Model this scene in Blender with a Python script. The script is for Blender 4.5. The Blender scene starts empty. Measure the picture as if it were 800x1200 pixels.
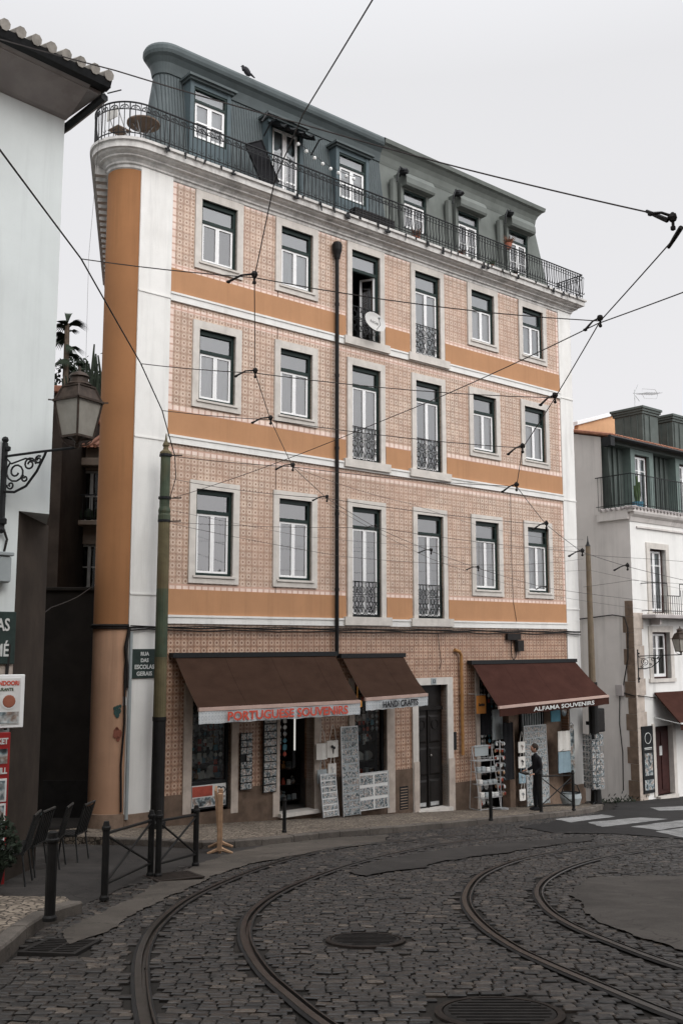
import bpy, math, random
from mathutils import Vector, Matrix
R = math.radians
random.seed(7)
S = bpy.context.scene
COL = S.collection

# ------------------------------------------------------------------ camera
EYE = 1.6
PITCH = R(7.574)
FPX = 1151.1
cam_d = bpy.data.cameras.new('camera')
cam = bpy.data.objects.new('camera', cam_d); COL.objects.link(cam)
cam.location = (0, 0, EYE)
cam.rotation_euler = (math.pi/2 + PITCH, 0, 0)
cam_d.sensor_fit = 'HORIZONTAL'; cam_d.sensor_width = 36
cam_d.lens = 36*FPX/800
cam_d.clip_start = .1; cam_d.clip_end = 2000
S.camera = cam

# ------------------------------------------------------------------ sky and light (overcast)
W = bpy.data.worlds.new('World'); S.world = W; W.use_nodes = True
nt = W.node_tree; nt.nodes.clear()
N = nt.nodes.new; L = nt.links.new
out = N('ShaderNodeOutputWorld'); bg = N('ShaderNodeBackground'); bg.inputs[1].default_value = .1
sky = N('ShaderNodeTexSky'); sky.sky_type = 'NISHITA'; sky.sun_disc = False
SUN_EL, SUN_AZ = R(38), R(141)
sky.sun_elevation = SUN_EL; sky.sun_rotation = SUN_AZ
hs = N('ShaderNodeHueSaturation'); hs.inputs['Saturation'].default_value = .15
tc = N('ShaderNodeTexCoord'); sx = N('ShaderNodeSeparateXYZ'); L(tc.outputs['Generated'], sx.inputs[0])
rp = N('ShaderNodeValToRGB'); L(sx.outputs[2], rp.inputs[0])          # cloud layer: dim low, bright towards the zenith
els = rp.color_ramp.elements
els[0].position = 0.0; els[0].color = (.86, .84, .86, 1)
els[1].position = 1.0; els[1].color = (1.35, 1.36, 1.4, 1)
for p, c in ((.28, (.80, .795, .815, 1)), (.52, (.77, .77, .79, 1)), (.7, (1.0, 1.01, 1.05, 1))):
    e = els.new(p); e.color = c
ns = N('ShaderNodeTexNoise'); ns.inputs['Scale'].default_value = 1.6; ns.inputs['Detail'].default_value = 3
L(tc.outputs['Generated'], ns.inputs['Vector'])
mr = N('ShaderNodeMapRange'); L(ns.outputs[0], mr.inputs[0]); mr.inputs[3].default_value = 9.9; mr.inputs[4].default_value = 11.3
vm = N('ShaderNodeVectorMath'); vm.operation = 'SCALE'; L(rp.outputs[0], vm.inputs[0]); L(mr.outputs[0], vm.inputs['Scale'])
mx = N('ShaderNodeMixRGB'); mx.inputs[0].default_value = .94
L(sky.outputs[0], hs.inputs['Color']); L(hs.outputs[0], mx.inputs[1]); L(vm.outputs[0], mx.inputs[2])
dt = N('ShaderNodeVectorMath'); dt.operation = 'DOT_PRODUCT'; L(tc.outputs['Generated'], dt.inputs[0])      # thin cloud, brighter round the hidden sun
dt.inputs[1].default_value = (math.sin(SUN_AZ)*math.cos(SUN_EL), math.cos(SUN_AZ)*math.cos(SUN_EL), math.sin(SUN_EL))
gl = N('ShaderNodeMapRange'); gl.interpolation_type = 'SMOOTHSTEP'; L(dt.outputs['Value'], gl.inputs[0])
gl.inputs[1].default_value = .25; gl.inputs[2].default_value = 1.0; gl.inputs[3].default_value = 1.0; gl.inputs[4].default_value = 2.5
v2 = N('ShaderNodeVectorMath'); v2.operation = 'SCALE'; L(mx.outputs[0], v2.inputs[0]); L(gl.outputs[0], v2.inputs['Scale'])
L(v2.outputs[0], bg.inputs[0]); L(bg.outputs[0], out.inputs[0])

sun_d = bpy.data.lights.new('sun', 'SUN'); sun_d.energy = .95; sun_d.angle = R(24); sun_d.color = (1, .965, .92)
sun = bpy.data.objects.new('sun', sun_d); COL.objects.link(sun)
sd = Vector((math.sin(SUN_AZ)*math.cos(SUN_EL), math.cos(SUN_AZ)*math.cos(SUN_EL), math.sin(SUN_EL)))   # direction to the sun
sun.rotation_euler = sd.to_track_quat('Z', 'Y').to_euler(); sun.location = (0, -10, 30)
vs = S.view_settings
vs.view_transform = 'Standard'; vs.look = 'None'; vs.exposure = 0; vs.gamma = 1; vs.use_curve_mapping = False

# ------------------------------------------------------------------ helpers
def gz(x, y):
    """height of the street surface: it falls away from the camera"""
    if y < 36: return -.107*y
    return -.107*36 - .01*(y-36)
def ground_at(px, py, up=0.0):
    X = (px-400)/FPX; Z = -(py-600)/FPX
    d = (X, math.cos(PITCH)-Z*math.sin(PITCH), math.sin(PITCH)+Z*math.cos(PITCH))
    t = (-EYE+up)/(d[2]+.107*d[1])
    return (d[0]*t, d[1]*t)
def ray_at(px, py, y):
    X = (px-400)/FPX; Z = -(py-600)/FPX
    d = (X, math.cos(PITCH)-Z*math.sin(PITCH), math.sin(PITCH)+Z*math.cos(PITCH))
    t = y/d[1]
    return Vector((d[0]*t, y, EYE+d[2]*t))

class MB:
    def __init__(s): s.v = []; s.f = []; s.M = None
    def add(s, vs_, fs):
        b = len(s.v)
        if s.M is not None: vs_ = [tuple(s.M @ Vector(p)) for p in vs_]
        s.v += [tuple(p) for p in vs_]; s.f += [tuple(i+b for i in f) for f in fs]
        return s
    def box(s, x0, x1, y0, y1, z0, z1):
        return s.add([(x0,y0,z0),(x1,y0,z0),(x1,y1,z0),(x0,y1,z0),(x0,y0,z1),(x1,y0,z1),(x1,y1,z1),(x0,y1,z1)],
                     [(0,3,2,1),(4,5,6,7),(0,1,5,4),(1,2,6,5),(2,3,7,6),(3,0,4,7)])
    def bev(s, x0, x1, y0, y1, z0, z1, b=.01):
        """box with chamfered vertical and horizontal edges"""
        vs_ = []
        for (z, i) in ((z0, b), (z0+b, 0), (z1-b, 0), (z1, b)):
            for (x, y) in ((x0+i+b, y0+i), (x1-i-b, y0+i), (x1-i, y0+i+b), (x1-i, y1-i-b), (x1-i-b, y1-i), (x0+i+b, y1-i), (x0+i, y1-i-b), (x0+i, y0+i+b)):
                vs_.append((x, y, z))
        fs = [tuple(range(7, -1, -1)), tuple(range(24, 32))]
        for k in range(3):
            for j in range(8):
                a = k*8+j; c = k*8+(j+1) % 8
                fs.append((a, c, c+8, a+8))
        return s.add(vs_, fs)
    def prism(s, poly, z0, z1):
        n = len(poly)
        return s.add([(p[0], p[1], z0) for p in poly]+[(p[0], p[1], z1) for p in poly],
                     [tuple(range(n-1, -1, -1)), tuple(range(n, 2*n))]+[(i, (i+1) % n, (i+1) % n+n, i+n) for i in range(n)])
    def ext(s, poly, y0, y1):
        """polygon in x,z extruded along y"""
        n = len(poly)
        return s.add([(p[0], y0, p[1]) for p in poly]+[(p[0], y1, p[1]) for p in poly],
                     [tuple(range(n)), tuple(range(2*n-1, n-1, -1))]+[((i+1) % n, i, i+n, (i+1) % n+n) for i in range(n)])
    def extx(s, poly, x0, x1):
        """polygon in y,z extruded along x"""
        n = len(poly)
        return s.add([(x0, p[0], p[1]) for p in poly]+[(x1, p[0], p[1]) for p in poly],
                     [tuple(range(n-1, -1, -1)), tuple(range(n, 2*n))]+[(i, (i+1) % n, (i+1) % n+n, i+n) for i in range(n)])
    def tube(s, pts, r, n=6, closed=False):
        pts = [Vector(p) for p in pts]; m = len(pts)
        rs = r if isinstance(r, (list, tuple)) else [r]*m
        up = None; vs_ = []
        for i, p in enumerate(pts):
            a = pts[i-1] if (i > 0 or closed) else pts[i]; b = pts[(i+1) % m] if (i < m-1 or closed) else pts[i]
            t = (b-a)
            if t.length < 1e-9: t = Vector((0, 0, 1))
            t.normalize()
            if up is None:
                up = Vector((0, 0, 1)) if abs(t.z) < .9 else Vector((1, 0, 0))
            x = t.cross(up)
            if x.length < 1e-5: x = t.orthogonal()
            x.normalize(); y = x.cross(t).normalized(); up = y
            for k in range(n):
                an = 2*math.pi*(k+.5)/n
                vs_.append(tuple(p+(x*math.cos(an)+y*math.sin(an))*rs[i]))
        fs = []
        for i in range(m if closed else m-1):
            for k in range(n):
                a = i*n+k; b = i*n+(k+1) % n; j = ((i+1) % m)*n
                fs.append((a, b, j+(k+1) % n, j+k))
        if not closed: fs += [tuple(range(n-1, -1, -1)), tuple(range((m-1)*n, m*n))]
        return s.add(vs_, fs)
    def bar(s, a, b, w, d=None):
        """square bar between two points"""
        return s.tube([a, b], w*.7071, 4)
    def lathe(s, prof, n=16, c=(0, 0, 0), rot=0):
        vs_ = []
        for (r, z) in prof:
            for k in range(n):
                a = 2*math.pi*k/n+rot
                vs_.append((c[0]+r*math.cos(a), c[1]+r*math.sin(a), c[2]+z))
        m = len(prof); fs = []
        for i in range(m-1):
            for k in range(n): fs.append((i*n+k, i*n+(k+1) % n, (i+1)*n+(k+1) % n, (i+1)*n+k))
        fs += [tuple(range(n-1, -1, -1)), tuple(range((m-1)*n, m*n))]
        return s.add(vs_, fs)
    def ring(s, c, r, t, plane='xz', n=12, k=4, a0=0, a1=2*math.pi):
        full = abs(a1-a0-2*math.pi) < 1e-6
        cnt = n if full else n+1
        pts = []
        for i in range(cnt):
            a = a0+(a1-a0)*i/n
            u, v = r*math.cos(a), r*math.sin(a)
            pts.append((c[0]+u, c[1], c[2]+v) if plane == 'xz' else ((c[0]+u, c[1]+v, c[2]) if plane == 'xy' else (c[0], c[1]+u, c[2]+v)))
        return s.tube(pts, t, k, closed=full)
    def blob(s, c, r, n=8, jit=0):
        rx, ry, rz = r if isinstance(r, tuple) else (r, r, r)
        vs_ = [(c[0], c[1], c[2]-rz)]; m = n//2
        for i in range(1, m):
            ph = -math.pi/2+math.pi*i/m
            for k in range(n):
                a = 2*math.pi*k/n; q = 1+random.uniform(-jit, jit)
                vs_.append((c[0]+rx*q*math.cos(ph)*math.cos(a), c[1]+ry*q*math.cos(ph)*math.sin(a), c[2]+rz*q*math.sin(ph)))
        vs_.append((c[0], c[1], c[2]+rz)); fs = []
        for k in range(n): fs.append((0, 1+(k+1) % n, 1+k))
        for i in range(m-2):
            for k in range(n):
                a = 1+i*n+k; b = 1+i*n+(k+1) % n
                fs.append((a, b, b+n, a+n))
        T = len(vs_)-1
        for k in range(n): fs.append((T, T-n+k, T-n+(k+1) % n))
        return s.add(vs_, fs)
    def build(s, name, mat, parent=None, smooth=False, label=None):
        me = bpy.data.meshes.new(name); me.from_pydata(s.v, [], s.f); me.update()
        if smooth:
            for p in me.polygons: p.use_smooth = True
            try: me.set_sharp_from_angle(angle=R(38))
            except Exception: pass
        me.materials.append(mat)
        o = bpy.data.objects.new(name, me); COL.objects.link(o)
        if parent is not None: o.parent = parent
        if label: o['label'] = label
        return o

def tag(o, label, cat, group=None):
    o['label'] = label; o['category'] = cat
    if group: o['group'] = group
    return o
def struct(o): o['kind'] = 'structure'; return o
def thing(name, label, cat, loc=(0, 0, 0), rz=0, group=None):
    o = bpy.data.objects.new(name, None); COL.objects.link(o)
    o.empty_display_size = .2
    o.location = loc; o.rotation_euler = (0, 0, rz)
    return tag(o, label, cat, group)
def dup(root, loc=None, rz=None, label=None, group=None, rot=None):
    def cp(o, par):
        c = o.copy(); COL.objects.link(c)
        if par is not None: c.parent = par
        for ch in [x for x in COL.objects if x.parent == o]: cp(ch, c)
        return c
    c = cp(root, None)
    if loc is not None: c.location = loc
    if rz is not None: c.rotation_euler = (0, 0, rz)
    if rot is not None: c.rotation_euler = rot
    if label: c['label'] = label
    if group: c['group'] = group
    return c

FONT = None
def text_mb(txt, size, depth=.004, xs=1.0, bold=0.0, align='CENTER', shear=0):
    """lettering as a mesh lying in x,z and facing -y"""
    cu = bpy.data.curves.new('t', 'FONT'); cu.body = txt; cu.size = size; cu.extrude = depth/2; cu.offset = bold
    cu.align_x = align; cu.shear = shear; cu.resolution_u = 3
    ob = bpy.data.objects.new('t', cu); COL.objects.link(ob)
    dg = bpy.context.evaluated_depsgraph_get(); dg.update()
    me = bpy.data.meshes.new_from_object(ob.evaluated_get(dg))
    m = MB(); m.add([(v.co.x*xs, -v.co.z, v.co.y) for v in me.vertices], [tuple(p.vertices) for p in me.polygons])
    bpy.data.objects.remove(ob); bpy.data.meshes.remove(me); bpy.data.curves.remove(cu)
    return m
def moved(m, M):
    m.v = [tuple(M @ Vector(p)) for p in m.v]; return m
T3 = Matrix.Translation
def RZ(a): return Matrix.Rotation(a, 4, 'Z')
def RX(a): return Matrix.Rotation(a, 4, 'X')
def RY(a): return Matrix.Rotation(a, 4, 'Y')

# ------------------------------------------------------------------ materials
ORD = ['first', 'second', 'third', 'fourth', 'fifth', 'sixth', 'seventh', 'eighth', 'ninth', 'tenth', 'eleventh', 'twelfth', 'thirteenth', 'fourteenth', 'fifteenth', 'sixteenth', 'seventeenth', 'eighteenth']
class NT:
    """tiny node helper"""
    def __init__(s, name, rough=.8, metal=0, spec=.3):
        s.m = bpy.data.materials.new(name); s.m.use_nodes = True; s.t = s.m.node_tree
        s.b = s.t.nodes['Principled BSDF']; s.b.inputs['Roughness'].default_value = rough
        s.b.inputs['Metallic'].default_value = metal; s.b.inputs['Specular IOR Level'].default_value = spec
        s.tc = None
    def n(s, t, **kw):
        o = s.t.nodes.new(t)
        for k, v in kw.items():
            if hasattr(o, k): setattr(o, k, v)
            else: o.inputs[k].default_value = v
        return o
    def l(s, a, b): s.t.links.new(a, b)
    def coord(s, scale=(1, 1, 1), kind='Object'):
        if s.tc is None: s.tc = s.n('ShaderNodeTexCoord')
        mp = s.n('ShaderNodeMapping'); s.l(s.tc.outputs[kind], mp.inputs[0]); mp.inputs['Scale'].default_value = scale
        return mp.outputs[0]
    def noise(s, sc, det=4, vec=None, rough=.6, dist=0):
        o = s.n('ShaderNodeTexNoise'); o.inputs['Scale'].default_value = sc; o.inputs['Detail'].default_value = det
        o.inputs['Roughness'].default_value = rough; o.inputs['Distortion'].default_value = dist
        s.l(vec if vec is not None else s.coord(), o.inputs['Vector']); return o.outputs[0]
    def ramp(s, fac, stops, interp='LINEAR'):
        o = s.n('ShaderNodeValToRGB'); s.l(fac, o.inputs[0]); e = o.color_ramp.elements; o.color_ramp.interpolation = interp
        while len(e) < len(stops): e.new(.5)
        for i, (p, c) in enumerate(stops):
            e[i].position = p; e[i].color = (c[0], c[1], c[2], 1) if isinstance(c, (tuple, list)) else (c, c, c, 1)
        return o.outputs[0]
    def mix(s, a, b, f, mode='MIX'):
        o = s.n('ShaderNodeMixRGB'); o.blend_type = mode
        for k, x in ((0, f), (1, a), (2, b)):
            if isinstance(x, (int, float)): o.inputs[k].default_value = x if k == 0 else (x, x, x, 1)
            elif isinstance(x, tuple): o.inputs[k].default_value = (x[0], x[1], x[2], 1)
            else: s.l(x, o.inputs[k])
        return o.outputs[0]
    def math(s, op, a, b=None, c=None):
        o = s.n('ShaderNodeMath'); o.operation = op
        for k, x in ((0, a), (1, b), (2, c)):
            if x is None: continue
            if isinstance(x, (int, float)): o.inputs[k].default_value = x
            else: s.l(x, o.inputs[k])
        return o.outputs[0]
    def sep(s, v):
        o = s.n('ShaderNodeSeparateXYZ'); s.l(v, o.inputs[0]); return o.outputs
    def col(s, c): s.l(c, s.b.inputs['Base Color']) if not isinstance(c, tuple) else setattr(s.b.inputs['Base Color'], 'default_value', (*c, 1)); return s
    def rough(s, r): s.l(r, s.b.inputs['Roughness']); return s
    def bump(s, h, st=.3, dist=.01):
        o = s.n('ShaderNodeBump'); o.inputs['Strength'].default_value = st; o.inputs['Distance'].default_value = dist
        s.l(h, o.inputs['Height']); s.l(o.outputs[0], s.b.inputs['Normal']); return s

def plain(name, c, rough=.7, metal=0, var=.18, sc=6, spec=.3, bump=0, kind='Object', dirt=0, dirtc=(.06, .05, .04), streak=0):
    spec = min(spec, .18) if max(c) < .2 and not metal else spec
    """colour with uneven wear"""
    k = NT(name, rough, metal, spec)
    n1 = k.noise(sc, 5, k.coord(kind=kind))
    a = tuple(x*(1-var) for x in c); b = tuple(min(1, x*(1+var)) for x in c)
    cc = k.ramp(n1, [(.3, a), (.7, b)])
    if dirt:
        n2 = k.noise(sc*.35, 6, k.coord((1, 1, .35), kind), .7)
        f = k.ramp(n2, [(.5, 0.), (.75, dirt)])
        cc = k.mix(cc, dirtc, f)
    if streak:
        n4 = k.noise(3.2, 5, k.coord((1, 1, .055), kind), .7); n5 = k.noise(.6, 3, k.coord(kind=kind))
        f = k.math('MULTIPLY', k.ramp(n4, [(.50, 0.), (.66, streak)]), k.ramp(n5, [(.35, .25), (.6, 1.)]))
        cc = k.mix(cc, tuple(x*.45 for x in c), f)
        fine = k.noise(34, 3, k.coord(kind=kind)); cc = k.mix(cc, tuple(x*.7 for x in c), k.ramp(fine, [(.6, 0.), (.75, .25)]))
    k.col(cc)
    if bump: k.bump(k.noise(sc*6, 4), bump, .01)
    return k.m

M = {}
M['white_wall'] = plain('white_render', (.73, .72, .69), .85, sc=1.5, var=.05, bump=.12, dirt=.4, dirtc=(.42, .39, .35), streak=.28)
M['orange'] = plain('ochre_render', (.41, .218, .112), .85, sc=1.2, var=.08, bump=.12, dirt=.3, dirtc=(.34, .16, .07), streak=.25)
M['corner_orange'] = plain('shaded_ochre_corner_render', (.285, .132, .055), .85, sc=.8, var=.1, bump=.12, dirt=.3, dirtc=(.17, .08, .035), streak=.35)  # ochre darkened in colour where the corner turns from the light
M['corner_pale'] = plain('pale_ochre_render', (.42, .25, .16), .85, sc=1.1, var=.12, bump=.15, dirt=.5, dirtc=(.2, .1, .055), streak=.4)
M['stone'] = plain('limestone_trim', (.56, .525, .48), .8, sc=5, var=.1, bump=.15, dirt=.3, dirtc=(.30, .27, .24), streak=.3)
M['cornice'] = plain('cornice_stone', (.56, .545, .52), .85, sc=8, var=.12, bump=.2, dirt=.75, dirtc=(.13, .12, .11), streak=.6)
M['plinth'] = plain('brown_stone_plinth', (.24, .17, .125), .85, sc=4, var=.3, bump=.3, dirt=.6, dirtc=(.08, .055, .04))
M['green_frame'] = plain('dark_green_paint', (.014, .026, .023), .4, sc=8, var=.15)
M['white_paint'] = plain('white_window_paint', (.78, .78, .77), .45, sc=8, var=.04)
M['iron'] = plain('black_iron', (.014, .015, .016), .5, sc=20, var=.3)
M['cable'] = plain('black_cable', (.018, .016, .015), .6, sc=10, var=.2)
M['wire'] = plain('copper_contact_wire', (.05, .042, .04), .45, sc=10, var=.3, metal=.3)
M['pipe_black'] = plain('black_cast_pipe', (.009, .0085, .0085), .5, sc=6, var=.3)
M['pipe_yellow'] = plain('ochre_pipe', (.30, .15, .05), .6, sc=6, var=.2)
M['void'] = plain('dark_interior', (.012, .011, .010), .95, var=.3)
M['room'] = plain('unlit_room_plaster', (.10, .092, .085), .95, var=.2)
M['sky_blue'] = plain('sky_blue_print', (.10, .26, .33), .8, var=.1)
M['blue_cloth'] = plain('pale_blue_cloth', (.22, .30, .34), .9, var=.1)
M['steel'] = plain('worn_steel', (.20, .19, .18), .32, metal=.9, sc=14, var=.25)
M['rail'] = plain('dark_rail_steel', (.075, .070, .066), .34, metal=.85, sc=14, var=.3)
M['galv'] = plain('galvanised_steel', (.45, .46, .46), .45, metal=.6, sc=14, var=.2)
M['wood_pale'] = plain('pale_pine', (.34, .215, .13), .7, sc=9, var=.25, dirt=.3, dirtc=(.2, .12, .07))
M['wood_dark'] = plain('dark_door_paint', (.016, .014, .013), .35, sc=6, var=.3)
M['maroon'] = plain('maroon_door', (.045, .018, .016), .5, sc=6, var=.25)
M['cloth_white'] = plain('white_cotton', (.62, .60, .56), .9, sc=20, var=.06)
M['paper'] = plain('white_paper', (.62, .62, .60), .8, sc=20, var=.05)
M['brown_wall'] = plain('shaded_brown_render', (.042, .032, .025), .9, sc=1.4, var=.35, bump=.3, dirt=.7, dirtc=(.018, .014, .012))  # brown render, its colour lowered to carry the alley's shade
M['dark_wall'] = plain('alley_shade_render', (.014, .012, .010), .95, sc=1.2, var=.4, bump=.3)  # near-black colour stands in for the darkness of the alley
M['back_wall'] = plain('aged_house_render', (.24, .19, .15), .9, sc=1.2, var=.3, dirt=.6, dirtc=(.03, .024, .02))
M['neighbour_white'] = plain('cool_white_render', (.66, .70, .69), .85, sc=.9, var=.06, bump=.1, dirt=.35, dirtc=(.45, .47, .46), streak=.2)
M['side_wall'] = plain('beige_render', (.60, .565, .535), .85, sc=1.0, var=.07, bump=.12, dirt=.4, dirtc=(.38, .34, .30), streak=.4)
M['terracotta'] = plain('terracotta_tile', (.30, .135, .085), .85, sc=7, var=.3, dirt=.6, dirtc=(.10, .065, .05))
M['old_tile'] = plain('weathered_tile', (.30, .28, .25), .9, sc=7, var=.3, dirt=.8, dirtc=(.06, .055, .05))
M['eave_tile'] = plain('dark_old_tile', (.05, .046, .042), .9, sc=7, var=.3)
M['soffit'] = plain('stained_soffit', (.36, .33, .32), .9, sc=2, var=.15, dirt=.7, dirtc=(.13, .10, .09))
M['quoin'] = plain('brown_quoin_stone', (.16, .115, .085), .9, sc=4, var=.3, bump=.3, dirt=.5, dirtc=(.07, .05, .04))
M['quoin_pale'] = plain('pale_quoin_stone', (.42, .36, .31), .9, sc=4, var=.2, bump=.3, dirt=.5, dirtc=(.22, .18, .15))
M['lamp_glass'] = plain('frosted_lamp_glass', (.30, .285, .25), .35, sc=5, var=.15, dirt=.4, dirtc=(.12, .10, .08))
M['lamp_iron'] = plain('brown_lamp_iron', (.05, .036, .028), .55, sc=12, var=.4)
M['pole_green'] = plain('green_pole_paint', (.052, .068, .044), .55, sc=4, var=.25, dirt=.7, dirtc=(.11, .075, .035))
M['pole_olive'] = plain('rusty_olive_pole_paint', (.105, .088, .048), .6, sc=4, var=.25, dirt=.6, dirtc=(.10, .055, .03))
M['pole_black'] = plain('black_pole_base', (.013, .0125, .012), .55, sc=6, var=.25)
M['pole_ochre'] = plain('ochre_concrete_pole', (.15, .118, .082), .7, sc=5, var=.2, dirt=.5, dirtc=(.12, .075, .04))
M['meter'] = plain('grey_meter_box', (.30, .33, .335), .6, sc=5, var=.08)
M['plate_dark'] = plain('dark_green_plate', (.028, .042, .038), .5, sc=10, var=.2)
M['letter_pale'] = plain('pale_letter_paint', (.55, .56, .54), .6, var=.05)
M['letter_red'] = plain('red_letter_print', (.52, .075, .045), .7, var=.1)
M['letter_black'] = plain('black_letter_print', (.03, .03, .032), .7, var=.1)
M['sign_red'] = plain('red_sign_print', (.27, .022, .022), .4, var=.12)
M['sign_orange'] = plain('orange_sign_print', (.50, .20, .045), .5, var=.1)
M['teal'] = plain('dark_teal_table', (.022, .036, .036), .4, var=.2)
M['skin'] = plain('skin', (.36, .20, .14), .6, var=.06)
M['clothes_black'] = plain('black_clothes', (.014, .014, .016), .9, var=.2)
M['hair'] = plain('dark_hair', (.03, .022, .017), .8, var=.2)
M['grey_hair'] = plain('grey_hair', (.12, .11, .10), .8, var=.2)
M['pot'] = plain('terracotta_pot', (.28, .10, .06), .8, var=.15)
M['blue_pot'] = plain('blue_glazed_pot', (.06, .17, .24), .35, var=.15)
M['leaf'] = plain('leaf_green', (.045, .075, .03), .7, sc=3, var=.4)
M['leaf_dark'] = plain('dark_leaf_green', (.015, .022, .013), .75, sc=2, var=.45)
M['dry_leaf'] = plain('dry_brown_plant', (.13, .06, .035), .8, sc=3, var=.4)
M['trunk'] = plain('bark', (.10, .075, .055), .9, sc=8, var=.3)
M['bulb'] = plain('white_bulb', (.72, .72, .70), .3, var=.03)
M['mans_light'] = plain('grey_green_roof_paint', (.128, .140, .128), .6, sc=2.2, var=.14, dirt=.6, dirtc=(.075, .085, .073))
M['mans_cap'] = plain('dark_green_cap_paint', (.074, .090, .092), .5, sc=2.0, var=.14, dirt=.5, dirtc=(.04, .052, .052))
M['zinc'] = plain('green_zinc_sheet', (.082, .098, .090), .5, sc=3, var=.15)
M['roof_top'] = plain('grey_roof_felt', (.10, .10, .10), .9, var=.2)
M['pastel_wall'] = plain('peach_render', (.62, .36, .20), .85, var=.06)
M['rust'] = plain('rusty_iron_plate', (.026, .020, .0165), .8, sc=9, var=.35)
M['manhole'] = plain('cast_iron_cover', (.020, .018, .0165), .8, sc=9, var=.3)
M['yarn'] = plain('souvenir_red', (.35, .07, .045), .7, var=.3)
M['speaker'] = plain('black_plastic', (.014, .014, .014), .5, var=.2)
M['bird'] = plain('dark_feathers', (.03, .03, .034), .8, var=.3)

# standing seam ribbed paint of the mansard
def ribbed():
    k = NT('ribbed_blue_green_cladding', .6)
    v = k.coord(); o = k.sep(v)
    w = k.math('FRACT', k.math('MULTIPLY', o[0], 13.0))
    rib = k.math('SMOOTH_MIN', k.math('MULTIPLY', k.math('ABSOLUTE', k.math('SUBTRACT', w, .5)), 4), 1., .4)
    n1 = k.noise(1.6, 5)
    c = k.ramp(n1, [(.3, (.058, .073, .076)), (.7, (.086, .105, .108))])
    k.col(c); k.bump(rib, .8, .03); return k.m
M['ribbed'] = ribbed()

def tile_mat(name, pitch=.161, base=(.66, .50, .41), brown=(.33, .145, .085), light=(.80, .70, .61), wear=(.40, .24, .17)):
    """square glazed tiles: pale ring with a dark centre, dark rosettes where four tiles meet"""
    k = NT(name, .38, spec=.45)
    o = k.sep(k.coord())
    x = k.math('DIVIDE', o[0], pitch); y = k.math('DIVIDE', o[2], pitch)
    fx = k.math('SUBTRACT', k.math('FRACT', x), .5); fy = k.math('SUBTRACT', k.math('FRACT', y), .5)
    ax = k.math('ABSOLUTE', fx); ay = k.math('ABSOLUTE', fy)
    rr = k.math('SQRT', k.math('ADD', k.math('MULTIPLY', fx, fx), k.math('MULTIPLY', fy, fy)))
    bx = k.math('SUBTRACT', .5, ax); by = k.math('SUBTRACT', .5, ay)
    rc = k.math('SQRT', k.math('ADD', k.math('MULTIPLY', bx, bx), k.math('MULTIPLY', by, by)))
    re_ = k.math('MINIMUM', k.math('SQRT', k.math('ADD', k.math('MULTIPLY', bx, bx), k.math('MULTIPLY', ay, ay))), k.math('SQRT', k.math('ADD', k.math('MULTIPLY', ax, ax), k.math('MULTIPLY', by, by))))
    cell = k.n('ShaderNodeCombineXYZ'); k.l(k.math('FLOOR', x), cell.inputs[0]); k.l(k.math('FLOOR', y), cell.inputs[2])
    wn = k.n('ShaderNodeTexWhiteNoise'); wn.noise_dimensions = '3D'; k.l(cell.outputs[0], wn.inputs['Vector'])
    wv = k.sep(wn.outputs['Color'])
    b0 = k.mix(tuple(c*1.06 for c in base), tuple(c*.70 for c in base), wn.outputs[0])
    b0 = k.mix(b0, brown, k.math('MULTIPLY', wv[1], .22))
    line = k.math('GREATER_THAN', k.math('MAXIMUM', ax, ay), .455)
    c = k.mix(b0, brown, k.math('MULTIPLY', line, .28))
    ringm = k.math('MULTIPLY', k.math('LESS_THAN', rr, .34), k.math('GREATER_THAN', rr, .19))
    c = k.mix(c, light, k.math('MULTIPLY', ringm, .75))
    c = k.mix(c, tuple(q*.62 for q in brown), k.math('MULTIPLY', k.math('LESS_THAN', rr, .13), .80))
    c = k.mix(c, tuple(q*.75 for q in brown), k.math('MULTIPLY', k.math('LESS_THAN', rc, .165), .60))
    c = k.mix(c, tuple(q*.8 for q in brown), k.math('MULTIPLY', k.math('LESS_THAN', re_, .115), .62))
    n2 = k.noise(.9, 6, k.coord((1, 1, .5)), .65)
    c = k.mix(c, wear, k.ramp(n2, [(.38, 0.), (.68, .5)]))
    n3 = k.noise(5, 4)
    c = k.mix(c, light, k.ramp(n3, [(.52, 0.), (.8, .4)]))
    k.col(c); k.rough(k.ramp(n2, [(.3, .3), (.7, .55)]))
    return k.m
def border_mat():
    k = NT('border_tiles', .4, spec=.45); o = k.sep(k.coord())
    fx = k.math('ABSOLUTE', k.math('SUBTRACT', k.math('FRACT', k.math('DIVIDE', o[0], .161)), .5)); fy = k.math('ABSOLUTE', k.math('SUBTRACT', k.math('FRACT', k.math('DIVIDE', o[2], .161)), .5))
    g_ = k.math('GREATER_THAN', k.math('MAXIMUM', fx, fy), .38)
    c = k.mix((.76, .62, .54), (.40, .19, .12), k.math('MULTIPLY', g_, .7)); c = k.mix(c, (.5, .32, .24), k.ramp(k.noise(4, 4), [(.4, 0.), (.7, .5)])); k.col(c); return k.m
M['tile'] = tile_mat('glazed_pattern_tiles', base=(.52, .385, .295), brown=(.27, .14, .085), light=(.65, .535, .435))
M['tile_low_shaded'] = tile_mat('shaded_pattern_tiles', base=(.44, .27, .18), brown=(.16, .065, .035), light=(.56, .43, .33), wear=(.22, .12, .08))  # browner tiles, colour darkened for the shade under the awnings
M['tile_border'] = border_mat()

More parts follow.
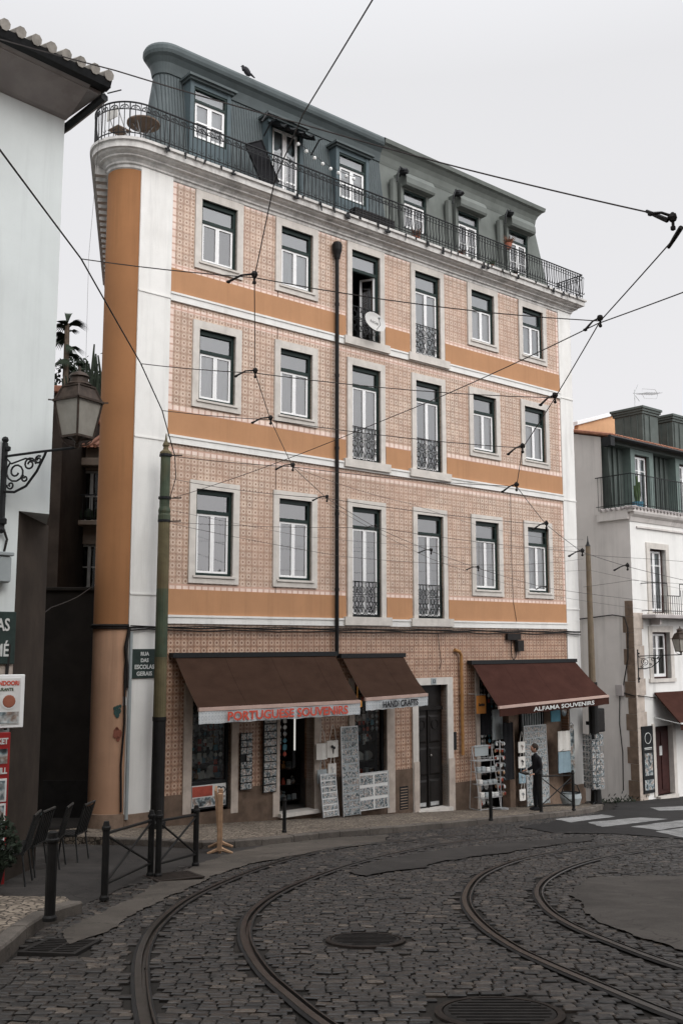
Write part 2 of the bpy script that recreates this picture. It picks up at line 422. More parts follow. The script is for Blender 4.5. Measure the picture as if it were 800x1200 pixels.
def glass_mat(name, ior=1.9, tint=(.95, .98, .99)):
    m = bpy.data.materials.new(name); m.use_nodes = True; t = m.node_tree; t.nodes.clear()
    o = t.nodes.new('ShaderNodeOutputMaterial'); tr = t.nodes.new('ShaderNodeBsdfTransparent'); gl = t.nodes.new('ShaderNodeBsdfGlossy')
    fr = t.nodes.new('ShaderNodeFresnel'); mi = t.nodes.new('ShaderNodeMixShader'); no = t.nodes.new('ShaderNodeTexNoise'); bu = t.nodes.new('ShaderNodeBump')
    tc_ = t.nodes.new('ShaderNodeTexCoord'); t.links.new(tc_.outputs['Object'], no.inputs['Vector'])
    no.inputs['Scale'].default_value = 1.5; bu.inputs['Strength'].default_value = .12; bu.inputs['Distance'].default_value = .02
    t.links.new(no.outputs[0], bu.inputs['Height']); t.links.new(bu.outputs[0], gl.inputs['Normal'])
    fr.inputs[0].default_value = ior; tr.inputs[0].default_value = (*tint, 1); gl.inputs['Roughness'].default_value = .03
    t.links.new(fr.outputs[0], mi.inputs[0]); t.links.new(tr.outputs[0], mi.inputs[1]); t.links.new(gl.outputs[0], mi.inputs[2]); t.links.new(mi.outputs[0], o.inputs[0])
    return m
M['glass'] = glass_mat('window_glass', 2.75)
M['shop_glass'] = glass_mat('shop_glass', 1.75, (.85, .87, .86))

def curtain_mat(name, a, b, sc=(5, 1, .35)):
    k = NT(name, .9)
    n1 = k.noise(2.2, 3, k.coord(sc)); k.col(k.ramp(n1, [(.32, a), (.68, b)])); return k.m
M['curtain'] = curtain_mat('white_curtain', (.78, .80, .80), (.88, .90, .90))
M['curtain_grey'] = curtain_mat('grey_curtain', (.52, .60, .62), (.64, .72, .74))
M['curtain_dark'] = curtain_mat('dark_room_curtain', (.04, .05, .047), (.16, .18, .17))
M['blind'] = curtain_mat('frosted_blind', (.56, .61, .63), (.68, .73, .75), (.5, 1, .5))

def awning_mat(name, c, stripe=(0, 0, 0)):
    k = NT(name, .9, spec=.04)
    n1 = k.noise(2.5, 5, k.coord((1, 2, 1)))
    cc = k.ramp(n1, [(.3, tuple(x*.85 for x in c)), (.7, tuple(x*1.2 for x in c))])
    o = k.sep(k.coord())
    seam = k.math('LESS_THAN', k.math('FRACT', k.math('MULTIPLY', o[0], .83)), .012)
    cc = k.mix(cc, tuple(x*.5 for x in c), k.math('MULTIPLY', seam, .7))
    k.col(cc); k.bump(k.noise(60, 2), .15, .003); return k.m
M['awning'] = awning_mat('brown_awning_canvas', (.041, .0235, .0165))
M['awning_red'] = awning_mat('maroon_awning_canvas', (.045, .020, .0155))
M['awning_edge'] = plain('pale_awning_trim', (.46, .33, .28), .7, var=.1)

def valance_mat():
    k = NT('tile_print_valance', .8)
    o = k.sep(k.coord())
    x = k.math('MULTIPLY', o[0], 13.0); y = k.math('MULTIPLY', o[2], 8.0)
    fx = k.math('SUBTRACT', k.math('FRACT', x), .5); fy = k.math('SUBTRACT', k.math('FRACT', y), .5)
    rr = k.math('SQRT', k.math('ADD', k.math('MULTIPLY', fx, fx), k.math('MULTIPLY', fy, fy)))
    m1 = k.math('LESS_THAN', k.math('ABSOLUTE', k.math('SUBTRACT', rr, .3)), .08)
    n1 = k.noise(3, 4)
    c = k.mix((.50, .52, .52), (.27, .31, .34), k.math('MULTIPLY', m1, .7)); c = k.mix(c, (.38, .37, .35), k.ramp(n1, [(.4, 0.), (.7, .5)]))
    k.col(c); return k.m
M['valance'] = valance_mat()

def cards_mat(name, scale, dark=.25, sat=1.0):
    """printed picture cards: each object gets other pictures"""
    k = NT(name, .35, spec=.4)
    oi = k.n('ShaderNodeObjectInfo')
    cmb = k.n('ShaderNodeVectorMath'); cmb.operation = 'ADD'
    sc = k.n('ShaderNodeVectorMath'); sc.operation = 'SCALE'; sc.inputs['Scale'].default_value = 40
    comb = k.n('ShaderNodeCombineXYZ'); k.l(oi.outputs['Random'], comb.inputs[0]); k.l(oi.outputs['Random'], comb.inputs[1]); k.l(comb.outputs[0], sc.inputs[0])
    k.l(k.coord(), cmb.inputs[0]); k.l(sc.outputs[0], cmb.inputs[1])
    n1 = k.n('ShaderNodeTexNoise'); n1.inputs['Scale'].default_value = scale; n1.inputs['Detail'].default_value = 3; k.l(cmb.outputs[0], n1.inputs['Vector'])
    n2 = k.n('ShaderNodeTexNoise'); n2.inputs['Scale'].default_value = scale*1.7; n2.inputs['Detail'].default_value = 4; k.l(cmb.outputs[0], n2.inputs['Vector'])
    a = k.ramp(n1.outputs[0], [(.34, (.05, .055, .06)), (.44, (.20, .26, .28)), (.51, (.55, .57, .56)), (.60, (.34, .24, .19)), (.68, (.66, .65, .61))])
    b = k.ramp(n2.outputs[0], [(.4, .25), (.62, 1.0)])
    k.col(k.mix(a, b, .8, 'MULTIPLY')); return k.m
M['card'] = cards_mat('postcard_print', 19)
M['poster'] = cards_mat('poster_print', 7)
M['goods'] = cards_mat('souvenir_goods_paint', 5)

def ground_mat(name, a, b, sc=3, bump=.4, patch=None, rough=.85, det=8):
    k = NT(name, rough, spec=.25)
    n1 = k.noise(sc, det, rough=.75, dist=.4); n2 = k.noise(75, 3, rough=.8); n3 = k.noise(.55, 6, rough=.7, dist=.8)
    c = k.ramp(n1, [(.3, a), (.72, b)])
    c = k.mix(c, tuple(x*.45 for x in a), k.ramp(n3, [(.44, 0.), (.60, .5)]))
    c = k.mix(c, tuple(x*1.7 for x in b), k.ramp(n2, [(.56, 0.), (.72, .6)]))
    c = k.mix(c, tuple(x*.4 for x in a), k.ramp(n2, [(.30, .7), (.42, 0.)]))
    vo = k.n('ShaderNodeTexVoronoi'); vo.feature = 'DISTANCE_TO_EDGE'; vo.inputs['Scale'].default_value = .9
    wv = k.n('ShaderNodeVectorMath'); wv.operation = 'ADD'; nn = k.n('ShaderNodeTexNoise'); nn.inputs['Scale'].default_value = 2.5; nn.inputs['Detail'].default_value = 5; k.l(k.coord(), nn.inputs['Vector'])
    k.l(k.coord(), wv.inputs[0]); k.l(nn.outputs['Color'], wv.inputs[1]); k.l(wv.outputs[0], vo.inputs['Vector'])
    cr = k.ramp(vo.outputs['Distance'], [(.004, 1.), (.012, 0.)])
    c = k.mix(c, tuple(x*.25 for x in a), k.math('MULTIPLY', cr, k.ramp(n1, [(.4, 0.), (.6, .9)])))
    k.col(c); k.bump(n2, bump, .006)
    return k.m
M['dirt'] = ground_mat('joint_dirt', (.011, .0095, .008), (.026, .022, .018), 5)
M['asphalt'] = ground_mat('patched_asphalt', (.026, .024, .0225), (.060, .054, .049), 1.6)
M['asphalt_dark'] = ground_mat('dark_asphalt', (.014, .013, .0125), (.028, .026, .025), 1.6)
M['concrete'] = ground_mat('worn_concrete_strip', (.066, .057, .048), (.125, .108, .091), 1.8)
M['patch'] = ground_mat('pale_asphalt_patch', (.060, .053, .047), (.112, .100, .089), 1.4)
M['crossing_paint'] = ground_mat('worn_crossing_paint', (.14, .14, .137), (.40, .40, .39), 6)
M['kerb'] = ground_mat('kerb_stone', (.085, .073, .063), (.155, .135, .115), 4)

def stone_mat():
    k = NT('basalt_setts', .62, spec=.5)
    at = k.n('ShaderNodeAttribute'); at.attribute_name = 'tone'
    n1 = k.noise(26, 5); n2 = k.noise(.45, 5, rough=.7)
    c = k.ramp(at.outputs['Fac'], [(0., (.0080, .0068, .0058)), (.35, (.0165, .0138, .0118)), (.7, (.034, .028, .023)), (1., (.105, .082, .062))])
    c = k.mix(c, k.ramp(n1, [(.3, .5), (.7, 1.35)]), 1.0, 'MULTIPLY')
    c = k.mix(c, (.050, .041, .033), k.ramp(n2, [(.54, 0.), (.72, .5)]))
    k.col(c); k.bump(n1, .5, .006); k.rough(k.ramp(k.noise(9, 3), [(.3, .32), (.7, .75)]))
    return k.m
M['setts'] = stone_mat()

def calcada(name, a, b, joint, sc=15):
    k = NT(name, .75)
    vo = k.n('ShaderNodeTexVoronoi'); vo.feature = 'DISTANCE_TO_EDGE'; vo.inputs['Scale'].default_value = sc; k.l(k.coord(), vo.inputs['Vector'])
    vc = k.n('ShaderNodeTexVoronoi'); vc.inputs['Scale'].default_value = sc; k.l(k.coord(), vc.inputs['Vector'])
    o = k.sep(vc.outputs['Color'])
    c = k.ramp(o[0], [(0., a), (1., b)])
    e = k.ramp(vo.outputs['Distance'], [(.03, 0.), (.11, 1.)])
    c = k.mix(joint, c, e)
    n3 = k.noise(.8, 5, rough=.7); c = k.mix(c, tuple(x*.5 for x in a), k.ramp(n3, [(.45, 0.), (.7, .6)]))
    k.col(c); k.bump(e, .7, .015); return k.m
M['calcada'] = calcada('limestone_mosaic', (.13, .105, .082), (.32, .265, .205), (.034, .028, .023), 12)
# ------------------------------------------------------------------ street surfaces
def sheet(name, poly, up, mat, step=None):
    """surface patch following the slope of the street"""
    bm_v = [(x, y, gz(x, y)+up) for x, y in poly]
    m = MB(); m.add(bm_v, [tuple(range(len(poly)))])
    return struct(m.build(name, mat))
def pip(x, y, poly):
    c = False; j = len(poly)-1
    for i in range(len(poly)):
        xi, yi = poly[i]; xj, yj = poly[j]
        if (yi > y) != (yj > y) and x < (xj-xi)*(y-yi)/(yj-yi)+xi: c = not c
        j = i
    return c
def ragged(poly, amp=.05, step=.25):
    """break the outline of a patch into uneven short edges"""
    o = []
    for i in range(len(poly)):
        a = Vector(poly[i]); b = Vector(poly[(i+1) % len(poly)]); n = max(1, int((b-a).length/step))
        d = (b-a); q = Vector((-d.y, d.x)).normalized() if d.length > 0 else Vector((0, 0))
        for k in range(n):
            p = a+d*k/n
            o.append(tuple(p+q*random.uniform(-amp, amp)))
    return o
g = MB(); xs = [-400, -60, -20, -8, 0, 8, 20, 60, 400]; ys = [-60, -10, 0, 10, 20, 30, 36, 60, 150, 600]
g.add([(x, y, gz(x, y)-.020) for y in ys for x in xs], [(j*9+i, j*9+i+1, (j+1)*9+i+1, (j+1)*9+i) for j in range(9) for i in range(8)])
struct(g.build('ground', M['dirt']))

PX = lambda pts, up=0: [ground_at(x, y, up) for x, y in pts]
terrace_p = [(-6.8, 10.6), (-3.4, 10.6), (-2.75, 10.7), (-2.62, 12.0), (-2.35, 13.5), (-1.95, 15.0), (-1.3, 17.0), (-.9, 18.2), (-2.2, 18.0), (-4.0, 17.6), (-6.8, 16.9)]
strip_p = PX([(70, 1092), (100, 1078), (150, 1055), (190, 1030), (235, 1013), (270, 1001), (330, 987), (400, 982), (455, 979), (450, 988), (400, 994), (335, 1005), (290, 1014), (250, 1028), (210, 1046), (160, 1070), (120, 1094), (80, 1108)])
mid_p = PX([(405, 1023), (450, 1008), (520, 997), (590, 989), (650, 984), (700, 979), (690, 986), (640, 993), (570, 1003), (520, 1010), (500, 1018), (460, 1022), (430, 1028)])
patch_p = PX([(672, 1052), (672, 1038), (700, 1030), (760, 1028), (830, 1027), (900, 1040), (900, 1120), (860, 1130), (800, 1116), (760, 1106), (730, 1095), (700, 1078), (682, 1064)])
far_p = PX([(610, 970), (690, 957), (722, 948), (720, 938), (760, 935), (860, 930), (1000, 940), (1000, 1000), (860, 990), (790, 983), (720, 978), (650, 977)])
rg2 = lambda p, a, s_: ragged(ragged(p, a, s_), a*.4, .07)
strip_r, mid_r, patch_r, far_r = rg2(strip_p, .05, .3), rg2(mid_p, .07, .3), rg2(patch_p, .07, .25), rg2(far_p, .10, .4)
sheet('terrace_paving', ragged(terrace_p, .04), .004, M['asphalt'])
sheet('gutter_strip', strip_r, .010, M['concrete'])
sheet('asphalt_patch', mid_r, .014, M['asphalt'])
sheet('asphalt_patch', patch_r, .014, M['patch'])
sheet('asphalt_road', far_r, .012, M['asphalt_dark'])
for p in ([(650, 961), (705, 955.5), (721, 958), (668, 965)], [(688, 965), (750, 959), (783, 961), (706, 970.5)],
          [(738, 970), (800, 962), (832, 965), (772, 974)], [(768, 975.5), (830, 968), (845, 978), (800, 983)], [(762, 947.5), (806, 945.5), (816, 950), (772, 951)]):
    sheet('crossing_stripe', ragged(PX(p), .025, .2), .017, M['crossing_paint'])

# rails
def smooth(pts, n=8):
    pts = [Vector(p) for p in pts]; o = []
    for i in range(len(pts)-1):
        p0 = pts[max(i-1, 0)]; p1 = pts[i]; p2 = pts[i+1]; p3 = pts[min(i+2, len(pts)-1)]
        for k in range(n):
            t = k/n
            o.append(.5*((2*p1)+(p2-p0)*t+(2*p0-5*p1+4*p2-p3)*t*t+(3*p1-p0-3*p2+p3)*t**3))
    o.append(pts[-1]); return o
RAILS = [
 [(-.35, 4.2), (-.82, 5.2), (-1.17, 6.25), (-1.48, 7.6), (-1.66, 8.7), (-1.74, 9.87), (-1.68, 11.4), (-1.36, 13.3), (-.80, 15.4), (.02, 17.3), (1.35, 18.75), (2.7, 19.95)],
 [(.75, 4.4), (.30, 5.3), (-.10, 6.25), (-.30, 6.8), (-.57, 7.64), (-.80, 8.7), (-.90, 9.6), (-.90, 10.5), (-.77, 11.58), (-.50, 12.75), (0, 14.32), (.72, 16.0), (1.9, 18.0), (3.25, 19.35), (4.6, 20.3)],
 [(3.0, 4.9), (2.45, 5.6), (2.08, 6.34), (1.79, 7.24), (1.58, 7.95), (1.43, 8.61), (1.32, 9.63), (1.33, 10.94), (1.52, 12.2), (1.87, 13.54), (2.50, 15.0), (3.2, 16.1), (4.4, 17.5), (6.2, 19.0)],
 [(3.75, 5.8), (3.1, 6.75), (2.57, 7.79), (2.27, 8.95), (2.14, 9.8), (2.13, 10.7), (2.27, 11.85), (2.62, 13.05), (3.26, 14.45), (4.07, 15.67), (5.28, 17.02), (6.6, 18.1), (8.3, 19.3)]]
rail_lab = ['grooved steel tram rail on the far left, curving round the kerb side', 'grooved steel tram rail second from the left, running on as a pale line',
            'grooved steel tram rail third from the left with the tightest bend', 'grooved steel tram rail on the far right beside the pale asphalt patch']
rail_pts = []
for lab, r in zip(rail_lab, RAILS):
    P = smooth([(x, y) for x, y in r]); rail_pts.append(P)
    prof = [(-.066, .000), (-.040, .006), (-.038, .012), (.010, .013), (.014, -.02), (.040, -.02), (.043, .010), (.054, .009), (.057, .005), (.072, .000)]
    def sweep(prof_):
        m = MB(); vs_ = []
        for i, p in enumerate(P):
            t = (P[min(i+1, len(P)-1)]-P[max(i-1, 0)]).normalized(); q = Vector((t.y, -t.x))
            for (s_, z) in prof_: vs_.append((p.x+q.x*s_, p.y+q.y*s_, gz(p.x, p.y)+z))
        n = len(prof_)
        m.add(vs_, [(i*n+k, i*n+k+1, (i+1)*n+k+1, (i+1)*n+k) for i in range(len(P)-1) for k in range(n-1)])
        return m
    t = thing('tram_rail', lab, 'tram rail', (0, 0, 0), 0, 'grooved tram rails laid in the setts')
    sweep(prof[0:2]).build('rail_bed', M['asphalt_dark'], t); sweep(prof[1:9]).build('rail_head', M['rail'], t)
    sweep(prof[8:10]).build('rail_bed', M['asphalt_dark'], t)

# manholes, grate
def cover(px, py, r, lab, grp='round iron covers in the setts'):
    x, y = ground_at(px, py)
    t = thing('manhole_cover', lab, 'manhole cover', (x, y, gz(x, y)-.024), 0, grp)
    t.rotation_euler = (-math.atan(.107), 0, 0)
    c = MB(); c.lathe([(r*.88, .0), (r*.88, .022), (r*.84, .027), (.0, .027)][:3]+[(0.01, .027)], 32)
    for k in range(-4, 5):
        w = math.sqrt(max(0, (r*.8)**2-(k*r*.18)**2))
        c.box(-w, w, k*r*.18-.012, k*r*.18+.012, .0265, .033)
    c.build('cover', M['manhole'], t)
    rr = MB(); rr.lathe([(r*1.02, -.01), (r*1.02, .022), (r*.97, .027), (r*.90, .026), (r*.90, -.01)], 32); rr.build('rim', M['rust'], t)
    return (x, y, r)
covers = [cover(585, 1186, .40, 'largest round iron manhole cover, in the foreground between the tracks'),
          cover(428, 1101, .34, 'round iron manhole cover beside the second rail, in mid street'),
          cover(300, 1003, .0, '') if 0 else None]
covers = [c for c in covers if c]
def plate(px, py, w, d, lab):
    x, y = ground_at(px, py); t = MB(); t.bev(-w/2, w/2, -d/2, d/2, 0, .022, .005)
    for i in range(5): t.box(-w/2+.05, w/2-.05, -d/2+d*(i+1)/6-.01, -d/2+d*(i+1)/6+.01, .0215, .027)
    o = t.build('iron_plate', M['rust']); o.location = (x, y, gz(x, y)+.005); o.rotation_euler = (-math.atan(.107), 0, R(25)); tag(o, lab, 'access cover')
plate(203, 1029, .62, .75, 'rusty square iron plate in the pale strip beside the crossed barrier')
x, y = ground_at(71, 1110)
gr = thing('drain_grate', 'slotted iron drain grate in the gutter below the kerb', 'drain', (x, y, gz(x, y)-.018), R(-6))
gr.rotation_euler = (-math.atan(.107), 0, R(-6))
m = MB(); m.box(-.24, .24, -.31, -.27, -.01, .028); m.box(-.24, .24, .27, .31, -.01, .028); m.box(-.24, -.20, -.27, .27, -.01, .028); m.box(.20, .24, -.27, .27, -.01, .028); m.build('frame', M['manhole'], gr)
m = MB()
for i in range(8): m.box(-.20, .20, -.26+i*.07, -.235+i*.07, -.01, .024)
m.box(-.012, .012, -.27, .27, -.01, .0235); m.build('bars', M['manhole'], gr)
GR = (x, y)
pit = MB(); pit.box(-.2, .2, -.27, .27, -.03, -.012)

# setts: every stone is real geometry
kerbL = [(-2.45, 5.6), (-2.55, 6.8), (-2.62, 7.94), (-2.72, 8.8), (-2.78, 9.4), (-2.76, 9.8), (-2.66, 10.12), (-2.62, 10.4)]
left_raised = kerbL+[(-2.9, 10.75), (-3.6, 10.8), (-6.8, 10.8), (-6.8, 5.6)]
excl = [strip_r, mid_r, patch_r, far_r, terrace_p, left_raised]
kerb_main_px = [(120, 982), (200, 985), (250, 987), (330, 981), (400, 974), (500, 966), (600, 957), (680, 949), (706, 943)]
kerb_main = PX(kerb_main_px, .12)
E2 = Vector((math.cos(R(40.05)), math.sin(R(40.05)))); NO = Vector((math.sin(R(40.05)), -math.cos(R(40.05))))
O2 = Vector((-3.593, 20.445)); ZB = -2.19
pave_main = [tuple(O2+E2*-3.2+NO*0.0)]+kerb_main+[tuple(O2+E2*14.6+NO*.15), tuple(O2+E2*14.4+NO*-1.5), tuple(O2+E2*13.8+NO*-1.5), tuple(O2+E2*13.8+NO*-.2), tuple(O2+E2*-.5+NO*-.2), tuple(O2+E2*-1.3+NO*-.8)]
excl.append(pave_main)
def boxes(poly): 
    a = [p[0] for p in poly]; b = [p[1] for p in poly]; return (min(a), max(a), min(b), max(b))
exb = [(boxes(p), p) for p in excl]; hard = [left_raised, pave_main]
allr = [p for P in rail_pts for p in P]
grid = {}
for P in rail_pts:
    for i in range(len(P)-1):
        a, b = P[i], P[i+1]
        for k in range(4):
            p = a+(b-a)*k/4; grid.setdefault((int(p.x//.25), int(p.y//.25)), []).append(p)
def near_rail(x, y, d):
    cx, cy = int(x//.25), int(y//.25)
    for i in (-1, 0, 1):
        for j in (-1, 0, 1):
            for p in grid.get((cx+i, cy+j), ()):
                if (p.x-x)**2+(p.y-y)**2 < d*d: return True
    return False
vs_, fs, tones = [], [], []
y = 3.6; row = 0
rnd = random.Random(3)
while y < 27:
    x = -5.2+rnd.random()*.2; dy = rnd.uniform(.072, .090)
    while x < 10.5:
        w = rnd.uniform(.085, .155)
        # gentle waviness of the courses
        xc = x+w/2; yc = y+dy/2+.10*math.sin(xc*.8+y*.25)+.03*math.sin(xc*2.3+y)
        x += w
        if abs(xc) > yc*.40+.8: continue
        if abs(xc-GR[0]) < .3 and abs(yc-GR[1]) < .36: continue
        if any((xc-c[0])**2+(yc-c[1])**2 < (c[2]+.07)**2 for c in covers): continue
        if near_rail(xc, yc, .10): continue
        bad = False
        for (b, p) in exb:
            if b[0]-.1 < xc < b[1]+.1 and b[2]-.1 < yc < b[3]+.1 and pip(xc, yc, p) and (p in hard or all(pip(xc+i_, yc+j_, p) for i_, j_ in ((.13, 0), (-.13, 0), (0, .13), (0, -.13)))): bad = True; break
        if bad or rnd.random() < .006: continue
        hw = w/2-.0035; hd = dy/2-.0038; z = gz(xc, yc)+rnd.gauss(0, .0035)-.004; a = rnd.gauss(0, .05); tx = rnd.gauss(0, .03); ty = rnd.gauss(0, .03)-.107
        ca, sa = math.cos(a), math.sin(a); b0 = len(vs_)
        for (f, dz) in ((1.0, -.03), (.97, -.005), (.72, .002)):
            for (sx_, sy_) in ((-1, -1), (1, -1), (1, 1), (-1, 1)):
                lx = sx_*hw*f*(1+rnd.uniform(-.06, .06)) if f > .8 else sx_*(hw-.011); ly = sy_*hd*f*(1+rnd.uniform(-.06, .06)) if f > .8 else sy_*(hd-.011)
                vs_.append((xc+lx*ca-ly*sa, yc+lx*sa+ly*ca, z+dz+lx*tx+ly*ty))
        for k in range(4):
            fs.append((b0+k, b0+(k+1) % 4, b0+4+(k+1) % 4, b0+4+k)); fs.append((b0+4+k, b0+4+(k+1) % 4, b0+8+(k+1) % 4, b0+8+k))
        fs.append((b0+8, b0+9, b0+10, b0+11))
        tones += [min(1, max(0, rnd.gauss(.45, .22)))]*12
    y += dy; row += 1
me = bpy.data.meshes.new('cobbled_road'); me.from_pydata(vs_, [], fs); me.update()
at = me.attributes.new('tone', 'FLOAT', 'POINT'); at.data.foreach_set('value', tones)
me.materials.append(M['setts']); o = bpy.data.objects.new('cobbled_road', me); COL.objects.link(o); struct(o)

# pavements and kerbs
def raised(name, poly, up, mat):
    m = MB(); n = len(poly)
    m.add([(x, y, gz(x, y)+up) for x, y in poly]+[(x, y, gz(x, y)-.05) for x, y in poly], [tuple(range(n))]+[(i, i+n, (i+1) % n+n, (i+1) % n) for i in range(n)])
    return struct(m.build(name, mat))
def inset(pts, d):
    o = []
    for i, p in enumerate(pts):
        a = Vector(pts[max(i-1, 0)]); b = Vector(pts[min(i+1, len(pts)-1)]); t = (b-a).normalized(); o.append((p[0]-t.y*d, p[1]+t.x*d))
    return o
raised('pavement', [pave_main[0]]+inset(kerb_main, .13)+pave_main[len(kerb_main)+1:], .118, M['calcada'])
raised('pavement', inset(kerbL, .13)+[(-2.9, 10.75), (-3.6, 10.8), (-6.8, 10.8), (-6.8, 5.6)], .105, M['calcada'])
def kerb(pts, top, name='kerb'):
    m = MB(); P = smooth(pts, 10); acc = 0; start = 0; seglen = .7
    cum = [0]
    for i in range(1, len(P)): cum.append(cum[-1]+(P[i]-P[i-1]).length)
    def at_(s):
        for i in range(1, len(P)):
            if cum[i] >= s: 
                f = (s-cum[i-1])/max(1e-6, cum[i]-cum[i-1]); return P[i-1]+(P[i]-P[i-1])*f
        return P[-1]
    s = 0
    while s < cum[-1]-.1:
        ln = random.uniform(.55, .85); e = min(s+ln-.012, cum[-1]); a, b = at_(s), at_(e)
        t = (b-a).normalized(); q = Vector((-t.y, t.x))
        w = .15; tz = top+random.uniform(-.006, .006); v = []
        for (p) in (a, b):
            for (s_, z) in ((0, -.06), (0, tz-.018), (.015, tz), (w, tz), (w, -.06)):
                v.append((p.x+q.x*s_, p.y+q.y*s_, gz(p.x, p.y)+z))
        m.add(v, [(0, 5, 6, 1), (1, 6, 7, 2), (2, 7, 8, 3), (3, 8, 9, 4), (4, 3, 2, 1, 0), (5, 6, 7, 8, 9)])
        s += ln
    return struct(m.build(name, M['kerb']))
kerb(kerb_main, .122); kerb(kerbL, .11)

# ------------------------------------------------------------------ the tiled corner building
A0 = R(40.05)
BL = Vector((O2.x, O2.y, ZB))
def BW(u, w, h): return Vector((O2.x+E2.x*u+NO.x*w, O2.y+E2.y*u+NO.y*w, ZB+h))
house = thing('apartment_house', 'tall corner apartment house faced in patterned tiles with ochre bands and green mansard roof', 'building', tuple(BL), A0)
# local axes: x along the front, -y out to the street, z up
PH = R(61.5)            # direction of the side wall seen from the corner
N1 = Vector((0, -1)); N2 = Vector((math.cos(PH+math.pi/2), math.sin(PH+math.pi/2)))
RC = .475; CC = Vector((-.9, RC)); V0 = CC+(N1+N2)*(RC/(1+N1.dot(N2)))
A_ST, A_EN = -math.pi/2, PH+math.pi/2-2*math.pi
def path(w, r, right=13.9, back=8.0, n=12, closeR=True):
    """outline of the house pushed out by w, corner rounded with radius r; runs from the side wall round to the right flank"""
    c = V0+(N1+N2)*((w-r)/(1+N1.dot(N2)))
    pts = [c+N2*r+Vector((math.cos(PH), math.sin(PH)))*back]
    for k in range(n+1):
        a = A_EN+(A_ST-A_EN)*k/n
        pts.append(c+Vector((math.cos(a), math.sin(a)))*r)
    pts.append(Vector((right+w, -w)))
    pts.append(Vector((right+w, back)))
    return pts
def sweep_profile(prof, name, mat, right=13.9, rfun=None, smooth_=False, parent=house, n=12):
    m = MB(); rows = [path(w, rfun(w) if rfun else max(.05, RC+w), right, n=n) for w, h in prof]; k = len(rows[0])
    m.add([(p.x, p.y, prof[j][1]) for j, r in enumerate(rows) for p in r],
          [(j*k+i, j*k+i+1, (j+1)*k+i+1, (j+1)*k+i) for j in range(len(prof)-1) for i in range(k-1)])
    return m.build(name, mat, parent, smooth_)
def wb(m, u0, u1, w0, w1, h0, h1): return m.box(u0, u1, -w1, -w0, h0, h1)

COLS = [.61+2.2*i for i in range(6)]; WW = .95
ROW = {1: (5.21, 7.07, 4.40), 2: (9.03, 10.62, 8.23), 3: (12.16, 13.62, 11.32)}
def is_door(c): return c in (2, 3)
openings = []
for fl, (b, t, d) in ROW.items():
    for c in range(6): openings.append((COLS[c], COLS[c]+WW, d if is_door(c) else b, t))
shop_open = [(.62, 1.60, .30, 2.95), (2.88, 3.86, .04, 2.95), (5.07, 6.10, -.12, 2.95), (7.17, 8.22, -.42, 2.72), (9.30, 13.26, -.95, 3.12)]
def wall_grid(m, u0, u1, h0, h1, ops, w=0.0, thick=.0):
    us = sorted(set([u0, u1]+[v for o in ops for v in o[:2] if u0 < v < u1])); hs_ = sorted(set([h0, h1]+[v for o in ops for v in o[2:] if h0 < v < h1]))
    for i in range(len(us)-1):
        for j in range(len(hs_)-1):
            cu, ch = (us[i]+us[i+1])/2, (hs_[j]+hs_[j+1])/2
            if any(o[0] < cu < o[1] and o[2] < ch < o[3] for o in ops): continue
            m.add([(us[i], -w, hs_[j]), (us[i+1], -w, hs_[j]), (us[i+1], -w, hs_[j+1]), (us[i], -w, hs_[j+1])], [(0, 1, 2, 3)])
    for o in ops:   # reveals
        a, b, c, d = max(o[0], u0), min(o[1], u1), max(o[2], h0), min(o[3], h1)
        if a >= b or c >= d: continue
        y0, y1 = -w, -w+.32
        m.add([(a, y0, c), (a, y1, c), (a, y1, d), (a, y0, d)], [(0, 1, 2, 3)]); m.add([(b, y0, c), (b, y0, d), (b, y1, d), (b, y1, c)], [(0, 1, 2, 3)])
        if c == o[2]: m.add([(a, y0, c), (b, y0, c), (b, y1, c), (a, y1, c)], [(0, 1, 2, 3)])
        if d == o[3]: m.add([(a, y0, d), (a, y1, d), (b, y1, d), (b, y0, d)], [(0, 1, 2, 3)])
m = MB(); wall_grid(m, -.13, 13.30, 4.10, 13.88, openings); m.build('tiled_wall', M['tile'], house)
m = MB(); wall_grid(m, -.13, 8.44, .70, 4.10, shop_open); wall_grid(m, 8.44, 13.30, .22, 4.10, shop_open); m.build('tiled_wall', M['tile_low_shaded'], house, label='brown tiled wall of the ground floor, darkened for awning shade')
m = MB(); wall_grid(m, -.13, 8.44, -1.6, .70, shop_open, .03); wall_grid(m, 8.44, 13.30, -1.6, .22, shop_open, .03)
for a_, b_, h_ in ((-.13, .62, .7), (1.6, 2.88, .7), (3.86, 5.07, .7), (6.1, 7.17, .7), (8.44, 9.3, .22)): m.box(a_, b_, -.03, .0, h_-.01, h_); m.build('plinth', M['plinth'], house)
# border tiles along the edges of each tile field
m = MB()
for (h0, h1) in ((4.90, 7.9), (8.70, 11.02), (11.84, 13.86)):
    for (a, b) in ((-.13, 13.3),):
        wb(m, a, b, 0, .004, h1-.11, h1)
        segs = [(-.13, COLS[2]-.19), (COLS[2]+WW+.19, COLS[3]-.19), (COLS[3]+WW+.19, 13.3)]
        for s in segs: wb(m, s[0], s[1], 0, .004, h0, h0+.11)
        wb(m, a, a+.10, 0, .0045, h0+.11, h1-.11); wb(m, b-.10, b, 0, .0045, h0+.11, h1-.11)
m.build('tile_border', M['tile_border'], house)
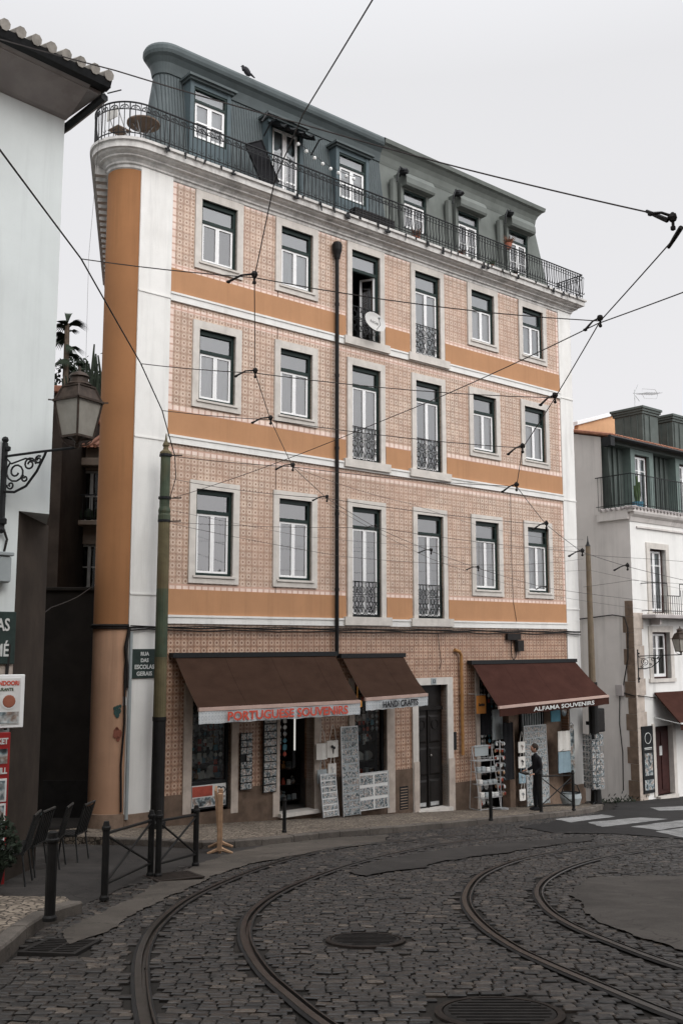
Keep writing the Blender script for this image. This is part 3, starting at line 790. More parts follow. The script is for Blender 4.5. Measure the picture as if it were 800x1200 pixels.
# ochre bands and white string courses
segs = [(-.13, COLS[2]-.19), (COLS[2]+WW+.19, COLS[3]-.19), (COLS[3]+WW+.19, 13.3)]
for (a, b, c) in ((11.84, 11.29, 11.10), (8.69, 8.16, 7.98), (4.90, 4.36, 4.18)):
    m = MB(); m2 = MB()
    for s in segs:
        wb(m, s[0], s[1], 0, .02, b, a)
    wb(m2, -.13, 13.3, 0, .05, c, b-.002); wb(m2, -.13, 13.3, 0, .07, b-.045, b)
    m.build('ochre_band', M['orange'], house); m2.build('string_course', M['white_wall'], house)
# pilasters
for (a, b) in ((-.90, -.13), (13.30, 13.90)):
    m = MB()
    wb(m, a, b, -.2, .035, .42 if a < 0 else -.3, 13.9)
    for h in (11.13, 8.0, 4.75): wb(m, a-(.012 if a > 0 else 0), b+(.012 if a > 0 else 0), 0, .052, h, h+.035)
    if a > 0: wb(m, a+.2, b+.001, -8, -.2, -1.6, 13.9)
    m.build('pilaster', M['white_wall'], house)
m = MB(); wb(m, -.90, -.13, -.1, .05, -1.2, .44); m.build('plinth', M['plinth'], house)
m = MB(); wb(m, 13.30, 13.92, -.1, .05, -1.6, -.28); m.build('plinth', M['plinth'], house)
# rounded corner and side wall
def corner_band(h0, h1, w, mat, name, label=None):
    P = path(w, RC+w, n=16)[:-2]; k = len(P)
    m = MB(); m.add([(p.x, p.y, h0) for p in P]+[(p.x, p.y, h1) for p in P], [(i, i+1, k+i+1, k+i) for i in range(k-1)])
    m.add([(p.x, p.y, h1) for p in P]+[(P[0].x+.5, P[0].y, h1), (P[-1].x, P[-1].y+.3, h1)], [tuple(range(k))+(k+1, k)])
    m.build(name, mat, house, True, label)
corner_band(4.14, 13.9, .0, M['corner_orange'], 'corner_wall'); corner_band(.46, 4.14, .0, M['corner_pale'], 'corner_wall', 'paler scuffed ochre wall of the rounded corner')
corner_band(-1.2, .46, .04, M['plinth'], 'plinth')
# back and flank, roof lid so that the inside is dark
m = MB(); m.add([(V0.x+math.cos(PH)*9.2, 8.0, -2), (13.9, 8.0, -2), (13.9, 8.0, 14.3), (V0.x+math.cos(PH)*9.2, 8.0, 14.3)], [(0, 1, 2, 3)]); m.build('back_wall', M['white_wall'], house)
m = MB()
for h in (4.0, 7.95, 11.05, 14.2): m.prism([(-.5, .33), (13.7, .33), (13.7, 7.9), (3.8, 7.9)], h, h+.12)
for i in range(5): m.box(COLS[i]+1.5, COLS[i]+1.6, .33, 2.2+i*.6, 4.1, 14.2)
m.prism([(1.9, 4.0), (13.7, 4.0), (13.7, 4.1), (1.95, 4.1)], -1, 14.2)
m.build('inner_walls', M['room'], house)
# cornice
corn = [(.0, 13.80), (.03, 13.82), (.03, 13.88), (.07, 13.90), (.07, 13.94), (.12, 13.99), (.19, 14.02), (.19, 14.05), (.27, 14.09), (.30, 14.12), (.35, 14.13), (.35, 14.26), (.40, 14.27), (.40, 14.33), (.0, 14.34), (-.8, 14.34)]
sweep_profile(corn, 'cornice', M['cornice'])
# little iron outlets and drip stains under the balcony edge
m = MB()
for k in range(52):
    u = -.7+k*.28+random.uniform(-.2, .2)
    if u < 13.8 and random.random() < .62:
        m = MB(); q_ = random.uniform(.015, .035); m.tube([(u, -.33, 14.30), (u+.01, -.425, 14.31), (u+random.uniform(-.04, .06), -.43, 14.31-random.uniform(.05, .2))], [q_, q_, q_*.5], 5)
        if k % 6 in (0, 1): m.blob((u, -.415, 14.20+random.uniform(-.04, .05)), (random.uniform(.05, .11), .03, random.uniform(.03, .06)), 7, .45)
        m.build('gutter_spout', M['iron'], house)
# side wall cornice consoles on the alley side
P0 = path(.02, RC+.02); a, b = P0[1], P0[0]; d = (b-a).normalized()
for k in range(22):
    p = a+d*(.05+k*.34); M4 = Matrix.Translation((p.x, p.y, 0)) @ RZ(PH)
    m = MB(); m.M = M4; m.box(0, .14, .0, .26, 13.86, 14.06); m.build('cornice_console', M['cornice'], house)

# balcony railing
def path_pts(w, r, step):
    P = path(w, r, n=20); P = [P[0]]+P[1:]
    P[-1] = Vector((P[-2].x, P[-2].y+1.0))
    out = []; carry = 0
    for i in range(len(P)-1):
        a, b = P[i], P[i+1]; l_ = (b-a).length; s = carry
        while s < l_: out.append((a+(b-a)*(s/l_), (b-a).normalized())); s += step
        carry = s-l_
    return out, P
pts, P = path_pts(.31, RC+.31, .115)
rl = MB()
for h, r in ((15.14, .020), (14.98, .010), (14.46, .013)): rl.tube([(p.x, p.y, h) for p in P], r, 5)
sc = MB()
for i, (p, t) in enumerate(pts):
    if p.y > 4.5 and p.x < 3: continue
    rl.tube([(p.x, p.y, 14.34), (p.x, p.y, 15.14)], .009 if i % 8 else .015, 4)
    q = p+t*.0575
    def arc(cx, cz, r, a0, a1, n=6):
        return [(cx.x+t.x*r*math.cos(a0+(a1-a0)*k/n), cx.y+t.y*r*math.cos(a0+(a1-a0)*k/n), cz+r*math.sin(a0+(a1-a0)*k/n)) for k in range(n+1)]
    if p.x < 6.4:
        if i % 2 == 0:
            sc.tube(arc(p+t*.115, 14.98, .095, 0, math.pi), .010, 4)
            sc.tube(arc(p+t*.06, 15.02, .036, -2.4, 2.4), .009, 4); sc.tube(arc(p+t*.17, 15.02, .036, .7, 5.5), .006, 4)
            sc.tube(arc(p+t*.115, 14.55, .05, math.pi, 2*math.pi), .006, 4)
        sc.blob((p.x, p.y, 14.78), .015, 4)
    else:
        sc.tube(arc(q, 15.04, .042, -.5, math.pi*1.2), .010, 4); sc.tube(arc(q, 14.56, .042, math.pi*.8, 2*math.pi+.5), .010, 4)
        sc.tube([(q.x-t.x*.03, q.y-t.y*.03, 14.6), (q.x+t.x*.012, q.y+t.y*.012, 14.8), (q.x+t.x*.03, q.y+t.y*.03, 15.0)], .006, 4)
ro = rl.build('balcony_railing', M['iron'], house); sc.build('scrollwork', M['iron'], ro)

# mansard
MR = lambda w: max(.05, .9+w)
mans = [(-.30, 14.34), (-.33, 14.5), (-.64, 16.78)]
def split_sweep(prof, name, mat, ua, ub, capL=False, label=None):
    """front run of the mansard between two positions"""
    m = MB()
    k = len(prof)
    m.add([(ua, -w, h) for w, h in prof]+[(ub, -w, h) for w, h in prof], [(i, k+i, k+i+1, i+1) for i in range(k-1)])
    return m.build(name, mat, house, label=label)
def corner_sweep(prof, name, mat, ub, smooth_=False):
    rows = [path(w, MR(w), n=10)[:-2]+[Vector((ub, -w))] for w, h in prof]; k = len(rows[0]); m = MB()
    for r in rows:
        for p_ in r[:-1]: p_.x += .30
    for r in rows: r[0] = r[1]+Vector((math.cos(R(38)), math.sin(R(38))))*6.5
    m.add([(p.x, p.y, prof[j][1]) for j, r in enumerate(rows) for p in r], [(j*k+i, j*k+i+1, (j+1)*k+i+1, (j+1)*k+i) for j in range(len(prof)-1) for i in range(k-1)])
    return m.build(name, mat, house, smooth_)
SPL = 6.55
corner_sweep(mans, 'mansard_slope', M['ribbed'], SPL)
cap = [(-.66, 16.70), (-.60, 16.71), (-.585, 16.80), (-.55, 16.95), (-.47, 17.06), (-.41, 17.11), (-.385, 17.18), (-.385, 17.27), (-.42, 17.34), (-.50, 17.38), (-.56, 17.385), (-.85, 17.40)]
corner_sweep(cap, 'roof_cap', M['mans_cap'], SPL)
# right part: smooth grey green slope with a hipped end
def hip_sweep(prof, name, mat, ua, right, k1=1.0, label=None):
    m = MB(); n = len(prof); rows = []
    for w, h in prof: rows.append([(ua, -w), (right+w*k1, -w), (right+w*k1, 7.0)])
    m.add([(p[0], p[1], prof[j][1]) for j, r in enumerate(rows) for p in r], [(j*3+i, j*3+i+1, (j+1)*3+i+1, (j+1)*3+i) for j in range(n-1) for i in range(2)])
    return m.build(name, mat, house, label=label)
hip_sweep(mans, 'mansard_slope', M['mans_light'], SPL+.001, 13.72, 1.0, 'smooth grey green slope of the right half')
capr = [(-.68, 16.66), (-.62, 16.68), (-.60, 16.76), (-.58, 16.92), (-.53, 17.04), (-.44, 17.15), (-.37, 17.19), (-.35, 17.30), (-.39, 17.33), (-.6, 17.37), (-1.2, 17.40)]
hip_sweep(capr, 'roof_cap', M['mans_light'], SPL+.001, 13.72, 1.0, 'paler roof cap of the right half')
m = MB(); m.add([(.2, 1.05, 17.39), (12.6, 1.0, 17.39), (12.6, 6.9, 17.39), (5.2, 5.0, 17.39)], [(0, 1, 2, 3)])
m.build('flat_roof', M['roof_top'], house)
m = MB(); m.add([(2.5, 7.0, 14), (13.4, 7.0, 14), (13.0, 7.0, 17.4), (2.5, 7.0, 17.4)], [(0, 1, 2, 3)]); m.build('back_wall', M['mans_light'], house)

# ------------------------------------------------------------------ windows
def frame_mb(u0, u1, h0, h1, t, w0, w1, tb=None, tt=None):
    m = MB(); tb = t if tb is None else tb; tt = t if tt is None else tt
    wb(m, u0, u0+t, w0, w1, h0, h1); wb(m, u1-t, u1, w0, w1, h0, h1)
    wb(m, u0+t, u1-t, w0, w1, h1-tt, h1)
    if tb > 0: wb(m, u0+t, u1-t, w0, w1, h0, h0+tb)
    return m
def scroll_panel(m, u0, u1, h0, h1, w, cols_=4):
    """wrought iron window guard"""
    for h in (h0, h1): m.tube([(u0, -w, h), (u1, -w, h)], .013, 4)
    mid = h0+(h1-h0)*.62
    m.tube([(u0, -w, mid), (u1, -w, mid)], .009, 4)
    d = (u1-u0)/cols_
    for i in range(cols_+1): m.tube([(u0+i*d, -w, h0), (u0+i*d, -w, h1)], .008, 4)
    for i in range(cols_):
        c = u0+(i+.5)*d; r = d*.40
        m.ring((c, -w, h0+r+.02), r, .0095, n=10); m.ring((c, -w, mid+r+.02), r*.9, .0095, n=10)
        m.ring((c, -w, mid-r-.02), r*.8, .0095, n=10)
        m.tube([(c-r*.7, -w, h0+r*2), (c, -w, (h0+mid)/2+.04), (c+r*.7, -w, mid-r*2+.02)], .0085, 4); m.tube([(c+r*.7, -w, h0+r*2), (c, -w, (h0+mid)/2+.04), (c-r*.7, -w, mid-r*2+.02)], .0085, 4)
        m.tube([(c, -w, h1-.10), (c, -w, h1)], .008, 4); m.blob((c, -w, h1-.1), .022, 4)
CURT = {1: ['curtain_dark', 'curtain_grey', 'curtain_dark', 'curtain_grey', 'curtain', 'curtain'],
        2: ['curtain', 'curtain', 'curtain', 'curtain_grey', 'curtain', 'curtain'],
        3: ['curtain_dark', 'curtain_grey', None, 'curtain_grey', 'curtain', 'curtain_grey']}
def casement(m, a, b, h0, h1, t=.046, w0=-.16, w1=-.118, bars=0):
    wb(m, a, a+t, w0, w1, h0, h1); wb(m, b-t, b, w0, w1, h0, h1); wb(m, a+t, b-t, w0, w1, h1-t, h1); wb(m, a+t, b-t, w0, w1, h0, h0+t*1.2)
    for k in range(bars): 
        h = h0+(h1-h0)*(k+1)/(bars+1); wb(m, a+t, b-t, w0+.01, w1-.004, h-.012, h+.012)
def make_window(c, fl):
    b, t, d = ROW[fl]; door = is_door(c); h0 = d if door else b; u0 = COLS[c]; u1 = u0+WW
    lab = ['', 'second', 'third', 'fourth'][fl]
    win = frame_mb(u0, u1, h0, t, .068, -.20, -.10, .06, .10)
    th = t-.52
    wb(win, u0+.068, u1-.068, -.195, -.098, th, th+.075)
    o = win.build('french_window' if door else 'window', M['green_frame'], house)
    s = MB(); e = .16 if not door else .15
    # stone surround butts round the opening and stands proud of the tiles
    wb(s, u0-e, u0, -.10, .045, h0-(0 if door else .17), t+.18); wb(s, u1, u1+e, -.10, .045, h0-(0 if door else .17), t+.18)
    wb(s, u0, u1, -.10, .045, t, t+.18)
    if not door:
        wb(s, u0, u1, -.10, .045, h0-.17, h0); wb(s, u0-.06, u1+.06, .045, .075, h0-.05, h0-.005)
    else: wb(s, u0-.28, u1+.28, -.10, .11, h0-.20, h0)
    so = s.build('stone_surround', M['stone'], o)
    mid = (u0+u1)/2
    opened = (c == 2 and fl == 3)
    for side in (0, 1):
        m = MB(); a_, b_ = (u0+.07, mid-.002) if side == 0 else (mid+.002, u1-.07)
        if opened and side == 0:
            m.M = T3((a_, .15, 0)) @ RZ(R(72)) @ T3((-a_, -.15, 0))
        if opened and side == 1:
            m.M = T3((b_, .15, 0)) @ RZ(R(-62)) @ T3((-b_, -.15, 0))
        casement(m, a_, b_, h0+.052, th-.002)
        cs = m.build('casement', M['white_paint'], o)
        g_ = MB(); g_.M = m.M; g_.add([(a_+.03, .142, h0+.08), (b_-.03, .142, h0+.08), (b_-.03, .142, th-.03), (a_+.03, .142, th-.03)], [(0, 1, 2, 3)]); g_.build('glass_pane', M['glass'], o)
    g_ = MB(); g_.add([(u0+.05, .15, th+.07), (u1-.05, .15, th+.07), (u1-.05, .15, t-.07), (u0+.05, .15, t-.07)], [(0, 1, 2, 3)]); g_.build('transom_pane', M['glass'], o)
    # transom blind and curtain folds
    bl = MB(); bl.add([(u0, .185, th), (u1, .185, th), (u1, .185, t), (u0, .185, t)], [(0, 1, 2, 3)])
    if not (fl == 1 and c == 0): bl.build('blind', M['blind'] , o)
    cn = CURT[fl][c]
    if cn:
        cm = MB(); n = 40; gap = {1: .0, 2: 0.0, 3: 0.0}[fl]
        pts = []
        for k in range(n+1):
            u = u0+(u1-u0)*k/n; pts.append((u, .215+.014*math.sin(k*.62+c*2+fl)+.006*math.sin(k*1.33+c)))
        gp_ = {(0, 1): (15, 27), (1, 3): (18, 20), (4, 1): (12, 16), (5, 3): (24, 28), (2, 2): (19, 21), (0, 2): (20, 20), (3, 1): (19, 24)}.get((c, fl), (19, 20))
        cm.add([(p[0], p[1], h0) for p in pts]+[(p[0], p[1], th+.04) for p in pts], [(k, k+1, n+2+k, n+1+k) for k in range(n) if not gp_[0] <= k < gp_[1]])
        cm.build('curtain', M[cn], o, True)
        if (c+fl) % 3 == 1 and cn == 'curtain_grey':
            lm = MB(); lm.add([(u0, .245, h0), (u1, .245, h0), (u1, .245, h0+.55), (u0, .245, h0+.55)], [(0, 1, 2, 3)]); lm.build('net_curtain', M['curtain'], o)
    if door:
        rg = MB(); scroll_panel(rg, u0+.02, u1-.02, h0+.04, h0+.86, -.085); rg.build('guard_railing', M['iron'], o)
    o.location = (0, -.055, 0); so.location = (0, .055, 0)
    return o
for fl in (1, 2, 3):
    for c in range(6): make_window(c, fl)

# dormers
def dormer(uc, kind, h0, h1, wid, light):
    u0, u1 = uc-wid/2, uc+wid/2; mat = M['mans_light'] if light else M['ribbed_plain']
    wf = -.30
    d = MB()
    # cheeks run back to the slope
    dep = -1.15
    for (a, b) in ((u0-.10, u0), (u1, u1+.10)): wb(d, a, b, dep, wf, 14.36, h1+.12)
    wb(d, u0, u1, wf-.06, wf-.01, h1, h1+.12)
    wb(d, u0-.10, u1+.10, dep, wf+.0, h1+.12, h1+.16)
    if h0 > 14.6: wb(d, u0, u1, wf-.10, wf-.015, 14.36, h0)
    o = d.build('dormer', mat, house)
    if not light:
        hd = MB(); wb(hd, u0-.20, u1+.20, -1.0, wf+.13, h1+.16, h1+.215); wb(hd, u0-.15, u1+.15, -1.0, wf+.07, h1+.11, h1+.1595); hd.build('hood', M['mans_cap'], o)
    else:
        # bulging hood over the opening, open at both ends
        hd = MB(); pr = []
        for k in range(7):
            a = math.pi*k/6*.55; pr.append((-(wf+.30*math.sin(a)+.02), h1+.42-.42*(1-math.cos(a))*1.1))
        pr = [(.9, h1+.46), (-(wf-.05), h1+.46)]+[( -(wf+.08), h1+.43), (-(wf+.13), h1+.38), (-(wf+.19), h1+.26), (-(wf+.20), h1+.10), (-(wf+.17), h1+.04), (-(wf+.02), h1+.03), (.9, h1+.03)]
        hd.extx([(p[0], p[1]) for p in pr], u0-.08, u1+.16); hd.build('hood', M['mans_light'], o)
        sp = MB(); sp.lathe([(.11, 14.4), (.11, h1+.2)], 8, (u0-.28, .42, 0)); sp.build('round_shaft', M['mans_light'], o)
        bk = MB(); bk.tube([(u0-.1, .35, h1+.33), (u0-.25, .1, h1+.42), (u0-.42, -.02, h1+.36), (u0-.55, -.05, h1+.12), (u0-.58, -.05, h1-.12)], .022, 5); bk.blob((u0-.18, .1, h1+.35), (.13, .16, .09), 8, .2); bk.build('iron_bracket', M['iron'], o)
    fr = frame_mb(u0, u1, h0, h1, .045, wf-.12, wf-.03, .045, .05)
    th = h1-.36 if kind != 'door0' else h1-.02
    if kind != 'door0': wb(fr, u0+.045, u1-.045, wf-.115, wf-.028, th, th+.06)
    wo = fr.build('window_frame', M['green_frame'], o)
    top = th if kind != 'door0' else h1-.05
    mid = (u0+u1)/2
    for (a_, b_) in ((u0+.048, mid-.002), (mid+.002, u1-.048)):
        m = MB(); casement(m, a_, b_, h0+.045, top-.002, .055, wf-.10, wf-.055, 1 if light else 0)
        if not light: wb(m, a_+.05, b_-.05, wf-.09, wf-.06, h0+.42, h0+.46)
        m.build('casement', M['white_paint'], o)
        g_ = MB(); y = -(wf-.08); g_.add([(a_+.05, y, h0+.09), (b_-.05, y, h0+.09), (b_-.05, y, top-.05), (a_+.05, y, top-.05)], [(0, 1, 2, 3)]); g_.build('glass_pane', M['glass'], o)
    if kind != 'door0':
        g_ = MB(); y = -(wf-.08); g_.add([(u0+.04, y, th+.05), (u1-.04, y, th+.05), (u1-.04, y, h1-.04), (u0+.04, y, h1-.04)], [(0, 1, 2, 3)]); g_.build('transom_pane', M['glass'], o)
    cm = MB(); y = -(wf-.2); cm.add([(u0, y, h0), (u1, y, h0), (u1, y, h1), (u0, y, h1)], [(0, 1, 2, 3)]); cm.build('blind', M['curtain_grey'] if not light else M['blind'], o)
M['ribbed_plain'] = plain('blue_green_dormer_paint', (.078, .105, .115), .5, sc=3, var=.12, dirt=.4, dirtc=(.035, .045, .047))
dormer(1.00, 'win', 15.20, 16.46, .90, False)
dormer(3.17, 'door0', 14.55, 16.32, .86, False)
dormer(5.33, 'win', 15.08, 16.32, .92, False)
dormer(7.58, 'win', 14.9, 16.02, .86, True)
dormer(9.72, 'win', 14.5, 16.05, .86, True)
dormer(11.93, 'win', 14.5, 16.10, .86, True)
m = MB(); m.tube([(4.25, .34, 14.4), (4.25, .78, 16.3), (4.25, .95, 17.0)], .045, 6); m.build('downpipe', M['mans_cap'], house)
# ragged dark canopy over the balcony door
m = MB(); rndc = random.Random(5)
top = []; n = 14
for k in range(n+1):
    u = 2.62+k*.088; top.append((u, .36, 16.30+.015*math.sin(k*2.)))
bot = [(p[0]+rndc.uniform(-.01, .01), -.14+rndc.uniform(-.03, .03), 16.13-.10*abs(math.sin(k*1.05))) for k, p in enumerate(top)]
m.add(top+bot+[(p[0], p[1], p[2]+.05) for p in top]+[(p[0], p[1], p[2]+.03) for p in bot],
      [(k, k+1, n+2+k, n+1+k) for k in range(n)]+[(2*n+2+k, 3*n+3+k, 3*n+4+k, 2*n+3+k) for k in range(n)])
for u in (2.5, 3.95): m.tube([(u, .3, 15.9), (u+.03, .0, 16.2), (u+.1, -.1, 16.22)], .02, 5)
m.tube([(2.5, -.05, 16.28), (2.3, -.12, 16.26), (2.2, -.16, 16.10), (2.12, -.15, 15.95)], .025, 5)
m.build('door_canopy', M['iron'], house)

# black rain pipe, cable run under the first string course, yellow pipe
m = MB(); m.tube([(4.47, -.10, 3.5), (4.47, -.10, 13.35)], .048, 10)
for h in (5.0, 6.8, 8.4, 10.2, 12): m.lathe([(.058, 0), (.058, .07)], 10, (4.47, -.10, h))
m.lathe([(.07, 13.2), (.085, 13.3), (.12, 13.42), (.13, 13.55), (.10, 13.62), (.04, 13.64)], 12, (4.47, -.10, 0))
m.build('rain_pipe', M['pipe_black'], house)
m = MB()
for k, (dz, r) in enumerate(((0, .02), (-.035, .016), (.025, .012))):
    pts = [(-.9+i*.41, -.075-.012*k, 4.09+dz+.012*math.sin(i*1.3+k)-.035*(abs(((i*.41-.9) % 2.1)-1.05) < .5)*(k == 1)) for i in range(37)]
    m.tube(pts, r, 5)
pr = path(.03, RC+.03, n=10)[1:-2]
m.tube([(p.x, p.y, 4.13) for p in pr], .028, 5); m.tube([(p.x, p.y, 4.08) for p in pr], .018, 5)
m.tube([(-.9, -.06, 4.1), (-.93, -.05, 3.9), (-.97, -.05, 3.2), (-.95, -.05, 2.2), (-1.0, -.05, 1.4), (-.97, -.05, .5)], .022, 5)
m.tube([(-.9, -.07, 4.1), (-.98, -.07, 3.7), (-.93, -.06, 3.3), (-.92, -.06, 2.9)], .035, 5)
m.tube([(7.9, -.04, 4.05), (8.0, -.04, 3.3), (7.95, -.04, 3.1)], .008, 4)
m.build('cable_bundle', M['cable'], house)
m = MB(); m.tube([(-.86, -.06, .35), (-.86, -.06, 4.0)], .035, 8); m.build('drain_pipe', M['meter'], house)
m = MB(); m.tube([(8.72, -.08, .9), (8.72, -.08, 3.45), (8.66, -.08, 3.55), (8.5, -.05, 3.6)], .045, 8)
for h in (1.4, 2.4, 3.2): m.lathe([(.055, 0), (.055, .05)], 8, (8.72, -.08, h))
m.build('yellow_pipe', M['pipe_yellow'], house)
# junction box with looped cable above the maroon awning
m = MB(); m.box(10.95, 11.2, -.14, -.03, 3.55, 3.85); m.box(10.55, 11.1, -.12, -.03, 3.86, 4.03)
m.tube([(10.8, -.06, 4.0), (10.74, -.06, 3.7), (10.76, -.06, 3.4), (10.84, -.06, 3.3), (10.93, -.06, 3.4), (10.95, -.06, 3.6), (10.9, -.06, 3.95)], .014, 5)
m.tube([(10.93, -.06, 4.0), (10.95, -.08, 3.8)], .04, 6)
m.build('junction_box', M['cable'], house)
# thin cable down the facade
m = MB(); m.tube([(2.73, -.012, 13.8), (2.74, -.012, 10), (2.72, -.012, 7.8), (2.75, -.012, 4.1)], .005, 4)
m.tube([(10.9, -.03, 8.0), (10.88, -.03, 6.0), (10.92, -.03, 4.9), (11.1, -.03, 4.1)], .006, 4); m.build('thin_cable', M['cable'], house)

# hidden pieces of ground floor: stone jambs, door, shop fronts
def jamb(u0, u1, h0, h1, w=.04, mat='stone', name='stone_jamb'):
    m = MB(); wb(m, u0, u1, -.25, w, h0, h1); return m.build(name, M[mat], house)
jamb(.42, .62, .30, 2.95, .045, 'quoin_pale'); jamb(1.60, 1.78, .20, 2.95, .045, 'quoin_pale')
jamb(2.70, 2.88, .0, 2.95, .045, 'quoin_pale'); jamb(3.86, 4.06, -.05, 2.95, .045, 'quoin_pale')
jamb(6.10, 6.36, -.28, 2.95, .05, 'quoin_pale'); jamb(4.9, 5.07, -.1, 2.95, .045, 'quoin_pale')
jamb(6.97, 7.17, -.36, 2.90, .05); jamb(8.22, 8.42, -.46, 2.90, .05)
m = MB(); wb(m, 7.17, 8.22, -.25, .05, 2.72, 2.90); m.build('stone_lintel', M['stone'], house)
m = MB(); wb(m, 6.99, 7.17, .05, .07, -.36, .85); m.build('jamb_base', M['quoin_pale'], house)
m = MB(); wb(m, 8.22, 8.44, .05, .07, -.46, .85); m.build('jamb_base', M['quoin_pale'], house)
m = MB(); wb(m, 2.84, 3.9, -.2, .16, -.02, .06); wb(m, 7.1, 8.3, -.2, .12, -.46, -.34); m.build('door_step', M['stone'], house)
m = MB(); wb(m, 9.3, 13.3, -.2, .06, 3.12, 3.20); m.build('stone_lintel', M['white_wall'], house)
jamb(9.32, 9.46, -.62, 3.12, .03, 'quoin_pale'); jamb(10.62, 10.84, -.75, 3.12, .02, 'plinth')

# dark panelled entrance door with fanlight
dr = MB(); wb(dr, 7.17, 8.22, -.24, -.18, -.36, 2.72)
do = dr.build('entrance_door', M['wood_dark'], house)
m = MB()
for (a, b) in ((7.25, 7.66), (7.73, 8.14)):
    for (h0, h1) in ((-.22, .35), (.45, 1.15), (1.25, 1.95)):
        m.add([(a, .18, h0), (b, .18, h0), (b, .18, h1), (a, .18, h1), (a+.05, .15, h0+.05), (b-.05, .15, h0+.05), (b-.05, .15, h1-.05), (a+.05, .15, h1-.05)], [(0, 1, 5, 4), (1, 2, 6, 5), (2, 3, 7, 6), (3, 0, 4, 7), (4, 5, 6, 7)])
    m.ring(((a+b)/2, .135, 1.72), .12, .014, n=14)
wb(m, 7.17, 8.22, -.18, -.13, 2.08, 2.16); wb(m, 7.68, 7.71, -.18, -.14, -.36, 2.08)
m.build('door_panel', M['wood_dark'], do)
m = MB(); wb(m, 7.30, 7.62, -.18, -.172, -.30, .02); wb(m, 7.78, 8.08, -.18, -.172, -.30, .02); m.build('kick_plate', M['galv'], do)
m = MB(); m.blob((7.76, .12, .95), .035, 8); m.box(7.745, 7.775, .12, .18, .94, .96); m.build('handle', M['steel'], do)
m = MB(); wb(m, 7.62, 7.80, .05, .062, 2.73, 2.89); np_ = m.build('number_plate', M['meter'], house)
t_ = text_mb('13', .13, .004, .9, .002); moved(t_, T3((7.71, -.066, 2.765))); t_.build('numerals', M['letter_black'], np_)
m = MB(); wb(m, 8.44, 8.52, .01, .06, 1.05, 1.5); m.build('letter_box', M['iron'], house)
m = MB(); wb(m, 6.52, 6.80, .031, .036, -.25, .30); pv = m.build('cellar_vent', M['iron'], house)
m = MB()
for k in range(8): wb(m, 6.54, 6.78, .036, .042, -.22+k*.065, -.20+k*.065)
m.build('vent_slat', M['plinth'], pv)
# street name plate on the left pilaster
m = MB(); m.bev(-.86, -.24, -.07, -.036, 3.08, 3.66, .006); sp = m.build('street_sign', M['plate_dark'], house)
for tx_, hh, s_ in (('RUA', 3.53, .10), ('DAS', 3.40, .10), ('ESCOLAS', 3.265, .115), ('GERAIS', 3.13, .115)):
    t_ = text_mb(tx_, s_, .004, .95, .0035); moved(t_, T3((-.55, -.073, hh))); t_.build('lettering', M['letter_pale'], sp)
# small painted tulips and a paper note on the rounded corner
pc = path(.004, RC+.004, n=40)[1:-2]
def on_corner(i, h, w=.0):
    p = pc[i]; c = Vector((-.9, RC)); n_ = (p-c).normalized(); return (p.x+n_.x*w, p.y+n_.y*w, h)
def decal(cells, name, mat):
    m = MB()
    for (i, h, r) in cells:
        a = pc[i]; n_ = (a-Vector((-.9, RC))).normalized(); t = Vector((-n_.y, n_.x)); q = 7
        base = Vector((a.x, a.y))+n_*.004
        ring_ = [(base.x+t.x*r*math.cos(2*math.pi*k/q), base.y+t.y*r*math.cos(2*math.pi*k/q), h+r*1.3*math.sin(2*math.pi*k/q)*random.uniform(.7, 1.2)) for k in range(q)]
        m.add(ring_+[(p[0]+n_.x*.004, p[1]+n_.y*.004, p[2]) for p in ring_], [tuple(range(q, 2*q))]+[(k, (k+1) % q, (k+1) % q+q, k+q) for k in range(q)])
    m.build(name, mat, house)
decal([(31, 2.50, .035), (32, 2.42, .05), (33, 2.52, .035), (34, 2.44, .05), (33, 2.36, .045), (35, 2.54, .03)], 'painted_flower', plain('green_mural_paint', (.03, .06, .055), .8))
decal([(32, 1.98, .05), (33, 2.03, .07), (34, 1.98, .07), (35, 2.02, .05), (33, 2.10, .03), (34, 1.90, .04)], 'painted_flower', plain('red_mural_paint', (.20, .07, .045), .8))
m = MB(); p = pc[37]; m.box(p.x-.0, p.x+.14, p.y-.012, p.y-.004, 2.55, 2.72); m.build('paper_note', M['paper'], house)

# shop interiors
def shop_box(u0, u1, h0, h1, depth=2.2):
    m = MB(); y0, y1 = .34, depth
    v = [(u0, y0, h0), (u1, y0, h0), (u1, y1, h0), (u0, y1, h0), (u0, y0, h1), (u1, y0, h1), (u1, y1, h1), (u0, y1, h1)]
    m.add(v, [(0, 1, 2, 3), (4, 7, 6, 5), (1, 5, 6, 2), (2, 6, 7, 3), (3, 7, 4, 0)])
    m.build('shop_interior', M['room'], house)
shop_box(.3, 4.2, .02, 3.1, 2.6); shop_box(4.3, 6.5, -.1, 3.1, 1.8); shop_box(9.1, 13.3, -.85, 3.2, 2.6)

# ------------------------------------------------------------------ white neighbour on the left
LC = Vector((-3.90, 13.0)); LA = R(47)
lt = thing('white_house', 'cool white house at the left edge with tiled eave over a dark chamfered ground floor', 'building', (LC.x, LC.y, gz(LC.x, LC.y)), LA)
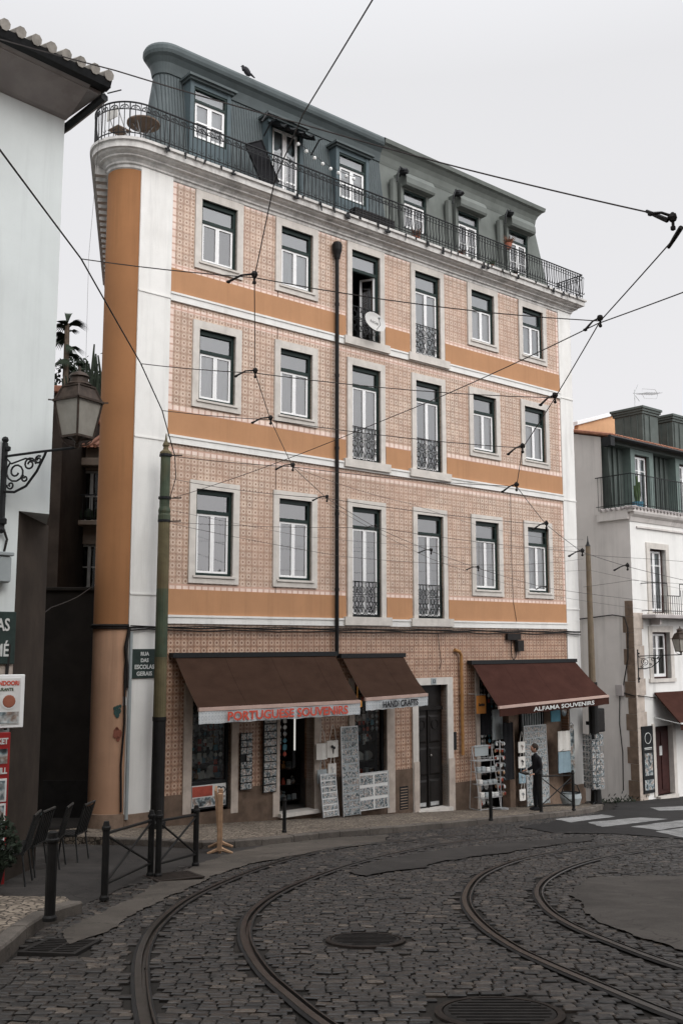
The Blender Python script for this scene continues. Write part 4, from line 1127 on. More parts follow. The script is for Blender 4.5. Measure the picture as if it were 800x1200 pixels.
# local: -x runs towards the camera side, y is inward
LZ = gz(LC.x, LC.y)
UP0 = 3.3-LZ-.0     # underside of the upper storeys
def LL(x, y): 
    c, s_ = math.cos(-LA), math.sin(-LA); dx, dy = x-LC.x, y-LC.y; return (dx*c-dy*s_, dx*s_+dy*c)
bk = LL(LC.x-5.2*math.sin(R(18)), LC.y+5.2*math.cos(R(18)))
m = MB(); m.prism([(0, 0), bk, (-9, 9), (-9, 0)], UP0, 10.55); m.build('upper_wall', M['neighbour_white'], lt)
a = (-.52, 0); b_ = LL(-4.29, 14.3); b2 = LL(-6.75, 22)
m = MB(); m.prism([(-.44, .0), (-.44, .12), (-9, 9), (-9, 0)], -.8, UP0); m.build('lower_wall', M['neighbour_white'], lt)
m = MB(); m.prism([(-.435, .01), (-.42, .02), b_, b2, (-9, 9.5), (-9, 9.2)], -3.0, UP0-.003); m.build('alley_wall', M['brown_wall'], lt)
m = MB(); m.box(-.85, -.44, -.022, .0, 2.3, 2.72); m.build('stone_panel', M['quoin_pale'], lt)
# eave: soffit, boards, gutter, round tiles
m = MB(); m.prism([(.22, -.55), (.26, 1.2), (-9, 1.2), (-9, -.55)], 10.55, 10.60); m.extx([(-.35, 10.45), (-.62, 10.60), (.0, 10.6), (.0, 10.30), (-.08, 10.32)], -9, .02)
m.build('eave_soffit', M['soffit'], lt)
m = MB(); m.extx([(-.62, 10.58), (-.72, 10.60), (-.76, 10.70), (-.72, 10.71), (-.60, 10.66)], -9, .26)
m.tube([(.24, -.62, 10.50), (.22, .30, 10.40), (.22, .9, 10.40)], .06, 6); m.tube([(.26, -.66, 10.55), (.50, -.62, 10.72)], .012, 4)
m.build('gutter', M['iron'], lt)
m = MB()
for k in range(24):
    x = .20-k*.22
    pts = []
    m.tube([(x, -.78, 10.74), (x, -.1, 10.90), (x, 1.2, 11.30)], .075, 8)
m.build('roof_tiles', M['old_tile'], lt)
m = MB(); m.add([(.28, -.70, 10.70), (.28, 1.2, 11.22), (-9, 1.2, 11.22), (-9, -.70, 10.70), (.28, -.70, 10.62), (.28, 1.2, 10.62), (-9, 1.2, 10.62), (-9, -.70, 10.62)], [(0, 1, 2, 3), (0, 4, 5, 1), (0, 3, 7, 4), (4, 7, 6, 5)])
m.build('roof', M['eave_tile'], lt)
# meter box and cables
mb_ = thing('meter_box', 'grey electricity box on the white wall above the dark name plate', 'meter box', tuple(lt.matrix_basis @ Vector((-1.15, -.0, 0))), LA)
mz = LZ
def Lw(x, y, h): return Vector((LC.x+x*math.cos(LA)-y*math.sin(LA), LC.y+x*math.sin(LA)+y*math.cos(LA), LZ+h))
mb_.location = Lw(-.95, 0, 3.62)
m = MB(); m.M = T3((0, 0, .12)); m.bev(-.40, .36, -.16, -.002, .0, .34, .02); m.build('box', M['meter'], mb_)
m = MB(); m.M = T3((0, 0, .12)); m.bev(-.42, .38, -.18, -.0, .342, .39, .008); m.build('lid', M['meter'], mb_)
cb = MB()
m = cb; m.tube([tuple(Lw(*p)) for p in ((-.86, -.06, 4.55), (-.70, -.06, 4.5), (-.62, -.06, 4.30), (-.66, -.06, 4.10), (-.85, -.06, 3.95), (-1.1, -.06, 4.0))], .018, 6)
tag(cb.build('looped_cable', M['cable'], None), 'thick black cable looping over the white wall above the grey box', 'cable')
cb = MB(); cb.tube([tuple(Lw(*p)) for p in ((-.75, -.04, 3.62), (-.76, -.04, 3.45), (-.85, -.04, 3.30), (-1.0, -.04, 3.2))], .012, 6)
tag(cb.build('thin_cable', M['cable'], None), 'thin black cable hanging from the grey box towards the dark name plate', 'cable')
cb = MB(); cb.tube([tuple(Lw(*p)) for p in ((-.50, -.03, 3.05), (-.52, -.05, 2.9), (-.53, -.04, 2.6), (-.50, -.03, 2.2), (-.51, -.03, 1.9))], .022, 6)
tag(cb.build('corner_cable', M['cable'], None), 'black cable running down the corner beside the dark name plate', 'cable')
# dark plate with pale letters
t = thing('street_sign', 'dark green name plate with big pale letters at the left edge', 'sign', Lw(-.44, -.03, 2.72), LA)
m = MB(); m.bev(-1.05, .0, -.03, .0, 0, .66, .006); m.build('plate', M['plate_dark'], t)
for s_, z in (('AS', .42), ('MÉ', .10)):
    q = text_mb(s_, .22, .006, .72, .004, 'RIGHT'); moved(q, T3((-.09, -.036, z))); q.build('lettering', M['letter_pale'], t)
# framed food menu standing out from the wall
t = thing('menu_sign', 'white framed restaurant menu with pictures of dishes', 'sign', Lw(-.42, -.12, 1.93), R(33))
m = MB(); m.bev(-1.0, .08, -.045, .0, 0, .66, .008); fr = m.build('frame', M['white_paint'], t)
m = MB(); m.box(-1.0, .03, -.052, -.045, .045, .615); m.build('print', M['paper'], t)
q = text_mb('KEBABS & TANDOORI', .075, .004, .85, .003, 'RIGHT'); moved(q, T3((.01, -.056, .53))); q.build('lettering', M['letter_red'], t)
q = text_mb('RESTAURANTE', .055, .004, .85, .001, 'RIGHT'); moved(q, T3((-.06, -.056, .46))); q.build('lettering', M['leaf'], t)
for (cx, cz, r, mt) in ((-.11, .33, .10, 'pot'), (-.36, .33, .095, 'pipe_yellow'), (-.62, .3, .1, 'yarn')):
    m = MB(); m.lathe([(r, 0), (r, .006), (0.01, .006)], 18); moved(m, T3((cx, -.052, cz)) @ RX(R(90))); d_ = m.build('dish_picture', M['paper'], t)
    m = MB(); m.lathe([(r*.8, 0), (r*.7, .006), (0.01, .008)], 14); moved(m, T3((cx, -.058, cz)) @ RX(R(90))); m.build('food', M[mt], d_)
m = MB(); m.box(-1.0, .015, -.058, -.053, .06, .20); m.build('dish_picture', M['goods'], t)
# tall red menu panel
t = thing('menu_sign', 'tall red menu panel with white framed pictures at the left edge', 'sign', Lw(-.55, -.10, .02), R(35))
m = MB(); m.bev(-1.0, .06, -.04, .0, 0, 1.86, .006); m.build('panel', M['sign_red'], t)
q = text_mb('MARKET', .10, .004, .75, .004, 'RIGHT'); moved(q, T3((.03, -.045, 1.72))); q.build('lettering', M['letter_pale'], t)
m = MB(); m.box(-.45, .03, -.046, -.04, 1.48, 1.66); m.build('picture', M['goods'], t); q = text_mb('GRILL', .10, .004, .75, .004, 'RIGHT'); moved(q, T3((.03, -.05, 1.36))); q.build('lettering', M['letter_pale'], t)
for z in (.42, .72, 1.02):
    m = MB(); m.bev(-.45, .035, -.048, -.04, z, z+.28, .003); f_ = m.build('picture_frame', M['paper'], t)
    m = MB(); m.box(-.43, .012, -.053, -.048, z+.025, z+.255); m.build('picture', M['poster'], f_)

# ------------------------------------------------------------------ lanterns
def lantern(t, s=1.0, M0=Matrix.Identity(4)):
    m = MB(); m.M = M0
    b, tp = .125*s, .190*s; H = .42*s
    cs = [(-1, -1), (1, -1), (1, 1), (-1, 1)]
    for i in range(4):
        a, c = cs[i], cs[(i+1) % 4]
        m.tube([(a[0]*b, a[1]*b, 0), (a[0]*tp, a[1]*tp, H)], .013*s, 4)
        m.tube([(a[0]*b, a[1]*b, 0), (c[0]*b, c[1]*b, 0)], .018*s, 4); m.tube([(a[0]*tp*1.04, a[1]*tp*1.04, H), (c[0]*tp*1.04, c[1]*tp*1.04, H)], .017*s, 4)
        m.tube([(a[0]*tp*1.0, a[1]*tp*1.0, H), (a[0]*tp*1.25, a[1]*tp*1.25, H+.005)], .010*s, 4)
        m.tube([(a[0]*tp, a[1]*tp, H), (a[0]*.13*s, a[1]*.13*s, H+.17*s)], .012*s, 4)
        m.tube([(a[0]*.13*s, a[1]*.13*s, H+.17*s), (c[0]*.13*s, c[1]*.13*s, H+.17*s)], .014*s, 4)
    m.lathe([(.14*s, H+.17*s), (.16*s, H+.19*s), (.11*s, H+.22*s), (.10*s, H+.28*s), (.125*s, H+.29*s), (.09*s, H+.33*s), (.02*s, H+.36*s), (.012*s, H+.42*s)], 10)
    m.lathe([(.02*s, -.13*s), (.035*s, -.10*s), (.02*s, -.06*s), (.06*s, -.02*s), (.12*s, .0)], 8)
    for a in cs: m.tube([(0, 0, -.10*s), (a[0]*.07*s, a[1]*.07*s, -.09*s), (a[0]*.11*s, a[1]*.11*s, -.05*s), (a[0]*b, a[1]*b, 0)], .008*s, 4)
    fr = m.build('lamp_frame', M['lamp_iron'], t)
    g_ = MB(); g_.M = M0; q = .97
    v = [(c[0]*b*q, c[1]*b*q, .01) for c in cs]+[(c[0]*tp*q, c[1]*tp*q, H) for c in cs]
    g_.add(v, [(0, 1, 5, 4), (1, 2, 6, 5), (2, 3, 7, 6), (3, 0, 4, 7), (3, 2, 1, 0)]); g_.build('lamp_glass', M['lamp_glass'], t)
    g_ = MB(); g_.M = M0
    v = [(c[0]*tp*q, c[1]*tp*q, H) for c in cs]+[(c[0]*.125*s, c[1]*.125*s, H+.17*s) for c in cs]
    g_.add(v, [(0, 1, 5, 4), (1, 2, 6, 5), (2, 3, 7, 6), (3, 0, 4, 7), (4, 5, 6, 7)]); g_.build('lamp_hood', M['lamp_iron'], t)
def bracket(t, L_, s=1.0):
    """along +x from the wall to the lantern, arm at z=0"""
    m = MB()
    m.box(-.025*s, .025*s, -.03*s, .03*s, -.92*s, .18*s); m.blob((0, 0, .22*s), .045*s, 8); m.blob((0, 0, -.95*s), .05*s, 8); m.blob((.05*s, 0, .1*s), .04*s, 6)
    m.blob((.02*s, .0, -.84*s), .06*s, 6)
    m.tube([(0, 0, 0), (L_*.5, 0, .035*s), (L_, 0, .06*s)], .017*s, 6)
    m.tube([(.02, 0, -.46*s), (L_*.16, 0, -.47*s), (L_*.32, 0, -.40*s), (L_*.46, 0, -.22*s), (L_*.56, 0, -.02*s), (L_*.58, 0, .03)], .018*s, 6)
    def spiral(cx, cz, r0, turns, a0, dr=.75):
        pts = []; n = int(turns*12)
        for k in range(n+1):
            a = a0+2*math.pi*turns*k/n; r = r0*(1-dr*k/n); pts.append((cx+r*math.cos(a), 0, cz+r*math.sin(a)))
        m.tube(pts, .013*s, 5)
    spiral(L_*.17, -.21*s, .15*s, 1.6, 2.2); spiral(L_*.36, -.12*s, .09*s, 1.5, 0); spiral(L_*.48, -.07*s, .055*s, 1.4, 1)
    spiral(L_*.10, -.38*s, .055*s, 1.2, 3); spiral(L_*.30, -.30*s, .05*s, 1.2, 2)
    m.tube([(L_*.02, 0, -.02), (L_*.1, 0, -.1*s), (L_*.3, 0, -.04*s), (L_*.46, 0, -.1*s)], .012*s, 5)
    m.build('bracket', M['iron'], t)
px0 = Vector((-4.335, 12.44)); lx = Vector((-3.33, 12.15)); ang = math.atan2(lx.y-px0.y, lx.x-px0.x); LL_ = (lx-px0).length
zarm = ray_at(90, 528, 12.2).z
t = thing('wall_lantern', 'large iron lantern on a scrolled bracket fixed to the white house at left', 'street lamp', (px0.x, px0.y, zarm-.03), ang)
bracket(t, LL_, 1.0); lantern(t, 1.10, T3((LL_, 0, .06+.13)) @ RZ(R(76)))

# ------------------------------------------------------------------ white house on the right
RO = Vector((9.45, 32.0)); RZ0 = -3.42
rt = thing('white_house', 'white and beige house at the right edge with green attic and railed balconies', 'building', (RO.x, RO.y, RZ0), A0)
def Rw(x, y, h): return Vector((RO.x+x*E2.x-y*NO.x, RO.y+x*E2.y-y*NO.y, RZ0+h))
m = MB()
def rgrid(m, x0, x1, z0, z1, ops, y=0):
    us = sorted(set([x0, x1]+[v for o in ops for v in o[:2]])); hs_ = sorted(set([z0, z1]+[v for o in ops for v in o[2:]]))
    for i in range(len(us)-1):
        for j in range(len(hs_)-1):
            cu, ch = (us[i]+us[i+1])/2, (hs_[j]+hs_[j+1])/2
            if any(o[0] < cu < o[1] and o[2] < ch < o[3] for o in ops): continue
            m.add([(us[i], y, hs_[j]), (us[i+1], y, hs_[j]), (us[i+1], y, hs_[j+1]), (us[i], y, hs_[j+1])], [(0, 1, 2, 3)])
    for (a, b, c, d) in ops:
        m.add([(a, y, c), (a, y+.25, c), (a, y+.25, d), (a, y, d)], [(0, 1, 2, 3)]); m.add([(b, y, c), (b, y, d), (b, y+.25, d), (b, y+.25, c)], [(0, 1, 2, 3)])
        m.add([(a, y, c), (b, y, c), (b, y+.25, c), (a, y+.25, c)], [(0, 1, 2, 3)]); m.add([(a, y, d), (a, y+.25, d), (b, y+.25, d), (b, y, d)], [(0, 1, 2, 3)])
ops = [(1.06, 2.0, 5.95, 8.13), (1.0, 2.05, 3.84, 5.36), (.88, 2.0, .10, 2.30), (3.6, 4.5, 5.95, 8.13), (3.6, 4.6, 3.84, 5.36)]
rgrid(m, .0, 9.0, -1.5, 9.28, ops); m.build('front_wall', M['white_wall'], rt)
m = MB(); m.add([(0, 0, -1.5), (0, 7, -1.5), (0, 7, 12.9), (0, 5, 13.0), (0, 1.0, 11.95), (0, 1.0, 9.28), (0, 0, 9.28)], [(0, 1, 2, 3, 4, 5, 6)])
m.add([(9, 0, -1.5), (9, 7, -1.5), (9, 7, 12), (9, 0, 12)], [(0, 1, 2, 3)]); m.add([(0, 7, -1.5), (9, 7, -1.5), (9, 7, 13), (0, 7, 13)], [(0, 1, 2, 3)])
m.build('side_wall', M['side_wall'], rt)
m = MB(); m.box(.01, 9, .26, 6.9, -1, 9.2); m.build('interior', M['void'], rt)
m = MB()
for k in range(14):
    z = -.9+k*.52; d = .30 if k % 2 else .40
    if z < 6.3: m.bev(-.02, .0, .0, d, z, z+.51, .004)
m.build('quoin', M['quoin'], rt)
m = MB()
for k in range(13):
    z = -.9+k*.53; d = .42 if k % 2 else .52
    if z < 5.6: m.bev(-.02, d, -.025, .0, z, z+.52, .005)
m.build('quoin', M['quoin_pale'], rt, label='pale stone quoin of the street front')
# balcony ledge with rounded tiles and railing
m = MB(); m.box(-.10, 9, -.22, 1.0, 9.28, 9.38); m.box(-.10, 0, 1.0, 1.25, 9.28, 9.38)
m.extx([(-.02, 9.28), (-.22, 9.28), (-.18, 9.20), (-.08, 9.12), (-.03, 8.98), (-.0, 8.98)], -.02, 9); m.box(.35, 9, -.06, 0, 8.78, 8.84)
m.box(-.10, .0, .0, 1.2, 9.05, 9.28); m.build('balcony_ledge', M['side_wall'], rt)
m = MB()
for k in range(44):
    m.tube([(-.08+k*.2, -.28, 9.40), (-.08+k*.2, .1, 9.44)], .055, 6)
for k in range(7): m.tube([(-.16, -.2+k*.2, 9.40), (.1, -.2+k*.2, 9.44)], .055, 6)
m.build('tile_edge', M['soffit'], rt)
m = MB(); m.tube([(-.05, 1.25, 10.55), (-.05, -.15, 10.55), (9, -.15, 10.55)], .018, 5); m.tube([(-.05, 1.25, 9.55), (-.05, -.15, 9.55), (9, -.15, 9.55)], .013, 5)
for k in range(70): m.tube([(-.05+k*.13, -.15, 9.4), (-.05+k*.13, -.15, 10.55)], .008 if k % 7 else .015, 4)
for k in range(1, 11): m.tube([(-.05, -.15+k*.13, 9.4), (-.05, -.15+k*.13, 10.55)], .008, 4)
m.build('balcony_railing', M['iron'], rt)
# green attic storey
m = MB(); m.add([(.36, .85, 9.38), (.10, .85, 11.9), (.10, 1.4, 11.9), (.36, 1.4, 9.38)], [(0, 1, 2, 3)]); m.add([(.36, 1.15, 9.38), (1.45, 1.15, 9.38), (1.45, 1.15, 11.9), (.1, 1.15, 11.9)], [(0, 1, 2, 3)])
m.add([(2.85, 1.15, 9.38), (4.3, 1.15, 9.38), (4.3, 1.15, 11.9), (2.85, 1.15, 11.9)], [(0, 1, 2, 3)]); m.box(5.6, 9, 1.15, 1.3, 9.38, 11.9)
for x in (.5, .8, 1.1, 3.1, 3.4, 3.7, 4.0): m.box(x, x+.03, 1.08, 1.15, 9.38, 11.9)
m.box(.1, 9, .75, 1.2, 11.72, 11.92); m.build('attic_cladding', M['zinc'], rt)
m = MB()
for x0 in (1.45, 4.3):
    m.box(x0, x0+.25, .82, 1.2, 9.38, 11.72); m.box(x0+1.15, x0+1.4, .82, 1.2, 9.38, 11.72); m.box(x0+.25, x0+1.15, .82, 1.2, 11.55, 11.72)
m.build('attic_surround', plain('pale_green_sheet', (.14, .18, .165), .5, var=.1), rt)
def rwin(x0, x1, z0, z1, y, lintel=True, stone=False, curt='curtain_grey', name='window'):
    m = MB(); t_ = .05
    m.box(x0, x0+t_, y, y+.08, z0, z1); m.box(x1-t_, x1, y, y+.08, z0, z1); m.box(x0, x1, y+.001, y+.079, z1-t_, z1); m.box(x0, x1, y+.001, y+.079, z0, z0+t_)
    o = m.build(name, M['maroon'] , rt); mid = (x0+x1)/2
    for (a, b) in ((x0+t_, mid-.002), (mid+.002, x1-t_)):
        m = MB(); m.box(a, a+.06, y+.02, y+.06, z0+t_, z1-t_); m.box(b-.06, b, y+.02, y+.06, z0+t_, z1-t_); m.box(a+.06, b-.06, y+.02, y+.06, z0+t_, z0+t_+.1); m.box(a+.06, b-.06, y+.02, y+.06, z1-t_-.07, z1-t_)
        m.box(a+.06, b-.06, y+.03, y+.05, z1-.55, z1-.52); m.build('casement', M['white_paint'], o)
        m = MB(); m.add([(a+.05, y+.045, z0+.1), (b-.05, y+.045, z0+.1), (b-.05, y+.045, z1-.1), (a+.05, y+.045, z1-.1)], [(0, 1, 2, 3)]); m.build('glass_pane', M['glass'], o)
    m = MB(); m.add([(x0, y+.10, z0), (x1, y+.10, z0), (x1, y+.10, z1), (x0, y+.10, z1)], [(0, 1, 2, 3)]); m.build('curtain', M[curt], o)
    if stone:
        m = MB(); e = .20
        m.box(x0-e, x0, -.04, y+.0, z0, z1+e); m.box(x1, x1+e, -.04, y, z0, z1+e); m.box(x0, x1, -.04, y, z1, z1+e); m.box(x0-e-.05, x1+e+.05, -.06, y, z0-.12, z0)
        m.build('stone_surround', M['stone'], o)
rwin(1.70, 2.60, 9.5, 11.55, .95, name='french_window', curt='blind'); rwin(4.55, 5.45, 9.5, 11.55, .95, name='french_window', curt='blind')
rwin(1.06, 2.0, 6.0, 8.13, .13, stone=True, curt='blind', name='french_window'); rwin(3.6, 4.5, 6.0, 8.13, .13, stone=True, curt='blind', name='french_window')
rwin(1.0, 2.05, 3.84, 5.36, .13, stone=True, curt='curtain_dark'); rwin(3.6, 4.6, 3.84, 5.36, .13, stone=True, curt='curtain_dark')
m = MB(); m.bev(.45, 5.2, -.55, .0, 5.80, 5.93, .02); m.box(.9, 1.0, -.4, -.04, 5.6, 5.8); m.build('balcony_slab', M['soffit'], rt)
m = MB(); m.tube([(.5, 0, 6.95), (.5, -.5, 6.95), (1.25, -.5, 6.95)], .015, 5); m.tube([(1.25, -.5, 6.55), (2.0, -.5, 6.55)], .015, 5); m.tube([(2.0, -.5, 6.55), (2.0, -.5, 6.95), (5.1, -.5, 6.95)], .015, 5); m.tube([(1.25, -.5, 6.95), (1.25, -.5, 6.55)], .012, 5)
m.tube([(.5, 0, 6.05), (.5, -.5, 6.05), (5.1, -.5, 6.05)], .012, 5)
for k in range(36):
    x = .5+k*.13; z = 6.55 if x < 2.0 else 6.75; m.tube([(x, -.5, 5.93), (x, -.5, z)], .009, 4)
m.build('balcony_railing', M['iron'], rt)
# roof, tiles, zinc boxes
m = MB()
def rslope(x): return 11.92+(x)*.27
m.add([(-.10, .55, 11.92), (9, .55, 11.92), (9, 5, 13.05), (-.10, 5, 13.05)], [(0, 1, 2, 3)])
m.build('roof', M['terracotta'], rt)
m = MB()
for k in range(44): m.tube([(-.1+k*.205, .48, 11.93), (-.1+k*.205, 5, 13.08)], .06, 6)
m.build('roof_tiles', M['terracotta'], rt)
m = MB(); m.extx([(.46, 11.80), (.40, 11.86), (.46, 11.92), (.56, 11.90)], -.25, 9); m.box(-.28, -.05, .42, .75, 11.55, 11.86); m.build('gutter', M['iron'], rt)
for i, (x0, x1, y1) in enumerate(((3.95, 5.0, 3.1), (6.0, 7.6, 2.7))):
    m = MB(); m.box(x0, x1, 1.9, y1, 11.9, 13.55)
    for k in range(int((x1-x0)/.35)): m.box(x0+.1+k*.35, x0+.13+k*.35, 1.86, 1.9, 12, 13.5)
    for k in range(3): m.box(x0-.04, x0, 2.1+k*.3, 2.13+k*.3, 12, 13.5)
    o = m.build('zinc_dormer', M['zinc'], rt)
    m = MB()
    for k, (e, z) in enumerate(((.05, 13.55), (.09, 13.64), (.13, 13.73))): m.box(x0-e, x1+e, 1.9-e, y1+e, z, z+.085)
    m.build('dormer_roof', M['zinc'], o)
m = MB(); m.ext([(3.2, 12.7), (6.2, 12.7), (6.2, 14.3), (5.6, 14.12), (3.3, 13.42)], 4.3, 4.5); m.build('gable_wall', M['pastel_wall'], rt)
m = MB(); m.ext([(3.1, 13.38), (5.9, 14.22), (5.9, 14.36), (3.1, 13.52)], 4.2, 4.6); m.build('gable_trim', M['white_paint'], rt)
m = MB()
for k in range(6): m.tube([(.7+k*.5, 5.15, 13.08+k*.09), (.7+k*.5, 6.9, 13.4+k*.1)], .1, 6)
m.add([(.5, 5.2, 13.0), (3.6, 5.2, 13.55), (3.6, 7.0, 13.9), (.5, 7.0, 13.3)], [(0, 1, 2, 3)])
m.build('rear_roof', M['terracotta'], rt)
an = thing('antenna', 'television antenna on the green roof boxes of the right house', 'antenna', Rw(4.45, 2.5, 13.8), A0)
m = MB(); m.tube([(0, 0, 0), (0, 0, .85)], .018, 5); m.tube([(-.1, 0, .7), (1.6, 0, .95)], .014, 5); m.tube([(0, 0, .75), (.25, 0, 1.1)], .01, 4); m.tube([(0, 0, .65), (.3, 0, .45)], .01, 4)
for k in range(7): m.tube([(.5+k*.17, -.25, .79+k*.025), (.5+k*.17, .25, .79+k*.025)], .008, 4)
m.tube([(.5, 0, .80), (.6, .05, 1.0), (1.5, .05, 1.12), (1.6, 0, .93)], .008, 4); m.tube([(.5, 0, .78), (.65, 0, .62), (1.5, 0, .74), (1.6, 0, .93)], .008, 4)
m.build('aerial', M['galv'], an)
pt = thing('potted_cactus', 'tall green cactus in a blue pot on the right balcony', 'plant', Rw(1.05, .35, 9.44), A0)
m = MB(); m.lathe([(.02, 0), (.16, 0), (.21, .30), (.19, .30), (.17, .26), (.01, .26)], 14); m.build('pot', M['blue_pot'], pt)
m = MB()
for (dx, h, l_) in ((0, .95, 0), (.09, .75, .05), (-.09, .6, -.06), (.02, .5, .08)): m.tube([(dx*.4, 0, .25), (dx, 0, .25+h*.5), (dx+l_, 0, .25+h)], [.05, .06, .03], 6)
m.build('cactus', M['leaf'], pt)
# door, poster, shop awning
m = MB(); m.box(.93, 1.95, .14, .2, .1, 2.3); o = m.build('shop_door', M['maroon'], rt)
m = MB(); m.box(1.0, 1.4, .11, .14, .25, 2.1); m.box(1.48, 1.88, .11, .14, .25, 2.1); m.build('door_panel', M['maroon'], o)
m = MB(); m.box(1.35, 1.5, .10, .11, 1.35, 1.65); m.build('paper_note', M['paper'], o)
m = MB(); m.box(.78, .93, -.045, .14, .1, 2.4); m.box(1.95, 2.12, -.045, .14, .1, 2.4); m.box(.9, 2.0, -.15, .2, -.05, .10); m.build('door_surround', M['stone'], rt)
t = thing('wall_poster', 'tall black poster board beside the maroon door of the right house', 'poster', Rw(.13, -.03, .25), A0)
m = MB(); m.bev(0, .62, -.04, 0, 0, 2.1, .006); m.build('board', M['iron'], t)
m = MB(); m.box(.1, .52, -.047, -.04, .55, 1.25); m.build('picture', M['poster'], t)
m = MB(); m.ring((.31, -.045, 1.72), .17, .012, n=18); m.box(.1, .52, -.046, -.04, 1.4, 1.43); m.box(.1, .52, -.046, -.04, 1.36, 1.375); m.build('emblem', M['letter_pale'], t)
m = MB(); m.box(.06, .56, -.046, -.04, .1, .42); m.build('picture', M['poster'], t)
t = thing('awning', 'small maroon awning with a faded round emblem at the right edge', 'awning', Rw(.95, 0, 2.35), A0)
m = MB(); m.add([(0, -.05, 1.05), (4, -.05, 1.05), (4, -.95, .12), (0, -.95, .12), (0, -.05, 1.0), (4, -.05, 1.0), (4, -.95, .07), (0, -.95, .07)], [(0, 3, 2, 1), (4, 5, 6, 7), (0, 4, 7, 3)]); m.add([(0, -.95, .1), (4, -.95, .1), (4, -.955, -.1), (0, -.955, -.1)], [(0, 1, 2, 3)]); m.build('canvas', M['awning_red'], t)
m = MB(); m.lathe([(.28, 0), (.28, .004), (.01, .004)], 24); moved(m, T3((1.65, -.56, .535)) @ RX(R(46))); m.build('emblem', plain('faded_print', (.16, .09, .07), .8), t)
m = MB(); m.bev(-.03, 4.03, -1.0, -.94, .08, .13, .01); m.tube([(0, 0, .25), (.0, -.93, .1)], .014, 5); m.build('front_bar', M['letter_pale'], t)
q = text_mb('A MOURARIA', .12, .004, 1, .002, 'LEFT'); moved(q, T3((.75, -.962, -.05))); q.build('lettering', M['letter_pale'], t)
t = thing('wall_lantern', 'brown iron lantern on a scrolled bracket of the right house', 'street lamp', Rw(.12, -.02, 4.58), A0-R(50))
bracket(t, 1.35, .85); lantern(t, .95, T3((1.35, 0, .16)) @ RZ(R(30)))
t = thing('junction_box', 'small beige box with cables on the side wall of the right house', 'junction box', Rw(-.0, .55, 3.3), A0)
m = MB(); m.bev(-.12, 0, -.12, .16, 0, .36, .01); m.build('box', M['soffit'], t)
m = MB(); m.tube([(-.03, .2, 5), (-.03, .1, 1)], .01); m.v = []; m.f = []
m.tube([(-.04, .05, 0), (-.03, .1, -.9), (-.03, .02, -1.8), (-.03, .05, -3.0)], .018, 5); m.tube([(-.04, -.12, .1), (-.04, -.5, .02), (.1, -.62, .02), (1.0, -.62, -.08)], .016, 5); m.tube([(-.04, -.1, .3), (-.05, -.32, 1.2), (-.05, -.36, 2.2), (-.05, -.25, 2.55), (-.05, .2, 2.62), (-.05, 1.6, 2.5)], .02, 5)
m.build('cables', M['cable'], t)

# ------------------------------------------------------------------ houses up the alley, wall, vegetation
def back_house(name, label, cx, cy, rz, wid, dep, z0, z1, mat, wins, roofmat='terracotta'):
    t = thing(name, label, 'building', (cx, cy, z0), rz)
    H = z1-z0
    m = MB(); ops = [(w[0], w[0]+w[2], w[1]-z0, w[1]-z0+w[3]) for w in wins]
    us = sorted(set([0, wid]+[v for o in ops for v in o[:2]])); hs_ = sorted(set([0, H]+[v for o in ops for v in o[2:]]))
    for i in range(len(us)-1):
        for j in range(len(hs_)-1):
            cu, ch = (us[i]+us[i+1])/2, (hs_[j]+hs_[j+1])/2
            if any(o[0] < cu < o[1] and o[2] < ch < o[3] for o in ops): continue
            m.add([(us[i], 0, hs_[j]), (us[i+1], 0, hs_[j]), (us[i+1], 0, hs_[j+1]), (us[i], 0, hs_[j+1])], [(0, 1, 2, 3)])
    m.add([(0, 0, 0), (0, dep, 0), (0, dep, H), (0, 0, H)], [(0, 1, 2, 3)]); m.add([(wid, 0, 0), (wid, dep, 0), (wid, dep, H), (wid, 0, H)], [(0, 1, 2, 3)]); m.add([(0, dep, 0), (wid, dep, 0), (wid, dep, H), (0, dep, H)], [(0, 1, 2, 3)])
    m.build('wall', mat, t)
    m = MB(); m.box(.1, wid-.1, .3, dep-.1, 0, H-.1); m.build('interior', M['void'], t)
    m = MB(); m.add([(-.3, -.45, H-.05), (wid+.3, -.45, H-.05), (wid+.3, dep*.5, H+1.0), (-.3, dep*.5, H+1.0), (wid+.3, dep, H), (-.3, dep, H)], [(0, 1, 2, 3), (3, 2, 4, 5)])
    ro_ = m.build('roof', M[roofmat], t)
    m = MB(); k = 0; x = -.3
    while x < wid+.3: m.tube([(x, -.5, H-.02), (x, dep*.5, H+1.03)], .07, 6); x += .22
    m.build('roof_tiles', M[roofmat], ro_)
    for o in ops:
        m = MB(); a, b, c, d = o
        m.box(a, a+.07, .08, .14, c, d); m.box(b-.07, b, .08, .14, c, d); m.box(a, b, .081, .139, d-.07, d); m.box(a, b, .081, .139, c, c+.07); mid = (a+b)/2; m.box(mid-.05, mid+.05, .081, .139, c, d); m.box(a, b, .1, .13, (c+d)/2-.02, (c+d)/2+.02)
        wo = m.build('window', M['back_frame'], t)
        m = MB(); m.add([(a, .12, c), (b, .12, c), (b, .12, d), (a, .12, d)], [(0, 1, 2, 3)]); m.build('glass_pane', M['shop_glass'], wo)
    return t
M['back_frame'] = plain('grey_window_paint', (.30, .29, .27), .6)
bh = back_house('terraced_house', 'dark terraced house with clay tile roof seen up the alley under the lantern', -8.6, 30.0, R(4), 3.6, 5, -5, 7.6, M['back_wall'],
    [(.35, 5.3, 1.0, 1.6), (.35, 3.2, 1.0, 1.4), (1.6, 5.3, 1.0, 1.6)])
m = MB(); m.bev(.6, 3.4, -.7, 0, 7.45, 7.65, .02); m.bev(.2, 3.5, -.6, 0, 4.35+3.2-4.6+5.2, 8.25, .02)
m.v = []; m.f = []
